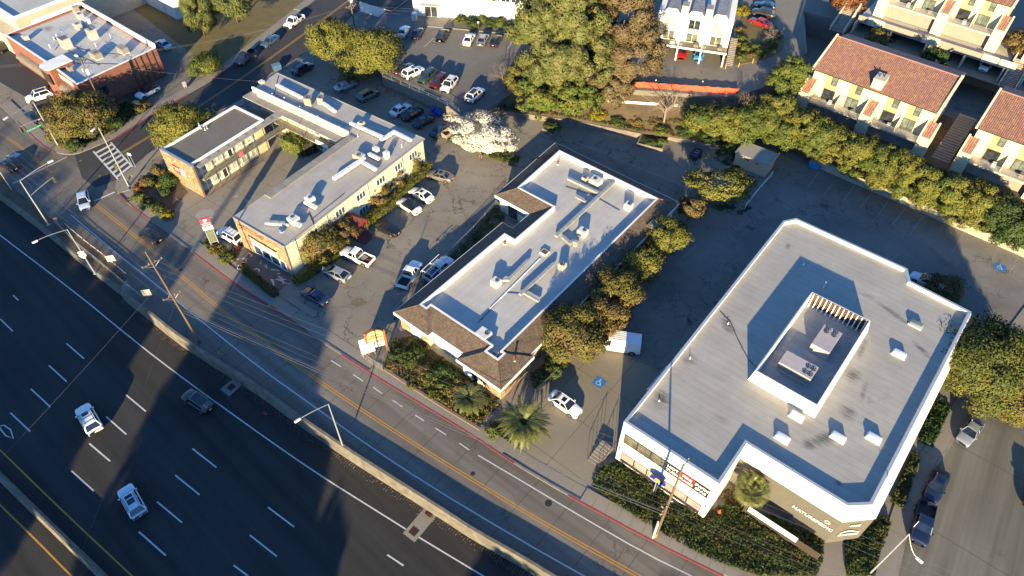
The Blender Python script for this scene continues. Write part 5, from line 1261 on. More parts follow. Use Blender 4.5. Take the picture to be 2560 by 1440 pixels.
for j in range(3):
    x0 = j*u3; xc = x0+u3/2
    # upper balcony with rounded front
    P = [(x0+.45,2.2)]+[(x0+.45+(u3-.9)*t,2.2-1.15*math.sin(math.pi*t)**.5) for t in np.linspace(0.02,.98,11)]+[(x0+u3-.45,2.2)]
    MB().prism(P, 10.3, 10.5).build('balcony', m_ww, th)
    k = MB()
    for a, b in zip(P[1:-1], P[2:-1]): k.tube((a[0],a[1],11.35),(b[0],b[1],11.35),.03,.03,5)
    for a in P[1:-1]: k.tube((a[0],a[1],10.5),(a[0],a[1],11.35),.018,.018,5)
    k.build('railing', m_bronze, th)
    window(th, (0,2.2,0), (1,0,0), (0,-1,0), xc-1.1, xc+1.1, 10.55, 12.5, (.5,), m_trim, g_cur if j != 1 else g_dark, 'door'); window(th, (0,2.2,0), (1,0,0), (0,-1,0), xc-1.1, xc+1.1, 8.0, 9.95, (.5,), m_trim, g_grey, 'door')
    railing(th, (x0+.2,.06), (x0+u3-.2,.06), 7.95, 8.8, 26, m_bronze)
    # hipped gable roof over each bay
    k = MB(); k.add([(x0+.5,1.9,13.0),(x0+u3*.3,1.8,14.3),(x0+u3*.7,1.8,14.3),(x0+u3-.5,1.9,13.0),(x0+.5,13.2,13.0),(x0+u3*.3,13.2,14.3),(x0+u3*.7,13.2,14.3),(x0+u3-.5,13.2,13.0)], [(1,2,6,5),(0,1,5,4),(2,3,7,6)]); k.build('roof', m_slate, th)
    k = MB(); k.add([(x0+.5,2.1,13.0),(x0+u3*.3,2.0,14.25),(x0+u3*.7,2.0,14.25),(x0+u3-.5,2.1,13.0)], [(0,3,2,1)]); k.build('gable', m_ww, th)
    MB().box(x0+.2,x0+.8,.4,1.0,7.96,8.5).build('planter', m_unitd, th); MB().box(x0+u3-1.6,x0+u3-.7,.5,1.3,7.96,8.6).build('patio_chair', (m_unitw,m_unitd,m_unitd)[j], th)
MB().box(-.3,WL+.3,2.0,13.2,12.6,12.95).build('eave', m_ww, th)
for j in (1,2):
    x = j*u3; MB().box(x-.55,x+.55,1.2,3.0,7.96,15.2).build('chimney', m_ww, th); MB().box(x-.6,x+.6,1.15,3.05,15.2,15.4).build('chimney_cap', m_unitd, th)
    MB().box(x-.06,x+.06,.2,1.19,7.96,9.7).build('party_fin', m_ww, th)
MB().box(u3*1.35,u3*1.6,1.0,1.5,10.5,11.1).build('air_conditioner', m_unitw, th)
st = empty('concrete_steps', FH.w(WL+.6,0,0), th_rz, 'concrete steps climbing along the east side of the townhouse row', 'steps')
for i in range(16): MB().box(0,1.3,1.0+i*.42,1.45+i*.42,ZH,ZH+.12+i*.14).build('step', m_kerb, st)

# ----------------------------------------------------------------- G. cream condominiums with red tile roofs
m_ctile = None
def tilemat():
    m, n_, b, out = _new('red_clay_tile'); g = N(n_, 'ShaderNodeNewGeometry'); rr = g.outputs['Random Per Island']
    r = n_.nodes.new('ShaderNodeValToRGB'); e = r.color_ramp.elements; e[0].color = (.21,.10,.075,1); e[1].color = (.36,.20,.09,1)
    for p_, c_ in ((.3,(.26,.125,.095,1)),(.55,(.24,.14,.12,1)),(.75,(.30,.15,.095,1))): x = e.new(p_); x.color = c_
    n_.links.new(rr, r.inputs[0]); f = ramp(n_, noise_tex(n_, coords(n_), .4, 4, .7), .3, .7); cc = mixc(n_, mixf(n_, f, .3), r.outputs[0], (.25,.135,.105))
    n_.links.new(cc, b.inputs['Base Color']); b.inputs['Roughness'].default_value = .85; MATS['red_clay_tile'] = m; return m
m_ctile = tilemat(); m_cc = mat('pale_cream_stucco', (.62,.54,.36), .85, .05, 1.0, stain=.1); m_tan = mat('tan_stucco', (.42,.285,.155), .85, .05, 1.0); m_parc = mat('cream_parapet', (.55,.49,.38), .85, .08, 1)
def tiles(x0, x1, y0, z0, y1, z1, w=.3, rows=None):
    """barrel tiles laid on a slope: each tile a short half round piece"""
    k = MB(); slope = Vector((0,y1-y0,z1-z0)); L = slope.length; rows = rows or int(L/.42); d = slope/rows; up_ = Vector((0,-(z1-z0),y1-y0)).normalized(); nx = int((x1-x0)/w); w = (x1-x0)/nx
    for i in range(nx):
        for r_ in range(rows):
            o = Vector((x0+i*w,y0,z0))+d*r_; e = o+d*1.04; h0, h1 = up_*.11, up_*.07; c = Vector((w,0,0))
            k.add([o,o+c*.25+h0,o+c*.75+h0,o+c,e,e+c*.25+h1,e+c*.75+h1,e+c], [(0,1,5,4),(1,2,6,5),(2,3,7,6),(0,3,2,1)])
    return k
CONDO = {}; g_con = glass('greenish_glass', (.085,.10,.085), .1)
def condo(loc, rz, label):
    o = empty('condominium', loc, rz, label, 'building', 'red tiled condominiums')
    def part(name, key, mk, m):
        if key not in CONDO:
            me = mk().mesh(name); CONDO[key] = me; me.materials.append(m)
        ob = inst(name, CONDO[key], o); return ob
    part('wall', 'wall', lambda: MB().box(-21.2,-.2,0,13.6,2.0,9.95), m_cc)
    for j, (a, b) in enumerate(((-18.8,-16.7),(-14.4,-12.3),(-8.0,-5.9),(-4.4,-2.3))): part('tan_panel', 'tan%d' % j, lambda: MB().box(a,b,-.06,-.001,5.0,9.95), m_tan)
    t = part('roof', 'roof', lambda: MB().add([(-21.4,-.35,9.92),(0,-.35,9.92),(0,8.3,12.5),(-21.4,8.3,12.5),(-21.4,14.5,10.5),(0,14.5,10.5)], [(0,1,2,3),(3,2,5,4),(0,3,4),(1,5,2)]), m_ctile)
    tl = part('roof_tiles', 'tiles', lambda: tiles(-21.35,-.05,-.35,9.95,8.3,12.53), m_ctile); tl['kind'] = 'stuff'
    part('ridge', 'ridge', lambda: MB().tube((-21.4,8.3,12.55),(0,8.3,12.55),.16,.16,8), m_ctile)
    part('gutter', 'gutter', lambda: MB().box(-21.4,0,-.5,-.36,9.82,9.96), m_bronze)
    part('rake', 'rakeR', lambda: MB().add([(0,-.5,9.8),(.45,-.5,9.8),(.45,8.3,12.75),(0,8.3,12.75),(0,-.5,10.15),(.45,-.5,10.15),(.45,8.3,13.0),(0,8.3,13.0)], [(4,5,6,7),(0,1,5,4),(1,2,6,5),(2,3,7,6),(3,0,4,7)]), m_parc)
    part('rake', 'rakeL', lambda: MB().add([(-21.75,-.5,9.8),(-21.4,-.5,9.8),(-21.4,8.3,12.75),(-21.75,8.3,12.75),(-21.75,-.5,10.15),(-21.4,-.5,10.15),(-21.4,8.3,13.0),(-21.75,8.3,13.0)], [(4,5,6,7),(0,1,5,4),(1,2,6,5),(2,3,7,6),(3,0,4,7)]), m_parc)
    # chimney near the eave
    part('chimney', 'chim', lambda: MB().box(-11.4,-9.6,.0,2.6,9.96,11.75), m_cc); part('chimney_cap', 'chimc', lambda: MB().box(-11.45,-9.55,-.05,2.65,11.75,11.85), m_parc)
    part('flue', 'flue', lambda: MB().tube((-10.9,1.2,11.85),(-10.9,1.2,12.4),.12,.12,8).tube((-10.2,1.5,11.85),(-10.2,1.5,12.4),.12,.12,8), m_bronze)
    # upper windows and balcony doors
    for x0, dx in ((-17.75,0),(-13.35,0),(-6.95,0),(-3.3,0)): window(o, (0,-.06,0), (1,0,0), (0,-1,0), x0, x0+1.0, 8.1, 9.75, (), m_bronze, g_con, rail=(.5,))
    for x0 in (-18.6,-14.3,-7.9,-4.4): window(o, (0,-.06,0), (1,0,0), (0,-1,0), x0, x0+2.1, 5.05, 7.1, (.5,), m_bronze, g_dark if x0 in (-18.6,-7.9) else g_con, 'door')
    for x0 in (-7.2,-3.0): window(o, (0,-.0,0), (1,0,0), (0,-1,0), x0, x0+1.8, 2.3, 4.2, (.5,), m_bronze, g_dark)
    # bays with tiled lean-to roofs
    for j, (a, b) in enumerate(((-22.0,-20.0),(-10.75,-8.75),(-.7,1.3))):
        part('bay', 'bay%d' % j, lambda: MB().add([(a,0,2.0),(a,-2.5,2.0),(b,-2.5,2.0),(b,0,2.0),(a,0,8.0),(a,-2.5,6.25),(b,-2.5,6.25),(b,0,8.0)], [(1,2,6,5),(0,1,5,4),(2,3,7,6),(4,5,6,7)]), m_cc)
        ti = part('bay_tiles', 'bayt%d' % j, lambda: tiles(a+.28,b-.28,-2.45,6.35,-.02,8.05), m_ctile); ti['kind'] = 'stuff'
        for s_, (p, q) in enumerate(((a,a+.28),(b-.28,b))): part('bay_coping', 'bayc%d%d' % (j,s_), lambda: MB().add([(p,-2.6,6.2),(q,-2.6,6.2),(q,0,8.05),(p,0,8.05),(p,-2.6,6.5),(q,-2.6,6.5),(q,0,8.35),(p,0,8.35)], [(4,5,6,7),(0,1,5,4),(1,2,6,5),(3,0,4,7)]), m_cc)
    # balconies, privacy fins, railings
    for j, (a, b) in enumerate(((-19.98,-10.77),(-8.73,-.72))):
        part('balcony', 'balc%d' % j, lambda: MB().box(a,b,-2.3,-.001,4.7,5.0), m_unit)
        c = (a+b)/2; part('privacy_fin', 'fin%d' % j, lambda: MB().add([(c-.08,0,5.0),(c-.08,-1.9,5.0),(c-.08,-1.9,5.9),(c-.08,0,7.3),(c+.08,0,5.0),(c+.08,-1.9,5.0),(c+.08,-1.9,5.9),(c+.08,0,7.3)], [(0,3,2,1),(4,5,6,7),(1,2,6,5),(2,3,7,6)]), m_cc)
        key = 'rail%d' % j
        if key not in CONDO:
            r_ = railing(None, (a,-2.25), (b,-2.25), 5.0, 5.95, 60, m_alu); CONDO[key] = r_.data; bpy.data.objects.remove(r_)
        inst('railing', CONDO[key], o)
        part('lower_wall', 'lowal%d' % j, lambda: MB().box(a+.02,b-.02,-1.2,-.002,2.0,4.69), m_unitd)
    for j, (x, y, c_) in enumerate(((-16.6,-1.0,'r'),(-12.4,-1.3,'w'),(-6.0,-1.2,'d'))): MB().box(x-.3,x+.3,y-.3,y+.3,5.0,5.7).build('patio_chair', (m_unitw,m_unitd)[j%2], o)
    return o
C1 = at(2345,280,10.0); FC = Frame(C1, R(-39.5))
condo((C1.x,C1.y,0), R(-39.5), 'cream condominium with red tile roof, the middle one with its whole roof in view')
condo(FC.w(27.8,0,0), R(-39.5), 'cream condominium with red tile roof cut by the right edge above the hedge')
condo(FC.w(.3,33.0,5.7), R(-39.5), 'cream condominium standing on a deck above the carports at the top right')
condo(FC.w(28.1,33.0,5.7), R(-39.5), 'cream condominium at the far top right corner beyond the outdoor stairs')
# carport deck under the upper condominium
cp = empty('carport_deck', FC.w(0,0,0), R(-39.5), 'long concrete terrace deck over dark carports at the top right', 'carport')
for xa, xb in ((-23.5,4.6),(8.2,34.0)):
    MB().box(xa,xb,27.9,38,7.2,7.6).build('deck', m_unit, cp); MB().box(xa,xb,27.75,27.899,6.9,8.3).build('deck_parapet', m_unitd, cp)
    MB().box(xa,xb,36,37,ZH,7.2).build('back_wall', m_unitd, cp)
    for i in range(int((xb-xa)/7)+1): MB().box(xa+i*7-.12,xa+i*7+.12,26.3,36,ZH,7.19).build('pier', m_parc, cp)
for xa in (-21.5,-10.8,.2,3.0): MB().box(xa,xa+3.2,27.6,27.74,6.95,8.5).build('parapet_panel', m_parc, cp)
MB().box(-24,36,24.8,36,ZH+.003,ZH+.02).build('carport_floor', a_pad, cp)
for (x0, z0, z1, y0, lb, n_) in ((5.0,ZH,8.0,25.2,'dark outdoor stair between the two upper condominium decks',16),(-27.5,ZH,8.0,25.0,'outdoor stair at the west end of the carport deck',16)):
    s_ = empty('outdoor_stair', FC.w(x0,y0,0), R(-39.5), lb, 'stairs')
    for i in range(n_): MB().box(.3,2.6,i*.36,i*.36+.4,ZH,ZH+.15+i*(z1-z0)/n_).build('step', m_unitd, s_)
    for xs in (0,2.7): MB().add([(xs,-.3,ZH),(xs+.25,-.3,ZH),(xs+.25,6.2,ZH),(xs,6.2,ZH),(xs,-.3,ZH+.9),(xs+.25,-.3,ZH+.9),(xs+.25,6.2,z1+1),(xs,6.2,z1+1)], [(4,5,6,7),(0,1,5,4),(1,2,6,5),(2,3,7,6),(3,0,4,7)]).build('stair_wall', m_parc, s_)
s_ = empty('outdoor_stair', FC.w(2.4,-2.5,0), R(-39.5), 'shaded stair passage between the two lower condominiums', 'stairs')
for i in range(22): MB().box(0,2.9,i*.62,i*.62+.66,1.5,2.0+i*.14).build('step', m_unitd, s_)
MB().sheet([tuple(FC.w(x,y).to_2d()) for x, y in ((-24,-3.5),(-24,13.5),(60,13.5),(60,-3.5))], 2.4).build('condo_terrace', m_hill, kind='structure')
# shed
so = at(1922,412,2.7); sh = empty('garden_shed', (so.x,so.y,0), R(-37), 'small peach stucco shed with patched grey flat roof', 'shed')
m_peach = mat('peach_stucco', (.62,.40,.24), .85, .07, 1)
MB().box(-5.9,0,0,3.6,0,2.6).build('wall', m_peach, sh); MB().box(-6.1,.2,-.2,3.8,2.6,2.72).build('roof', membrane('shed_roof', (.30,.285,.255), 0, 1.2, 3, .2, .4, .9), sh)
MB().box(.201,.3,-.2,3.8,2.5,3.0).build('roof_upstand', m_peach, sh)
for x in (-4.0,-2.2): MB().box(x,x+.6,-.03,-.001,1.9,2.1).build('vent_slot', m_bronze, sh)
# ================================================================= vehicles
m_tyre = mat('tyre', (.012,.012,.013), .85, .1, 8); m_rim = mat('alloy_rim', (.42,.42,.43), .35, .08, 6, metal=.8)
m_carglass = glass('car_glass', (.006,.009,.013), .03, .9); m_head = glass('headlamp_lens', (.55,.56,.55), .08); m_tail = mat('tail_lamp', (.40,.012,.012), .25, .1, 5, coat=.5)
m_plate = mat('number_plate', (.70,.70,.68), .5, .05, 10); m_blk = mat('black_plastic', (.014,.014,.015), .6, .1, 6); m_chr = mat('chrome', (.60,.60,.60), .15, .05, 5, metal=1.0)
def paintm(name, c, metal=.0):
    key = 'paint_'+name
    return MATS.get(key) or mat(key, c, .38, .03, .8, metal=metal, coat=.7)
PAINT = dict(white=((.80,.79,.77),0), pearl=((.72,.70,.66),.1), silver=((.42,.43,.44),.55), grey=((.13,.135,.14),.5), black=((.012,.012,.014),.2), navy=((.012,.022,.06),.3), blue=((.022,.05,.11),.45), steel=((.09,.16,.24),.5),
    red=((.42,.015,.015),.1), maroon=((.09,.01,.012),.3), green=((.045,.075,.06),.4), tan=((.24,.21,.17),.5), sky=((.05,.33,.62),.1), teal=((.03,.06,.08),.4), charcoal=((.04,.042,.046),.4), ice=((.55,.63,.72),.3))

def loft_body(st):
    """body shell from cross sections (x, z_bottom, z_shoulder, z_top, half width)"""
    k = MB(); rings = []
    for x, zb, zs, zt, hw in st:
        zm = zb+(zs-zb)*.45
        half = [(hw*.80,zb),(hw*.97,zb+.07),(hw,zm),(hw*.985,zs-.04),(hw*.93,zs+.02),(hw*.72,zt),(0,zt+.03)]
        rings.append([(x,-y,z) for y, z in half]+[(x,y,z) for y, z in half[-2::-1]])
    n = len(rings[0])
    for r_ in rings: k.v.extend(r_)
    for i in range(len(rings)-1):
        for j in range(n-1): k.f.append((i*n+j,i*n+j+1,(i+1)*n+j+1,(i+1)*n+j)); k.m.append(0)
        k.f.append((i*n+n-1,i*n,(i+1)*n,(i+1)*n+n-1)); k.m.append(0)
    k.f.append(tuple(range(n))); k.m.append(0); b = (len(rings)-1)*n; k.f.append(tuple(range(b+n-1,b-1,-1))); k.m.append(0)
    return k
SPEC = {
 'sedan': dict(st=[(2.36,.28,.52,.58,.60),(2.28,.22,.62,.68,.78),(1.95,.18,.70,.77,.87),(1.0,.17,.84,.92,.91),(.2,.17,.89,.95,.915),(-1.0,.17,.92,.97,.915),(-1.65,.18,.94,1.0,.90),(-2.15,.2,.93,.99,.84),(-2.33,.3,.80,.86,.74),(-2.36,.34,.66,.70,.66)], cab=(1.05,.28,-.95,-1.75,.93,1.43,.83,.60), wx=1.42, wr=.325, wy=.80, bp=-.28),
 'hatch': dict(st=[(2.22,.28,.52,.58,.60),(2.13,.22,.64,.70,.78),(1.8,.18,.74,.82,.86),(1.1,.17,.86,.94,.88),(.2,.17,.92,.98,.89),(-1.0,.17,.96,1.0,.89),(-1.7,.18,.98,1.02,.88),(-2.1,.2,.98,1.02,.82),(-2.22,.3,.86,.92,.74)], cab=(1.25,.35,-1.15,-2.05,.95,1.50,.81,.58), wx=1.33, wr=.32, wy=.78, bp=-.3),
 'suv': dict(st=[(2.38,.36,.64,.70,.66),(2.30,.28,.82,.90,.84),(1.95,.24,.94,1.02,.93),(1.1,.22,1.02,1.10,.96),(.2,.22,1.06,1.12,.965),(-1.2,.22,1.08,1.13,.965),(-1.9,.24,1.09,1.13,.95),(-2.28,.28,1.05,1.10,.90),(-2.38,.4,.86,.92,.82)], cab=(1.15,.50,-1.75,-2.22,1.09,1.74,.88,.68), wx=1.45, wr=.375, wy=.85, bp=-.25, rails=True),
 'pickup': dict(st=[(2.75,.42,.74,.80,.70),(2.68,.34,.92,1.0,.88),(2.3,.3,1.02,1.10,.96),(1.35,.28,1.10,1.17,.99),(.2,.28,1.12,1.17,.99),(-.55,.28,1.12,1.16,.99),(-.62,.30,.50,.52,.97),(-2.62,.32,.50,.52,.96),(-2.75,.4,.49,.51,.90)], cab=(1.35,.72,-.35,-.58,1.13,1.82,.90,.72), wx=1.75, wr=.40, wy=.88, bp=.18, bed=(-.66,-2.72,.96,.62,1.14)),
 'van': dict(st=[(2.85,.38,.74,.80,.74),(2.75,.3,1.0,1.08,.92),(2.2,.26,1.15,1.22,.98),(1.7,.25,1.22,1.3,1.0),(.2,.25,1.25,1.3,1.0),(-2.6,.25,1.25,1.3,1.0),(-2.8,.28,1.22,1.28,.96),(-2.86,.34,1.0,1.05,.92)], cab=(2.05,1.25,-2.70,-2.82,1.26,2.25,.98,.84), wx=1.85, wr=.36, wy=.9, bp=.9, van=True),
}
CARS = {}
def car_parts(kind):
    if kind in CARS: return CARS[kind]
    s = SPEC[kind]; P = []
    def put(name, k, role, smooth=False, mesh=None): P.append((name, mesh or k.mesh(name, smooth), role, None))
    put('body', loft_body(s['st']), 'paint', True)
    x0, x1, x2, x3, zb, zr, wb, wr_ = s['cab']          # windscreen foot, roof front, roof back, rear glass foot
    B = [(x0,-wb*.93,zb),(x0,wb*.93,zb),(x3,wb*.93,zb),(x3,-wb*.93,zb)]; T = [(x1,-wr_,zr),(x1,wr_,zr),(x2,wr_,zr),(x2,-wr_,zr)]
    Bs = [(x0-.12,wb,zb),(x3+.12,wb,zb)]
    bp = s['bp']
    def lerp(a, b, t): return tuple(a[i]+(b[i]-a[i])*t for i in range(3))
    # roof panel and pillars
    k = MB(); e = .05
    k.add([(x1+e,-wr_*.98,zr-.01),(x1+e,wr_*.98,zr-.01),(x2-e,wr_*.98,zr-.01),(x2-e,-wr_*.98,zr-.01),(x1-.12,-wr_*.8,zr+.045),(x1-.12,wr_*.8,zr+.045),(x2+.12,wr_*.8,zr+.045),(x2+.12,-wr_*.8,zr+.045)],
          [(4,5,6,7),(0,1,5,4),(1,2,6,5),(2,3,7,6),(3,0,4,7)])
    for sg in (-1,1):
        A = (x0-.1,sg*wb,zb); D = (x3+.1,sg*wb,zb); a = (x1,sg*wr_,zr); d = (x2,sg*wr_,zr)
        k.tube(A, a, .055, .045, 5); k.tube(D, d, .09 if kind != 'sedan' else .07, .06, 5); k.tube((bp,sg*(wb-.005),zb),(bp-.05,sg*(wr_-.005),zr),.05,.045,5); k.tube(a, d, .045, .045, 5); k.tube(A, D, .04, .04, 5)
    put('roof', k, 'paint')
    m_ = lambda pts: MB().add(pts, [tuple(range(len(pts)))])
    put('windscreen', m_([(x0,-wb*.9,zb),(x0,wb*.9,zb),(x1,wr_*.97,zr-.005),(x1,-wr_*.97,zr-.005)]), 'glass')
    put('rear_window', m_([(x3,-wb*.88,zb),(x3,wb*.88,zb),(x2,wr_*.95,zr-.005),(x2,-wr_*.95,zr-.005)]), 'glass')
    for sg in (-1,1):
        for xa, xb, ta, tb in ((x0-.12,bp,x1,bp-.05),(bp,x3+.12,bp-.05,x2)):
            if s.get('van') and xa == bp: put('side_panel', m_([(xa,sg*(wb-.01),zb),(xb,sg*(wb-.01),zb),(tb,sg*(wr_-.005),zr),(ta,sg*(wr_-.005),zr)]), 'paint')
            else: put('side_window', m_([(xa,sg*(wb-.01),zb),(xb,sg*(wb-.01),zb),(tb,sg*(wr_-.005),zr-.01),(ta,sg*(wr_-.005),zr-.01)]), 'glass')
    if s.get('van'):
        for j in range(5):
            k = MB().box(-2.5+j*.0,1.0,-.62+j*.31-.05,-.62+j*.31+.05,zr+.046,zr+.06); put('roof_rib', k, 'paint')
    # wheels
    ty = MB(); ty.tube((0,-.11,0),(0,.11,0),s['wr'],s['wr'],18); tyre = ty.mesh('wheel')
    rm = MB(); rm.tube((0,-.118,0),(0,.118,0),s['wr']*.62,s['wr']*.62,14); rim = rm.mesh('rim')
    arch = MB(); arch.tube((0,-.02,0),(0,.02,0),s['wr']*1.22,s['wr']*1.22,18); am = arch.mesh('wheel_arch')
    fw_ = s['st'][0][0]-s['st'][-1][0]
    for sx in (s['wx'],-s['wx']+(-.0 if kind != 'pickup' else -.0)):
        for sg in (-1,1):
            P.append(('wheel', tyre, 'tyre', (sx,sg*(s['wy']+.03),s['wr'])))
            P.append(('wheel_arch', am, 'black', (sx,sg*(s['st'][4][4]-.008),s['wr']+.02)))
    P.append(('_rim', rim, 'rim', None))
    xf = s['st'][1][0]; hw = s['st'][1][4]; zf = s['st'][1][2]
    for sg in (-1,1):
        put('headlight', MB().box(xf-.22,xf+.03,sg*hw*.62-.16,sg*hw*.62+.16,zf-.17,zf-.01), 'head')
        xr = s['st'][-2][0]; hr = s['st'][-2][4]; zz = s['st'][-2][2]
        if kind == 'pickup': zz = 1.05
        put('tail_light', MB().box(xr-.05,xr+.10,sg*hr*.86-.11,sg*hr*.86+.11,zz-.25,zz-.02), 'tail')
        put('mirror', MB().box(x0-.35,x0-.18,sg*(wb+.14)-.1,sg*(wb+.14)+.1,zb-.02,zb+.12), 'paint')
    put('grille', MB().box(xf+.01,xf+.075,-hw*.42,hw*.42,zf-.34,zf-.08), 'black')
    put('number_plate', MB().box(s['st'][-1][0]-.02,s['st'][-1][0]+.02,-.17,.17,.62,.74), 'plate')
    put('rear_bumper', MB().box(s['st'][-1][0]-.04,s['st'][-1][0]+.08,-s['st'][-1][4]*.95,s['st'][-1][4]*.95,.36,.52), 'black' if kind in ('suv','pickup','van') else 'paint')
    if s.get('rails'):
        for sg in (-1,1): put('roof_rail', MB().tube((x1-.2,sg*wr_*.9,zr+.09),(x2+.1,sg*wr_*.9,zr+.09),.025,.025,6), 'black')
    if s.get('bed'):
        a, b, w_, z0, z1 = s['bed']
        for sg in (-1,1): put('bed_side', MB().box(b,a,sg*w_-(.07 if sg > 0 else 0),sg*w_+(.07 if sg < 0 else 0),z0-.25,z1), 'paint')
        put('tailgate', MB().box(b-.03,b+.05,-w_+.001,w_-.001,z0-.2,z1), 'paint'); put('bed_floor', MB().box(b+.06,a-.01,-w_+.08,w_-.08,z0+.03,z0+.06), 'black'); put('bed_front', MB().box(a-.06,a,-w_+.08,w_-.08,z0,z1-.001), 'paint')
    CARS[kind] = P; return P
ROLE = dict(glass=m_carglass, tyre=m_tyre, rim=m_rim, head=m_head, tail=m_tail, black=m_blk, plate=m_plate)
def car(cpx, fpx, kind, paint, label, z0=0.0, roofm=None, extra=(), group='vehicles', name=None, scale=1.0, loc=None, ang=None):
    """vehicle whose middle is seen at pixel cpx and whose nose points towards pixel fpx"""
    if loc is None:
        c = at(*cpx, z0+.75); f = at(*fpx, z0+.75); ang = math.atan2(f.y-c.y, f.x-c.x)
    else: c = Vector(loc)
    nm = name or {'sedan':'sedan_car','hatch':'hatchback_car','suv':'suv_car','pickup':'pickup_truck','van':'cargo_van'}[kind]
    o = empty(nm, (c.x,c.y,z0+.012), ang, label, {'pickup':'pickup truck','van':'van'}.get(kind,'car'), group); o.scale = (scale,)*3
    pm = paintm(paint, *PAINT[paint]); rim = None
    for name_, me, role, lo in car_parts(kind):
        if name_ == '_rim': rim = me
    for name_, me, role, lo in car_parts(kind):
        if name_ == '_rim': continue
        m = pm if role == 'paint' else ROLE[role]
        if name_ == 'roof' and roofm: m = roofm
        ob = inst(name_, me, o, lo or (0,0,0), mat=m)
        if name_ == 'wheel': inst('rim', rim, ob, mat=m_rim)
    x0, x1, x2, x3, zb, zr, wb, wr_ = SPEC[kind]['cab']
    for e in extra:
        if e == 'sunroof': MB().box(x1-.75,x1-.18,-wr_*.55,wr_*.55,zr+.046,zr+.052).build('sunroof', m_carglass, o)
        if e == 'longroof': MB().box(x2+.25,x1-.2,-wr_*.68,wr_*.68,zr+.046,zr+.052).build('sunroof', m_carglass, o)
        if e == 'tworoof': MB().box(x1-.65,x1-.15,-wr_*.6,wr_*.6,zr+.046,zr+.052).build('sunroof', m_carglass, o); MB().box(x1-1.55,x1-.8,-wr_*.6,wr_*.6,zr+.046,zr+.052).build('sunroof', m_carglass, o)
        if e == 'bars':
            for x in (x1-.4,(x1+x2)/2,x2+.4): MB().box(x-.03,x+.03,-wr_*.88,wr_*.88,zr+.08,zr+.11).build('roof_bar', m_chr, o)
        if e == 'rack':
            for x in (-.75,-2.6):
                for sg in (-1,1): MB().tube((x,sg*.92,1.1),(x,sg*.92,2.1),.04,.04,6).build('rack_post', m_trim, o)
                MB().tube((x,-.95,2.1),(x,.95,2.1),.04,.04,6).build('rack_bar', m_trim, o)
            for sg in (-1,1): MB().tube((1.4,sg*.95,2.12),(-3.0,sg*.95,2.12),.045,.045,6).build('rack_rail', m_trim, o)
            for i in range(9): MB().tube((1.2-i*.45,-.2,2.2),(1.2-i*.45,.25,2.2),.02,.02,5).build('ladder_rung', m_alu, o)
            for y in (-.2,.25): MB().tube((1.4,y,2.2),(-2.9,y,2.2),.03,.03,6).build('ladder_rail', m_alu, o)
            MB().box(-1.9,-.9,-.5,.5,.7,1.2).build('tool_box', mat('blue_tool_box', (.03,.10,.25), .5, .1, 3), o)
        if e == 'hoop':
            for sg in (-1,1): MB().tube((-.72,sg*.8,1.1),(-.72,sg*.62,1.9),.035,.035,6).build('rack_post', m_blk, o)
            MB().tube((-.72,-.62,1.9),(-.72,.62,1.9),.035,.035,6).build('rack_bar', m_blk, o)
        if e == 'stripe':
            for sg in (-1,1): MB().box(-2.3,-1.0,sg*.975-.012,sg*.975+.012,.66,.98).build('livery_stripe', mat('livery_orange', (.6,.28,.02), .5, .3, 3, c2=(.45,.05,.02)), o)
            MB().box(-1.6,-1.0,-.5,.4,.7,1.05).build('tool_box', m_unitd, o); MB().box(-2.3,-1.8,-.1,.4,.7,.95).build('cargo_bag', m_sred, o)
    return o

# ---- freeway
car((222,1047),(206,1019),'suv','white','white sport utility car half lit on the freeway beside the lit patch',Z_HW,extra=('sunroof','bars'),scale=1.04)
car((330,1253),(313,1223),'suv','ice','white sport utility car with two sunroofs lowest on the freeway',Z_HW,extra=('tworoof',))
car((494,1002),(469,986),'suv','charcoal','dark grey sport utility car next to the freeway edge line',Z_HW,extra=('longroof',))
# ---- frontage road and crossing
car((209,500),(213,527),'hatch','ice','pale hatchback stopped at the white stop line')
car((377,587),(356,575),'hatch','black','black hatchback driving past the motel sign')
car((20,410),(-4,396),'sedan','black','black sedan leaving at the left edge of the crossing',extra=('sunroof',))
# ---- top left
car((97,239),(70,247),'suv','white','white sport utility car on the dark lot below the brick building',extra=('longroof',)); car((82,287),(62,272),'sedan','navy','dark navy sedan behind the traffic signal pole')
car((368,229),(342,243),'suv','white','white crossover nosed towards the corner bed',roofm=m_blk); car((407,109),(389,98),'sedan','ice','pale sedan beside the brick building back wall')
car((614,143),(592,158),'pickup','navy','dark blue pickup at the kerb below the dry grass'); car((675,101),(655,114),'sedan','steel','steel blue sedan parked along the dry grass'); car((735,53),(712,70),'pickup','white','white pickup parked uphill along the dry grass',extra=('hoop',)); car((757,171),(783,155),'suv','navy','royal blue car alone behind the motel by the side street')
car((8,117),(28,106),'suv','black','black car cut by the left edge beside the brick building'); car((3,92),(22,82),'sedan','charcoal','dark car at the left edge behind the black one')
# ---- motel back lot
car((864,213),(884,205),'sedan','silver','silver sedan, leftmost behind the back motel wing'); car((920,236),(941,225),'suv','tan','tan sport utility car second behind the back motel wing'); car((1001,272),(1022,259),'sedan','white','white sedan behind the back motel wing'); car((1031,283),(1052,270),'sedan','black','black sedan next to the white one behind the motel'); car((1060,301),(1081,288),'sedan','navy','dark blue sedan third in the group behind the motel'); car((1103,324),(1123,311),'sedan','teal','dark teal sedan beside the dumpster near the blossom tree')
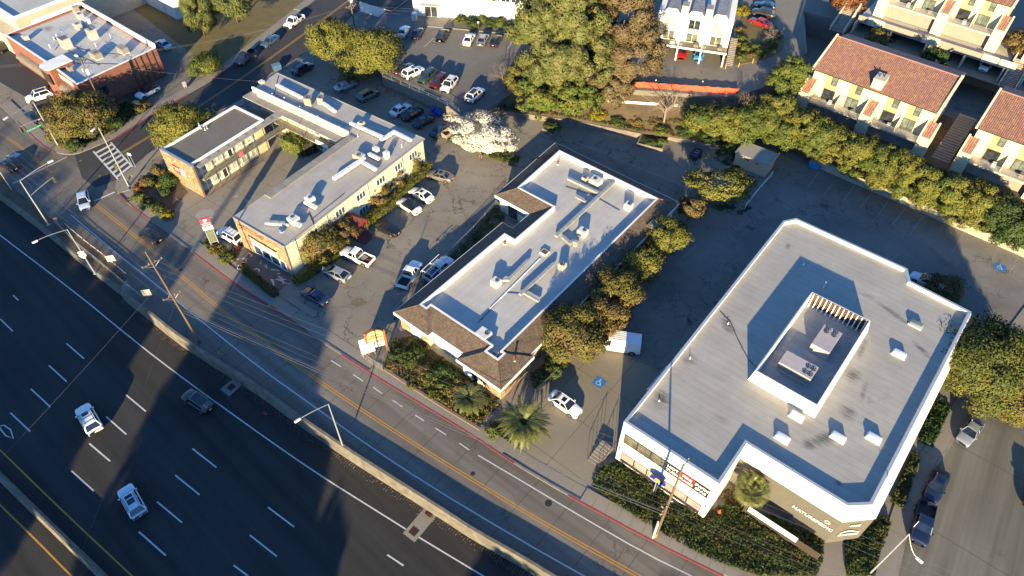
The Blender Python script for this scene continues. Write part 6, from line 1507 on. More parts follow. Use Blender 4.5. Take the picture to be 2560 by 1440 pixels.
# ---- upper lot
for q, kd, pt, lb in [((1009,77),'sedan','white','white sedan at the clinic end of the upper lot'),((1044,81),'sedan','navy','dark blue sedan beside the white one at the clinic entrance'),((1107,88),'suv','black','black sport utility car alone before the clinic walk'),((1173,96),'sedan','white','white sedan in the group of three before the clinic bed'),((1208,97),'hatch','silver','silver hatchback in the middle of the three before the clinic bed'),((1240,99),'sedan','black','black sedan with red lights, right of the three before the clinic bed')]:
    car(q, (q[0]+12,q[1]-21), kd, pt, lb, ZU)
car((1011,170),(1031,157),'sedan','charcoal','dark sedan at the left end of the lower row in the upper lot',ZU); car((1033,180),(1056,169),'suv','white','white coupe crossover in the lower row of the upper lot',ZU,extra=('sunroof',)); car((1068,190),(1051,204),'suv','green','green sport utility car in the lower row of the upper lot',ZU); car((1097,203),(1080,218),'suv','maroon','maroon sport utility car in the lower row of the upper lot',ZU); car((1123,211),(1108,228),'suv','pearl','white sport utility car at the right end of the lower row',ZU,extra=('sunroof',)); car((1188,236),(1207,219),'suv','white','white sport utility car with dark roof glass at the upper lot exit',ZU,extra=('longroof',))
# ---- middle lot
car((1100,438),(1072,431),'sedan','tan','bronze sedan farthest along the motel hedge',extra=('sunroof',)); car((1053,485),(1027,471),'sedan','white','upper of the two white sedans along the motel hedge',extra=('sunroof',)); car((1022,513),(996,497),'sedan','white','lower of the two white sedans along the motel hedge, dark roofed',roofm=m_carglass); car((967,569),(938,556),'sedan','black','black sedan beside the red entrance hood'); car((893,640),(862,627),'pickup','white','white pickup with orange striped flank facing the motel',extra=('hoop','stripe')); car((841,682),(817,671),'hatch','silver','silver hatchback between white pickup and blue sedan'); car((787,738),(760,723),'sedan','blue','blue sedan nearest the street in the middle lot')
car((1024,686),(1046,653),'pickup','white','white pickup with black bed in the drive lane',extra=('hoop',)); car((1097,672),(1125,645),'pickup','ice','pale work truck with ladder rack beside the office eave',extra=('rack',)); car((576,588),(556,577),'suv','white','white sport utility car half hidden behind the motel front corner',extra=('bars',))
car((1413,1008),(1446,1031),'sedan','white','white sedan with black sunroof in the sunny driveway',extra=('sunroof',)); car((1545,860),(1493,852),'van','white','white cargo van half under the street tree',scale=1.08)
# ---- east street
car((2427,1077),(2404,1108),'sedan','silver','silver sedan under the large dark tree on the east street'); car((2343,1211),(2326,1248),'sedan','navy','dark blue sedan in the middle of the east street kerb',extra=('sunroof',)); car((2307,1308),(2297,1350),'pickup','navy','dark blue pickup nearest on the east street kerb'); car((2592,1232),(2578,1268),'sedan','blue','blue car cut by the right edge of the east street'); car((2318,702),(2290,688),'sedan','ice','pale car mostly hidden behind the showroom roof corner')
# ---- hill
car((1707,128),(1704,140),'sedan','red','red car in the left carport of the townhouses',ZH); car((1748,134),(1744,150),'hatch','sky','bright blue car in the middle carport of the townhouses',ZH)
car((1900,54),(1880,46),'sedan','red','red car nearest in the row beside the planted island',ZH); car((1908,32),(1884,26),'suv','charcoal','middle dark car in the row beside the planted island',ZH); car((1914,12),(1890,8),'sedan','teal','farthest dark car in the row beside the planted island',ZH)
for x, kd, pt, lb in ((-16.4,'sedan','maroon','dark red car in the left carport of the condominiums'),(-5.6,'sedan','steel','silver blue car in the middle carport of the condominiums'),(1.4,'hatch','pearl','pale car in the carport next to the outdoor stair'),(11.0,'suv','silver','silver car in the right carport at the picture edge')):
    p = FC.w(x,29.6,ZH); car(None,None,kd,pt,lb,ZH+.02,loc=p,ang=R(-39.5)-math.pi/2)
# ================================================================= vegetation
leafmat('leaf_olive', (0.098,0.105,0.027), (0.190,0.162,0.043), (0.225,0.149,0.054))
leafmat('leaf_brown', (0.128,0.098,0.036), (0.230,0.163,0.062), (0.162,0.124,0.039))
leafmat('leaf_yellowgreen', (0.120,0.138,0.028), (0.225,0.212,0.045), (0.195,0.180,0.040))
leafmat('leaf_green', (0.070,0.108,0.024), (0.150,0.182,0.038), (0.185,0.182,0.036))
leafmat('leaf_dark', (0.034,0.063,0.021), (0.086,0.128,0.033))
leafmat('leaf_ivy', (0.042,0.074,0.022), (0.101,0.121,0.032), (0.119,0.101,0.030))
leafmat('leaf_deep', (.055,.080,.020), (.135,.145,.032), (.18,.16,.035))
leafmat('leaf_conifer', (0.081,0.111,0.033), (0.189,0.189,0.058))
leafmat('leaf_euca', (0.082,0.105,0.028), (0.180,0.188,0.056), (0.215,0.195,0.075))
leafmat('leaf_eucabrown', (0.108,0.091,0.044), (0.210,0.150,0.078), (0.162,0.124,0.058))
leafmat('leaf_yellow', (.20,.17,.02), (.34,.28,.03))
leafmat('leaf_red', (.16,.06,.025), (.28,.12,.05))
leafmat('blossom', (0.70,0.64,0.54), (0.88,0.84,0.75), None, .35)
leafmat_flat('palm_frond', (0.070,0.090,0.024), (0.170,0.170,0.038))
leafmat_flat('palm_dry', (.28,.15,.03), (.42,.24,.06))
m_bark = mat('bark', (.12,.085,.055), .95, .25, 4, bump=.5, bscale=12)
m_barkl = mat('pale_bark', (.28,.22,.16), .95, .2, 3, bump=.5, bscale=12)
m_twig = mat('twigs', (.17,.125,.09), .95, .2, 4)

def mesh_np(name, V, F, m, nrm=None):
    """mesh from numpy vertices and an (n,k) face array"""
    me = bpy.data.meshes.new(name); n, k_ = F.shape
    me.vertices.add(len(V)); me.vertices.foreach_set('co', V.astype(np.float32).ravel())
    me.loops.add(n*k_); me.loops.foreach_set('vertex_index', F.astype(np.int32).ravel())
    me.polygons.add(n); me.polygons.foreach_set('loop_start', np.arange(0,n*k_,k_,dtype=np.int32)); me.polygons.foreach_set('loop_total', np.full(n,k_,dtype=np.int32))
    me.update(calc_edges=True); me.materials.append(m)
    if nrm is not None: at_ = me.attributes.new('leaf_nrm', 'FLOAT_VECTOR', 'POINT'); at_.data.foreach_set('vector', nrm.astype(np.float32).ravel())
    return me

def leaves(C, nrm, size, rg, stretch=1.7):
    """one small rhombic leaf per point, roughly facing nrm with scatter"""
    n = len(C); d = nrm*.9+rg.normal(0,.45,(n,3)); d /= np.linalg.norm(d,axis=1)[:,None]+1e-9
    t = np.cross(d, rg.normal(0,1,(n,3))); t /= np.linalg.norm(t,axis=1)[:,None]+1e-9; b = np.cross(d,t)
    s = size*rg.uniform(.6,1.35,(n,1)); V = np.empty((n,4,3)); V[:,0] = C-t*s*stretch*.5; V[:,1] = C+b*s*.5; V[:,2] = C+t*s*stretch*.5; V[:,3] = C-b*s*.5
    V[:,1] += d*s*.18; V[:,3] += d*s*.18
    sm = nrm/(np.linalg.norm(nrm,axis=1)[:,None]+1e-9); d = np.where((d*sm).sum(1)[:,None] < 0, -d, d); vn = sm*.72+d*.45; vn /= np.linalg.norm(vn,axis=1)[:,None]+1e-9
    return V.reshape(-1,3), np.arange(n*4).reshape(n,4), np.repeat(vn,4,axis=0)

CROWN = {}
def crown_mesh(kind, r, rz, seed, leaf=.26, dens=1.0, lump=.34, flat=0.0):
    """crown as many clumps of leaves through an uneven volume, with gaps between clumps"""
    if leaf < .5: leaf *= .72; dens *= 1.25
    key = (kind, round(r,1), round(rz,1), seed, leaf, dens, lump, flat)
    if key in CROWN: return CROWN[key]
    rg = np.random.default_rng(seed*131+7); nc = int(22+r*9)
    d = rg.normal(0,1,(nc,3)); d[:,2] = np.abs(d[:,2])*.9-.35*rg.random(nc)*2; d /= np.linalg.norm(d,axis=1)[:,None]
    rad = rg.uniform(.45,.88,nc)**.6; cc = d*rad[:,None]
    wob = np.array([noise.noise(Vector(tuple(x*1.7+seed))) for x in d]); cc *= (1+.35*wob)[:,None]
    cr = rg.uniform(.55,1.25,nc)*lump; per = int(dens*150*(r*rz)/(leaf/.26)**1.6/ nc*3.1)
    per = max(30, min(per, 1400)); P = []; Nn = []
    for i in range(nc):
        n = int(per*(cr[i]/lump)**2); q = rg.normal(0,1,(n,3)); q /= np.linalg.norm(q,axis=1)[:,None]; q[:,2] += .15
        rr_ = cr[i]*rg.uniform(.55,1.0,n)[:,None]; p = cc[i]+q*rr_*np.array([1,1,.8]); P.append(p); Nn.append(q*.8+d[i]*.4)
    P = np.concatenate(P)*np.array([r,r,rz]); Nn = np.concatenate(Nn)
    if flat: P[:,2] = np.maximum(P[:,2], -rz*flat)
    V, F, vn = leaves(P, Nn, leaf, rg); me = mesh_np('crown', V, F, MATS[kind], vn); CROWN[key] = (me, cc*np.array([r,r,rz])); return CROWN[key]

def trunk_mesh(h0, tips, r0, m):
    k = MB(); base = Vector((0,0,0)); fork = Vector((rng.uniform(-.1,.1),rng.uniform(-.1,.1),h0)); k.tube(base, fork, r0, r0*.75, 8)
    for t in tips:
        t = Vector(t); mid = fork+(t-fork)*.5+Vector((rng.uniform(-.2,.2),rng.uniform(-.2,.2),.15)); k.tube(fork, mid, r0*.5, r0*.3, 6); k.tube(mid, t, r0*.3, r0*.08, 5)
    me = k.mesh('trunk', True); me.materials.append(m); return me

TREE_N = [0]
def tree(cpx, z0, hc, r, rz, kind, label, name='tree', seed=None, leaf=.26, dens=1.0, lump=.34, stretch=None, rot=0.0, bark=None, tr=None, group=None, cat='tree', pos=None):
    """crown centre seen at photo pixel cpx at height z0+hc; trunk stands on z0"""
    TREE_N[0] += 1; seed = seed if seed is not None else TREE_N[0] % 9+1
    p = at(*cpx, z0+hc) if pos is None else Vector((pos[0],pos[1],z0+hc)); o = empty(name, (p.x,p.y,z0), rot, label, cat, group)
    me, cc = crown_mesh(kind, r, rz, seed, leaf, dens, lump)
    c = inst('crown', me, o, (0,0,hc), TREE_N[0]*1.7 if stretch is None else 0, stretch or (1.08 if leaf < .5 else None))
    order = sorted(range(len(cc)), key=lambda i: -np.linalg.norm(cc[i][:2]))[:40:6]
    tips = [(cc[i][0]*.8,cc[i][1]*.8,hc+cc[i][2]*.8) for i in order]
    t = bpy.data.objects.new('trunk', trunk_mesh(max(.4,hc-rz*.75), tips, tr or max(.1,r*.055), bark or m_bark)); col.objects.link(t); t.parent = o
    return o

def shrub(cpx, z0, r, h, kind, label, leaf=.17, dens=1.0, group=None, pos=None, box=False, name='shrub', seed=None):
    TREE_N[0] += 1; p = at(*cpx, z0+h*.5) if pos is None else Vector((pos[0],pos[1],0))
    o = empty(name, (p.x,p.y,z0), TREE_N[0]*2.1, label, 'shrub', group)
    me, cc = crown_mesh(kind, r, h*.62, seed or TREE_N[0] % 7+1, leaf, dens, .42); inst('foliage', me, o, (0,0,h*.42))
    k = MB()
    for i in range(5): a = i*1.26; k.tube((0,0,0),(r*.5*math.cos(a),r*.5*math.sin(a),h*.6),.04,.015,5)
    k.build('stem', m_bark, o); return o

def hedge(pts, z0, w, h, kind, label, leaf=.15, dens=1.0, name='hedge', dome=0.0):
    """clipped hedge along points (x,y): leaf faces on its sides and top, twiggy core inside"""
    P = [Vector(p) for p in pts]; rg = np.random.default_rng(len(label)); L = length(P); n = int(dens*L*(w+2*h)*55*(.15/leaf)**1.3)
    s = rg.uniform(0,L,n); acc = 0; C = np.zeros((n,3)); Nn = np.zeros((n,3)); segs = []
    for a, b in zip(P[:-1], P[1:]): segs.append((acc, a, b)); acc += (b-a).length
    u = rg.uniform(0,w+2*h,n)
    for i in range(n):
        for (s0, a, b) in segs[::-1]:
            if s[i] >= s0: break
        t = (b-a).normalized(); p = a+t*(s[i]-s0); nm = Vector((-t.y,t.x)); j = rg.normal(0,.06)
        if u[i] < h: off, z, nv = w/2+j, u[i], (nm.x,nm.y,.2)
        elif u[i] < h+w: off, z, nv = w/2-(u[i]-h), h+j+.12*noise.noise(Vector((p.x,p.y,0))*1.3), (0,0,1)
        else: off, z, nv = -w/2-j, u[i]-h-w, (-nm.x,-nm.y,.2)
        q = p+nm*off; C[i] = (q.x-P[0].x,q.y-P[0].y,z+z0*0); Nn[i] = nv
    V, F, vn = leaves(C, Nn, leaf, rg); o = empty(name, (P[0].x,P[0].y,z0), 0, label, 'hedge')
    inst('foliage', mesh_np('foliage', V, F, MATS[kind], vn), o); k = MB()
    for a, b in zip(P[:-1], P[1:]): k.curb([a-P[0],b-P[0]], w*.72, 0, h*.86)
    k.build('twigs', mat('hedge_core', (.035,.035,.014), .95, .3, 3), o); return o

def groundcover(poly, z0, h, n, kind, label, leaf=.16, name='ground_ivy', clump=.9, mound=True):
    """carpet of leaves over a polygon (x,y), mounded by noise"""
    P = np.array([tuple(p) for p in poly]); lo, hi = P.min(0), P.max(0); rg = np.random.default_rng(len(label)+n); pts = []
    def inside(x, y):
        c = False; j = len(P)-1
        for i in range(len(P)):
            if (P[i][1] > y) != (P[j][1] > y) and x < (P[j][0]-P[i][0])*(y-P[i][1])/(P[j][1]-P[i][1])+P[i][0]: c = not c
            j = i
        return c
    while len(pts) < n:
        x, y = rg.uniform(lo,hi)
        if inside(x, y):
            f = noise.noise(Vector((x*clump,y*clump,1.7)))*.5+.5+.25*noise.noise(Vector((x*3,y*3,4)))
            if rg.random() < .12+f*f*1.5: pts.append((x,y,z0+h*max(.05,f)*rg.uniform(.35,1.05)))
    C = np.array(pts); Nn = np.tile((0,0,1.0),(len(C),1))+rg.normal(0,.45,(len(C),3)); V, F, vn = leaves(C, Nn, leaf, rg)
    ob = bpy.data.objects.new(name, mesh_np(name, V, F, MATS[kind], vn)); col.objects.link(ob); tag(ob, label, 'ground cover', None, 'stuff'); return ob

def bare_tree(cpx, z0, hc, r, h, label, seed=1, m=None, n0=7, name='bare_tree', depth=4):
    p = at(*cpx, z0+hc); o = empty(name, (p.x,p.y,z0), 0, label, 'tree'); rr = random.Random(seed); k = MB(); tw = MB()
    def grow(a, d, L, rad, lev):
        b = a+d*L; (k if lev < 2 else tw).tube(a, b, rad, rad*.62, 6 if lev < 2 else 3, False)
        if lev >= depth: return
        for _ in range(rr.choice((3,3,4)) if lev else n0):
            e = (d*(.55 if lev else .5)+Vector((rr.gauss(0,.5),rr.gauss(0,.5),rr.gauss(.12,.3)))).normalized(); grow(a+d*L*rr.uniform(.6,1), e, L*rr.uniform(.55,.78), rad*.5, lev+1)
    grow(Vector((0,0,0)), Vector((rr.gauss(0,.08),rr.gauss(0,.08),1)).normalized(), h*.36, max(.08,r*.038), 0)
    k.build('trunk', m_barkl if m is None else m, o); tw.build('twigs', m or m_twig, o); return o

# ---- palms: every frond is a part
def frond_mesh(L, droop, seed, m, leafl=.55, width=.055, pairs=34):
    rr = random.Random(seed); k = MB(); pts = []
    for i in range(9):
        t = i/8; pts.append(Vector((L*(t-.12*t*t*droop), 0, L*(.62*t-(.50+.45*droop)*t*t))))
    for a, b in zip(pts[:-1], pts[1:]): k.tube(a, b, .035, .025, 4, False)
    for i in range(pairs):
        t = .12+.86*i/(pairs-1); s = t*8; j = min(7,int(s)); p = pts[j]+(pts[j+1]-pts[j])*(s-j); d = (pts[j+1]-pts[j]).normalized(); ll = leafl*math.sin(math.pi*min(1,t*.8+.18))*rr.uniform(.85,1.1)
        for sg in (-1,1):
            q = p+Vector((d.x*ll*.75,sg*ll*.8,d.z*ll*.75-.12*ll+.1*ll)); w_ = d*width*1.2; k.add([p-w_,p+w_,q], [(0,1,2)])
    me = k.mesh('frond'); me.materials.append(m); return me
def palm(cpx, z0, hc, L, label, n=46, trunk_r=.28, name='date_palm', fruit=False):
    p = at(*cpx, z0+hc); o = empty(name, (p.x,p.y,z0), 0, label, 'palm'); k = MB()
    for i in range(int(hc/.22)): z = i*.22; k.tube((0,0,z),(0,0,z+.24),trunk_r*(1.12-.1*(i%2)),trunk_r*.95,10)
    k.build('trunk', m_bark, o); ms = [frond_mesh(L*s_, dr, i, MATS['palm_frond']) for i, (s_, dr) in enumerate(((1,.25),(1,.6),(.95,.95),(.9,.45)))]
    for i in range(n):
        f = inst('frond', ms[(i*7)%4], o, (0,0,hc+rng.uniform(-.1,.1))); t = i/n; f.rotation_euler = (rng.uniform(-.2,.2), R(34)*t*1.6-R(38)+rng.uniform(-.12,.12), i*2.39996+rng.uniform(-.1,.1)); f.scale = (rng.uniform(.85,1.1),)*3
    if fruit:
        dm_ = frond_mesh(L*.42, .9, 9, MATS['palm_dry'], .3, .03, 16)
        for i in range(12): f = inst('fruit_stalk', dm_, o, (0,0,hc-.1)); f.rotation_euler = (0,R(25),rng.uniform(-2.8,-.3))
    return o
def fan_palm(cpx, z0, hc, label):
    p = at(*cpx, z0+hc); o = empty('fan_palm', (p.x,p.y,z0), 0, label, 'palm'); k = MB()
    for i in range(int(hc/.25)): z = i*.25; k.tube((0,0,z),(0,0,z+.27),.3-.02*(i%2),.26,10)
    k.build('trunk', m_bark, o); m = []
    for v_ in range(3):
        k = MB(); k.tube((0,0,0),(1.15,0,.25),.03,.02,5,False); c = Vector((1.15,0,.25)); ns = 19
        for j in range(ns):
            a0 = -1.95+3.9*j/ns; a1 = -1.95+3.9*(j+1)/ns; am = (a0+a1)/2; ll = 1.05*(1-.12*abs(am)/1.95); dz = -.12-.08*v_-.1*abs(am)
            k.add([c,c+Vector((.62*math.cos(a0),.62*math.sin(a0),-.02)),c+Vector((ll*math.cos(am),ll*math.sin(am),dz)),c+Vector((.62*math.cos(a1),.62*math.sin(a1),-.02))], [(0,1,2,3)])
        me = k.mesh('frond'); me.materials.append(MATS['palm_frond']); m.append(me)
    for i in range(34):
        f = inst('frond', m[i%3], o, (0,0,hc)); t = i/34; f.rotation_euler = (rng.uniform(-.25,.25), R(-62)+R(105)*t+rng.uniform(-.15,.15), i*2.39996)
    dry = m[2].copy(); dry.materials.clear(); dry.materials.append(MATS['palm_dry'])
    for i in range(9): f = inst('dry_frond', dry, o, (0,0,hc-.35)); f.rotation_euler = (0,R(62)+rng.uniform(0,.3),i*.7+.2)
    return o

# ---------------------------------------------------------------- planting list (read off the photograph)
tree((196,292),0,3.6,5.4,3.8,'leaf_olive','wide bushy olive brown tree beside the brick building corner',leaf=.24,seed=2)
tree((452,312),0,3.4,4.0,3.6,'leaf_yellowgreen','round dense tree at the street side of the small motel wing',leaf=.22,dens=1.3,lump=.4,seed=3)
shrub((512,160),0,3.0,3.0,'leaf_green','clipped yellow green bush on the corner of the dry grass',dens=1.5,leaf=.2)
tree((492,32),0,5.2,2.9,5.4,'leaf_conifer','tall conifer in front of the white house',leaf=.22,seed=5); tree((575,-8),0,6,4.5,4.5,'leaf_conifer','conifer cut off by the top edge above the dry grass',seed=6)
tree((833,105),0,4.8,4.4,4.2,'leaf_yellowgreen','willowy yellow green tree left of the utility pole',leaf=.24,seed=1); tree((942,128),0,5.0,4.6,4.6,'leaf_yellowgreen','willowy yellow green tree right of the utility pole',leaf=.24,seed=4); tree((890,165),0,2.8,3.6,2.8,'leaf_yellowgreen','low willowy tree in front of the utility pole',leaf=.22,seed=7)
big = 'tall trees on the bank'
for q, hc, r, rz, kd, lb, sd in [((1345,70),13,5.2,6,'leaf_euca','tall eucalyptus nearest the clinic wall',1),((1440,45),15,5.6,7,'leaf_euca','tallest eucalyptus at the top edge of the bank',2),((1390,165),9,5.6,6,'leaf_euca','spreading eucalyptus in the middle of the bank',3),((1470,150),9,4.6,6,'leaf_euca','narrow eucalyptus between the green and the brown trees',4),
 ((1350,240),4,4.4,3.6,'leaf_green','dark green understorey tree behind the planter box',5),((1440,245),4.2,4.2,3.4,'leaf_green','bright understorey tree above the garden wall',6),((1300,205),3,3.2,3,'leaf_olive','olive understorey tree at the edge of the upper lot',7),
 ((1560,45),14,5.6,7,'leaf_eucabrown','brownish tall tree left of the white townhouses',8),((1580,145),8,5.6,6,'leaf_eucabrown','brownish spreading tree hiding the end of the orange fence',9),((1525,215),5,3.8,4,'leaf_eucabrown','low brownish tree above the bare slope',2)]:
    tree(q, 1.0 if hc < 6 else 2.0, hc, r, rz, kd, lb, 'tall_tree' if hc > 6 else 'tree', sd, .27, 1.0, .24, tr=.16+hc*.02, bark=m_barkl if hc > 6 else None, group=big)
tree((1205,335),0,3.8,5.4,3.5,'blossom','white blossoming tree leaning over the middle parking lot','blossom_tree',3,.21,.85,.22,(1.25,.9,1),R(-42))
shrub((1215,362),0,2.2,1.6,'leaf_yellowgreen','fresh green foliage under the white blossom tree')
groundcover(px([(1110,350),(1180,380),(1290,420),(1300,395),(1200,350),(1130,335)]), .05, .5, 3500, 'leaf_green', 'weedy green bank under the white blossom tree', .16)
for q, r, hc, kd, lb, z in [((1752,300),3.0,2.8,'leaf_green','bright shrubby tree right of the bare slope',1.5),((1806,308),3.6,2.8,'leaf_yellowgreen','mid green shrubby tree above the garden wall',1.5),((1858,315),3.6,2.8,'leaf_green','shrubby tree just above the shed',1.5),((1905,300),3.6,3.0,'leaf_green','leafy tree behind the shed',2),((1938,270),3.2,3.2,'leaf_yellowgreen','leafy tree above the shed near the condominium end',2.5),((1962,205),3.0,5,'leaf_green','layered pale green tree beside the upper drive',3),((1985,178),2.6,6.5,'leaf_green','upper pad of pale green foliage at the condominium corner',3),((1960,335),3.0,2.6,'leaf_green','round hedge tree beside the shed roof',1.2)]:
    tree(q, z, hc, r, r*.8, kd, lb, leaf=.22, group='shrubby trees on the hillside')
hl = ['first','second','third','fourth','fifth','sixth','seventh','eighth','ninth','tenth','eleventh','twelfth','thirteenth']
for i, q in enumerate([(2005,318),(2050,338),(2100,356),(2150,378),(2200,402),(2255,425),(2305,450),(2355,472),(2405,492),(2455,508),(2505,530),(2550,562)]):
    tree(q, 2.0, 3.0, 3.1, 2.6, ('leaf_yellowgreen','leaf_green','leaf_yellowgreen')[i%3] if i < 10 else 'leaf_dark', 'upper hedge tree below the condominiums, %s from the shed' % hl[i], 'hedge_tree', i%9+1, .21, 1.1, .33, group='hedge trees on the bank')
for i, q in enumerate([(2030,365),(2085,388),(2140,412),(2200,440),(2260,466),(2320,492),(2380,520),(2440,545),(2500,572),(2556,598)]):
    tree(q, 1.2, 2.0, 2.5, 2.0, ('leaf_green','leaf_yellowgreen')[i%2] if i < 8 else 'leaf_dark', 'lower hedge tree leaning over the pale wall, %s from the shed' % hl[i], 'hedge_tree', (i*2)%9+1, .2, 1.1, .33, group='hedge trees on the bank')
bare_tree((1668,262),1.5,4.5,5.5,11,'bare branching tree on the slope below the orange fence',3,m_barkl); bare_tree((1852,262),2,4,5,9.5,'bare brown twiggy tree at the east end of the orange fence',5,m_twig,9); bare_tree((1800,270),2,3,4,6,'second bare twiggy tree behind the shrubs',8,m_twig,8)
bare_tree((1258,180),ZU-.5,3,3.5,7,'bare tree at the edge of the upper parking lot',11,m_twig,8); bare_tree((1938,85),ZH,3,2.5,6,'bare pale tree on the planted island',13,m_barkl)
bare_tree((2062,300),2.3,1.5,2,4.5,'bare shrub under the left balcony of the middle condominium',17,m_twig,9); bare_tree((2115,318),2.3,1.5,2.2,4.5,'bare shrub against the middle bay of the condominium',19,m_twig,9); bare_tree((300,185),0,3,2,5,'thin bare tree against the brick side wall',23,m_twig,7)
tree((1800,462),0,3.4,4.6,1.9,'leaf_yellowgreen','broad golden green tree at the back corner of the office','tree',2,.22,1.0,.3,(1.2,.85,1),R(-10),tr=.22,bark=m_barkl)
tree((1728,520),0,2.6,1.9,1.9,'leaf_brown','small golden tree by the office back corner',seed=4,leaf=.2)
for q, r, hc, kd, lb, sd in [((1668,592),3.0,3.2,'leaf_yellowgreen','first round street tree beside the office from the back',1),((1608,660),2.8,3.0,'leaf_yellowgreen','second street tree beside the office from the back',3),((1542,735),3.5,3.4,'leaf_olive','third street tree beside the office from the back',5),((1508,790),2.9,3.2,'leaf_brown','fourth street tree beside the office from the back',6),((1438,838),4.0,3.9,'leaf_olive','largest street tree hiding the front of the white van',8)]:
    tree(q, 0, hc, r, r*.85, kd, lb, leaf=.2, seed=sd, dens=1.1, group='street trees beside the office')
for q, r, kd, lb in [((1378,925),1.5,'leaf_green','bright green shrub at the foot of the largest street tree'),((1350,945),1.2,'leaf_dark','dark shrub against the office east wall'),((1395,900),1.4,'leaf_dark','dark shrub between office wall and largest street tree')]: shrub(q, 0, r, 1.7, kd, lb)
tree((800,607),0,2.6,3.0,2.5,'leaf_olive','large rounded olive bush against the motel east wall',leaf=.19,dens=1.3,lump=.4,seed=2); tree((862,582),0,2.2,1.9,1.9,'leaf_brown','smaller olive bush beside the red entrance hood',leaf=.18,seed=5); tree((940,488),0,2.1,2.1,1.9,'leaf_brown','brownish bush above the clipped hedge of the motel',leaf=.18,seed=7); tree((985,448),0,2.0,1.7,1.8,'leaf_brown','reddish brown bush further up the motel hedge',leaf=.18,seed=8); tree((1025,408),0,2.3,1.8,2.0,'leaf_olive','olive bush at the far end of the motel hedge',leaf=.18,seed=9)
hedge(px([(905,557),(960,520),(1015,465),(1072,408)],.9), 0, 1.5, 1.5, 'leaf_yellowgreen', 'long clipped hedge between motel wall and parked cars')
hedge(px([(735,705),(770,685),(835,640),(868,612)],.5), 0, 1.2, .9, 'leaf_yellowgreen', 'low hedge strip in front of the large olive bush', dens=1.1)
hedge(px([(605,668),(645,702),(690,738)],.4), 0, 1.1, .8, 'leaf_dark', 'low dark hedge along the motel front terrace')
hedge(px([(715,345),(765,368)],1.5), 0, 3.0, 2.6, 'leaf_green', 'big block shaped hedge in the motel courtyard', .19, 1.0)
hedge(px([(745,760-420),(775,770-400)],1.5), 0, 2.2, 2.9, 'leaf_yellowgreen', 'inner taller part of the courtyard hedge block', .19, .8)
mo = 'shrubs in the motel corner bed'
for q, r, h, kd, lb in [((425,448),1.7,1.9,'leaf_dark','large dark green shrub against the stone end wall'),((393,425),1.2,1.5,'leaf_brown','brown feathery shrub by the motel corner sidewalk'),((378,455),.8,.9,'leaf_green','small round shrub in the motel corner bed'),((362,452),1.1,1.2,'leaf_brown','dull brown shrub near the crosswalk corner'),((405,458),1.0,1.0,'leaf_yellow','spiky yellowish plant in the motel corner bed'),((415,475),1.1,.9,'leaf_dark','low dark shrub beside the paved motel corner'),((345,490),1.3,1.0,'leaf_green','green hedge shrub at the sidewalk bend'),((368,508),1.3,1.0,'leaf_dark','dark hedge shrub along the motel sidewalk'),((395,522),1.2,1.0,'leaf_green','green hedge shrub near the yellow bush'),((417,537),1.1,.9,'leaf_yellow','bright yellow flowering bush at the end of the motel bed'),((345,468),.7,.7,'leaf_red','small reddish shrub in the motel corner bed')]:
    shrub(q, 0, r, h, kd, lb, group=mo)
MB().sheet(px([(330,470),(355,440),(420,425),(470,480),(440,515),(430,550),(400,545),(340,510)]), .016).build('motel_bed', m_soil, kind='structure')
for q, r, h, kd, lb in [((540,622),1.3,.9,'leaf_olive','low shrub at the foot of the motel sign'),((568,642),1.2,1.1,'leaf_green','bright green shrub beside the motel brick steps'),((523,607),.9,.7,'leaf_dark','dark shrub left of the motel sign posts')]: shrub(q, 0, r, h, kd, lb)
MB().sheet(px([(500,612),(530,595),(590,640),(575,668),(550,655)]), .016).build('sign_bed', m_soil, kind='structure')
tree((2452,905),0,4.6,6.0,4.6,'leaf_deep','large dense dark green tree over the east street','street_tree',3,.24,1.4,.34,tr=.3); tree((2520,985),0,3.5,3.6,3.2,'leaf_olive','yellowish tree joined to the large dark tree at the right edge','street_tree',5,.22)
tree((2362,722),0,1.9,2.1,1.8,'leaf_brown','dark rounded bush behind the showroom roof edge',leaf=.17,dens=1.4,lump=.42,seed=6)
tree((2125,2),ZH,3,3.2,2.6,'leaf_red','rusty red tree at the top edge beside the condominiums',seed=2); tree((2198,95),ZH,3.0,2.0,2.0,'leaf_olive','olive tree in front of the left carports',seed=3); tree((2335,152),ZH,2.8,2.2,2.2,'leaf_dark','dark tree in front of the middle carports',seed=4); tree((2550,105),8,1.5,2.6,2.0,'leaf_brown','brown bush beside the far outdoor stairs',seed=5)
isl_ = 'shrubs on the planted island'
for i, (q, kd) in enumerate((((1850,72),'leaf_brown'),((1852,95),'leaf_green'),((1866,120),'leaf_green'),((1893,117),'leaf_green'),((1913,122),'leaf_yellowgreen'),((1853,140),'leaf_green'),((1876,136),'leaf_brown'),((1900,132),'leaf_green'),((1930,113),'leaf_green'),((1940,88),'leaf_brown'),((1855,112),'leaf_yellowgreen'))):
    shrub(q, ZH, 1.15, 1.0, kd, 'clipped ball shrub on the planted island, %s counted clockwise from the steps' % hl[i], group=isl_, leaf=.15)
shrub((1852,25), ZH, 1.9, 1.6, 'leaf_yellow', 'vivid yellow shrub beside the townhouse wall')
for i, q in enumerate(((1150,48),(1178,52),(1205,50),(1228,58),(1250,56),(1272,66),(1295,68),(1186,62))):
    shrub(q, ZU, 1.2, 1.6, ('leaf_green','leaf_dark')[i%2], 'rounded shrub in the clinic bed, %s from the entrance' % hl[i], group='shrubs in the clinic bed', leaf=.17)
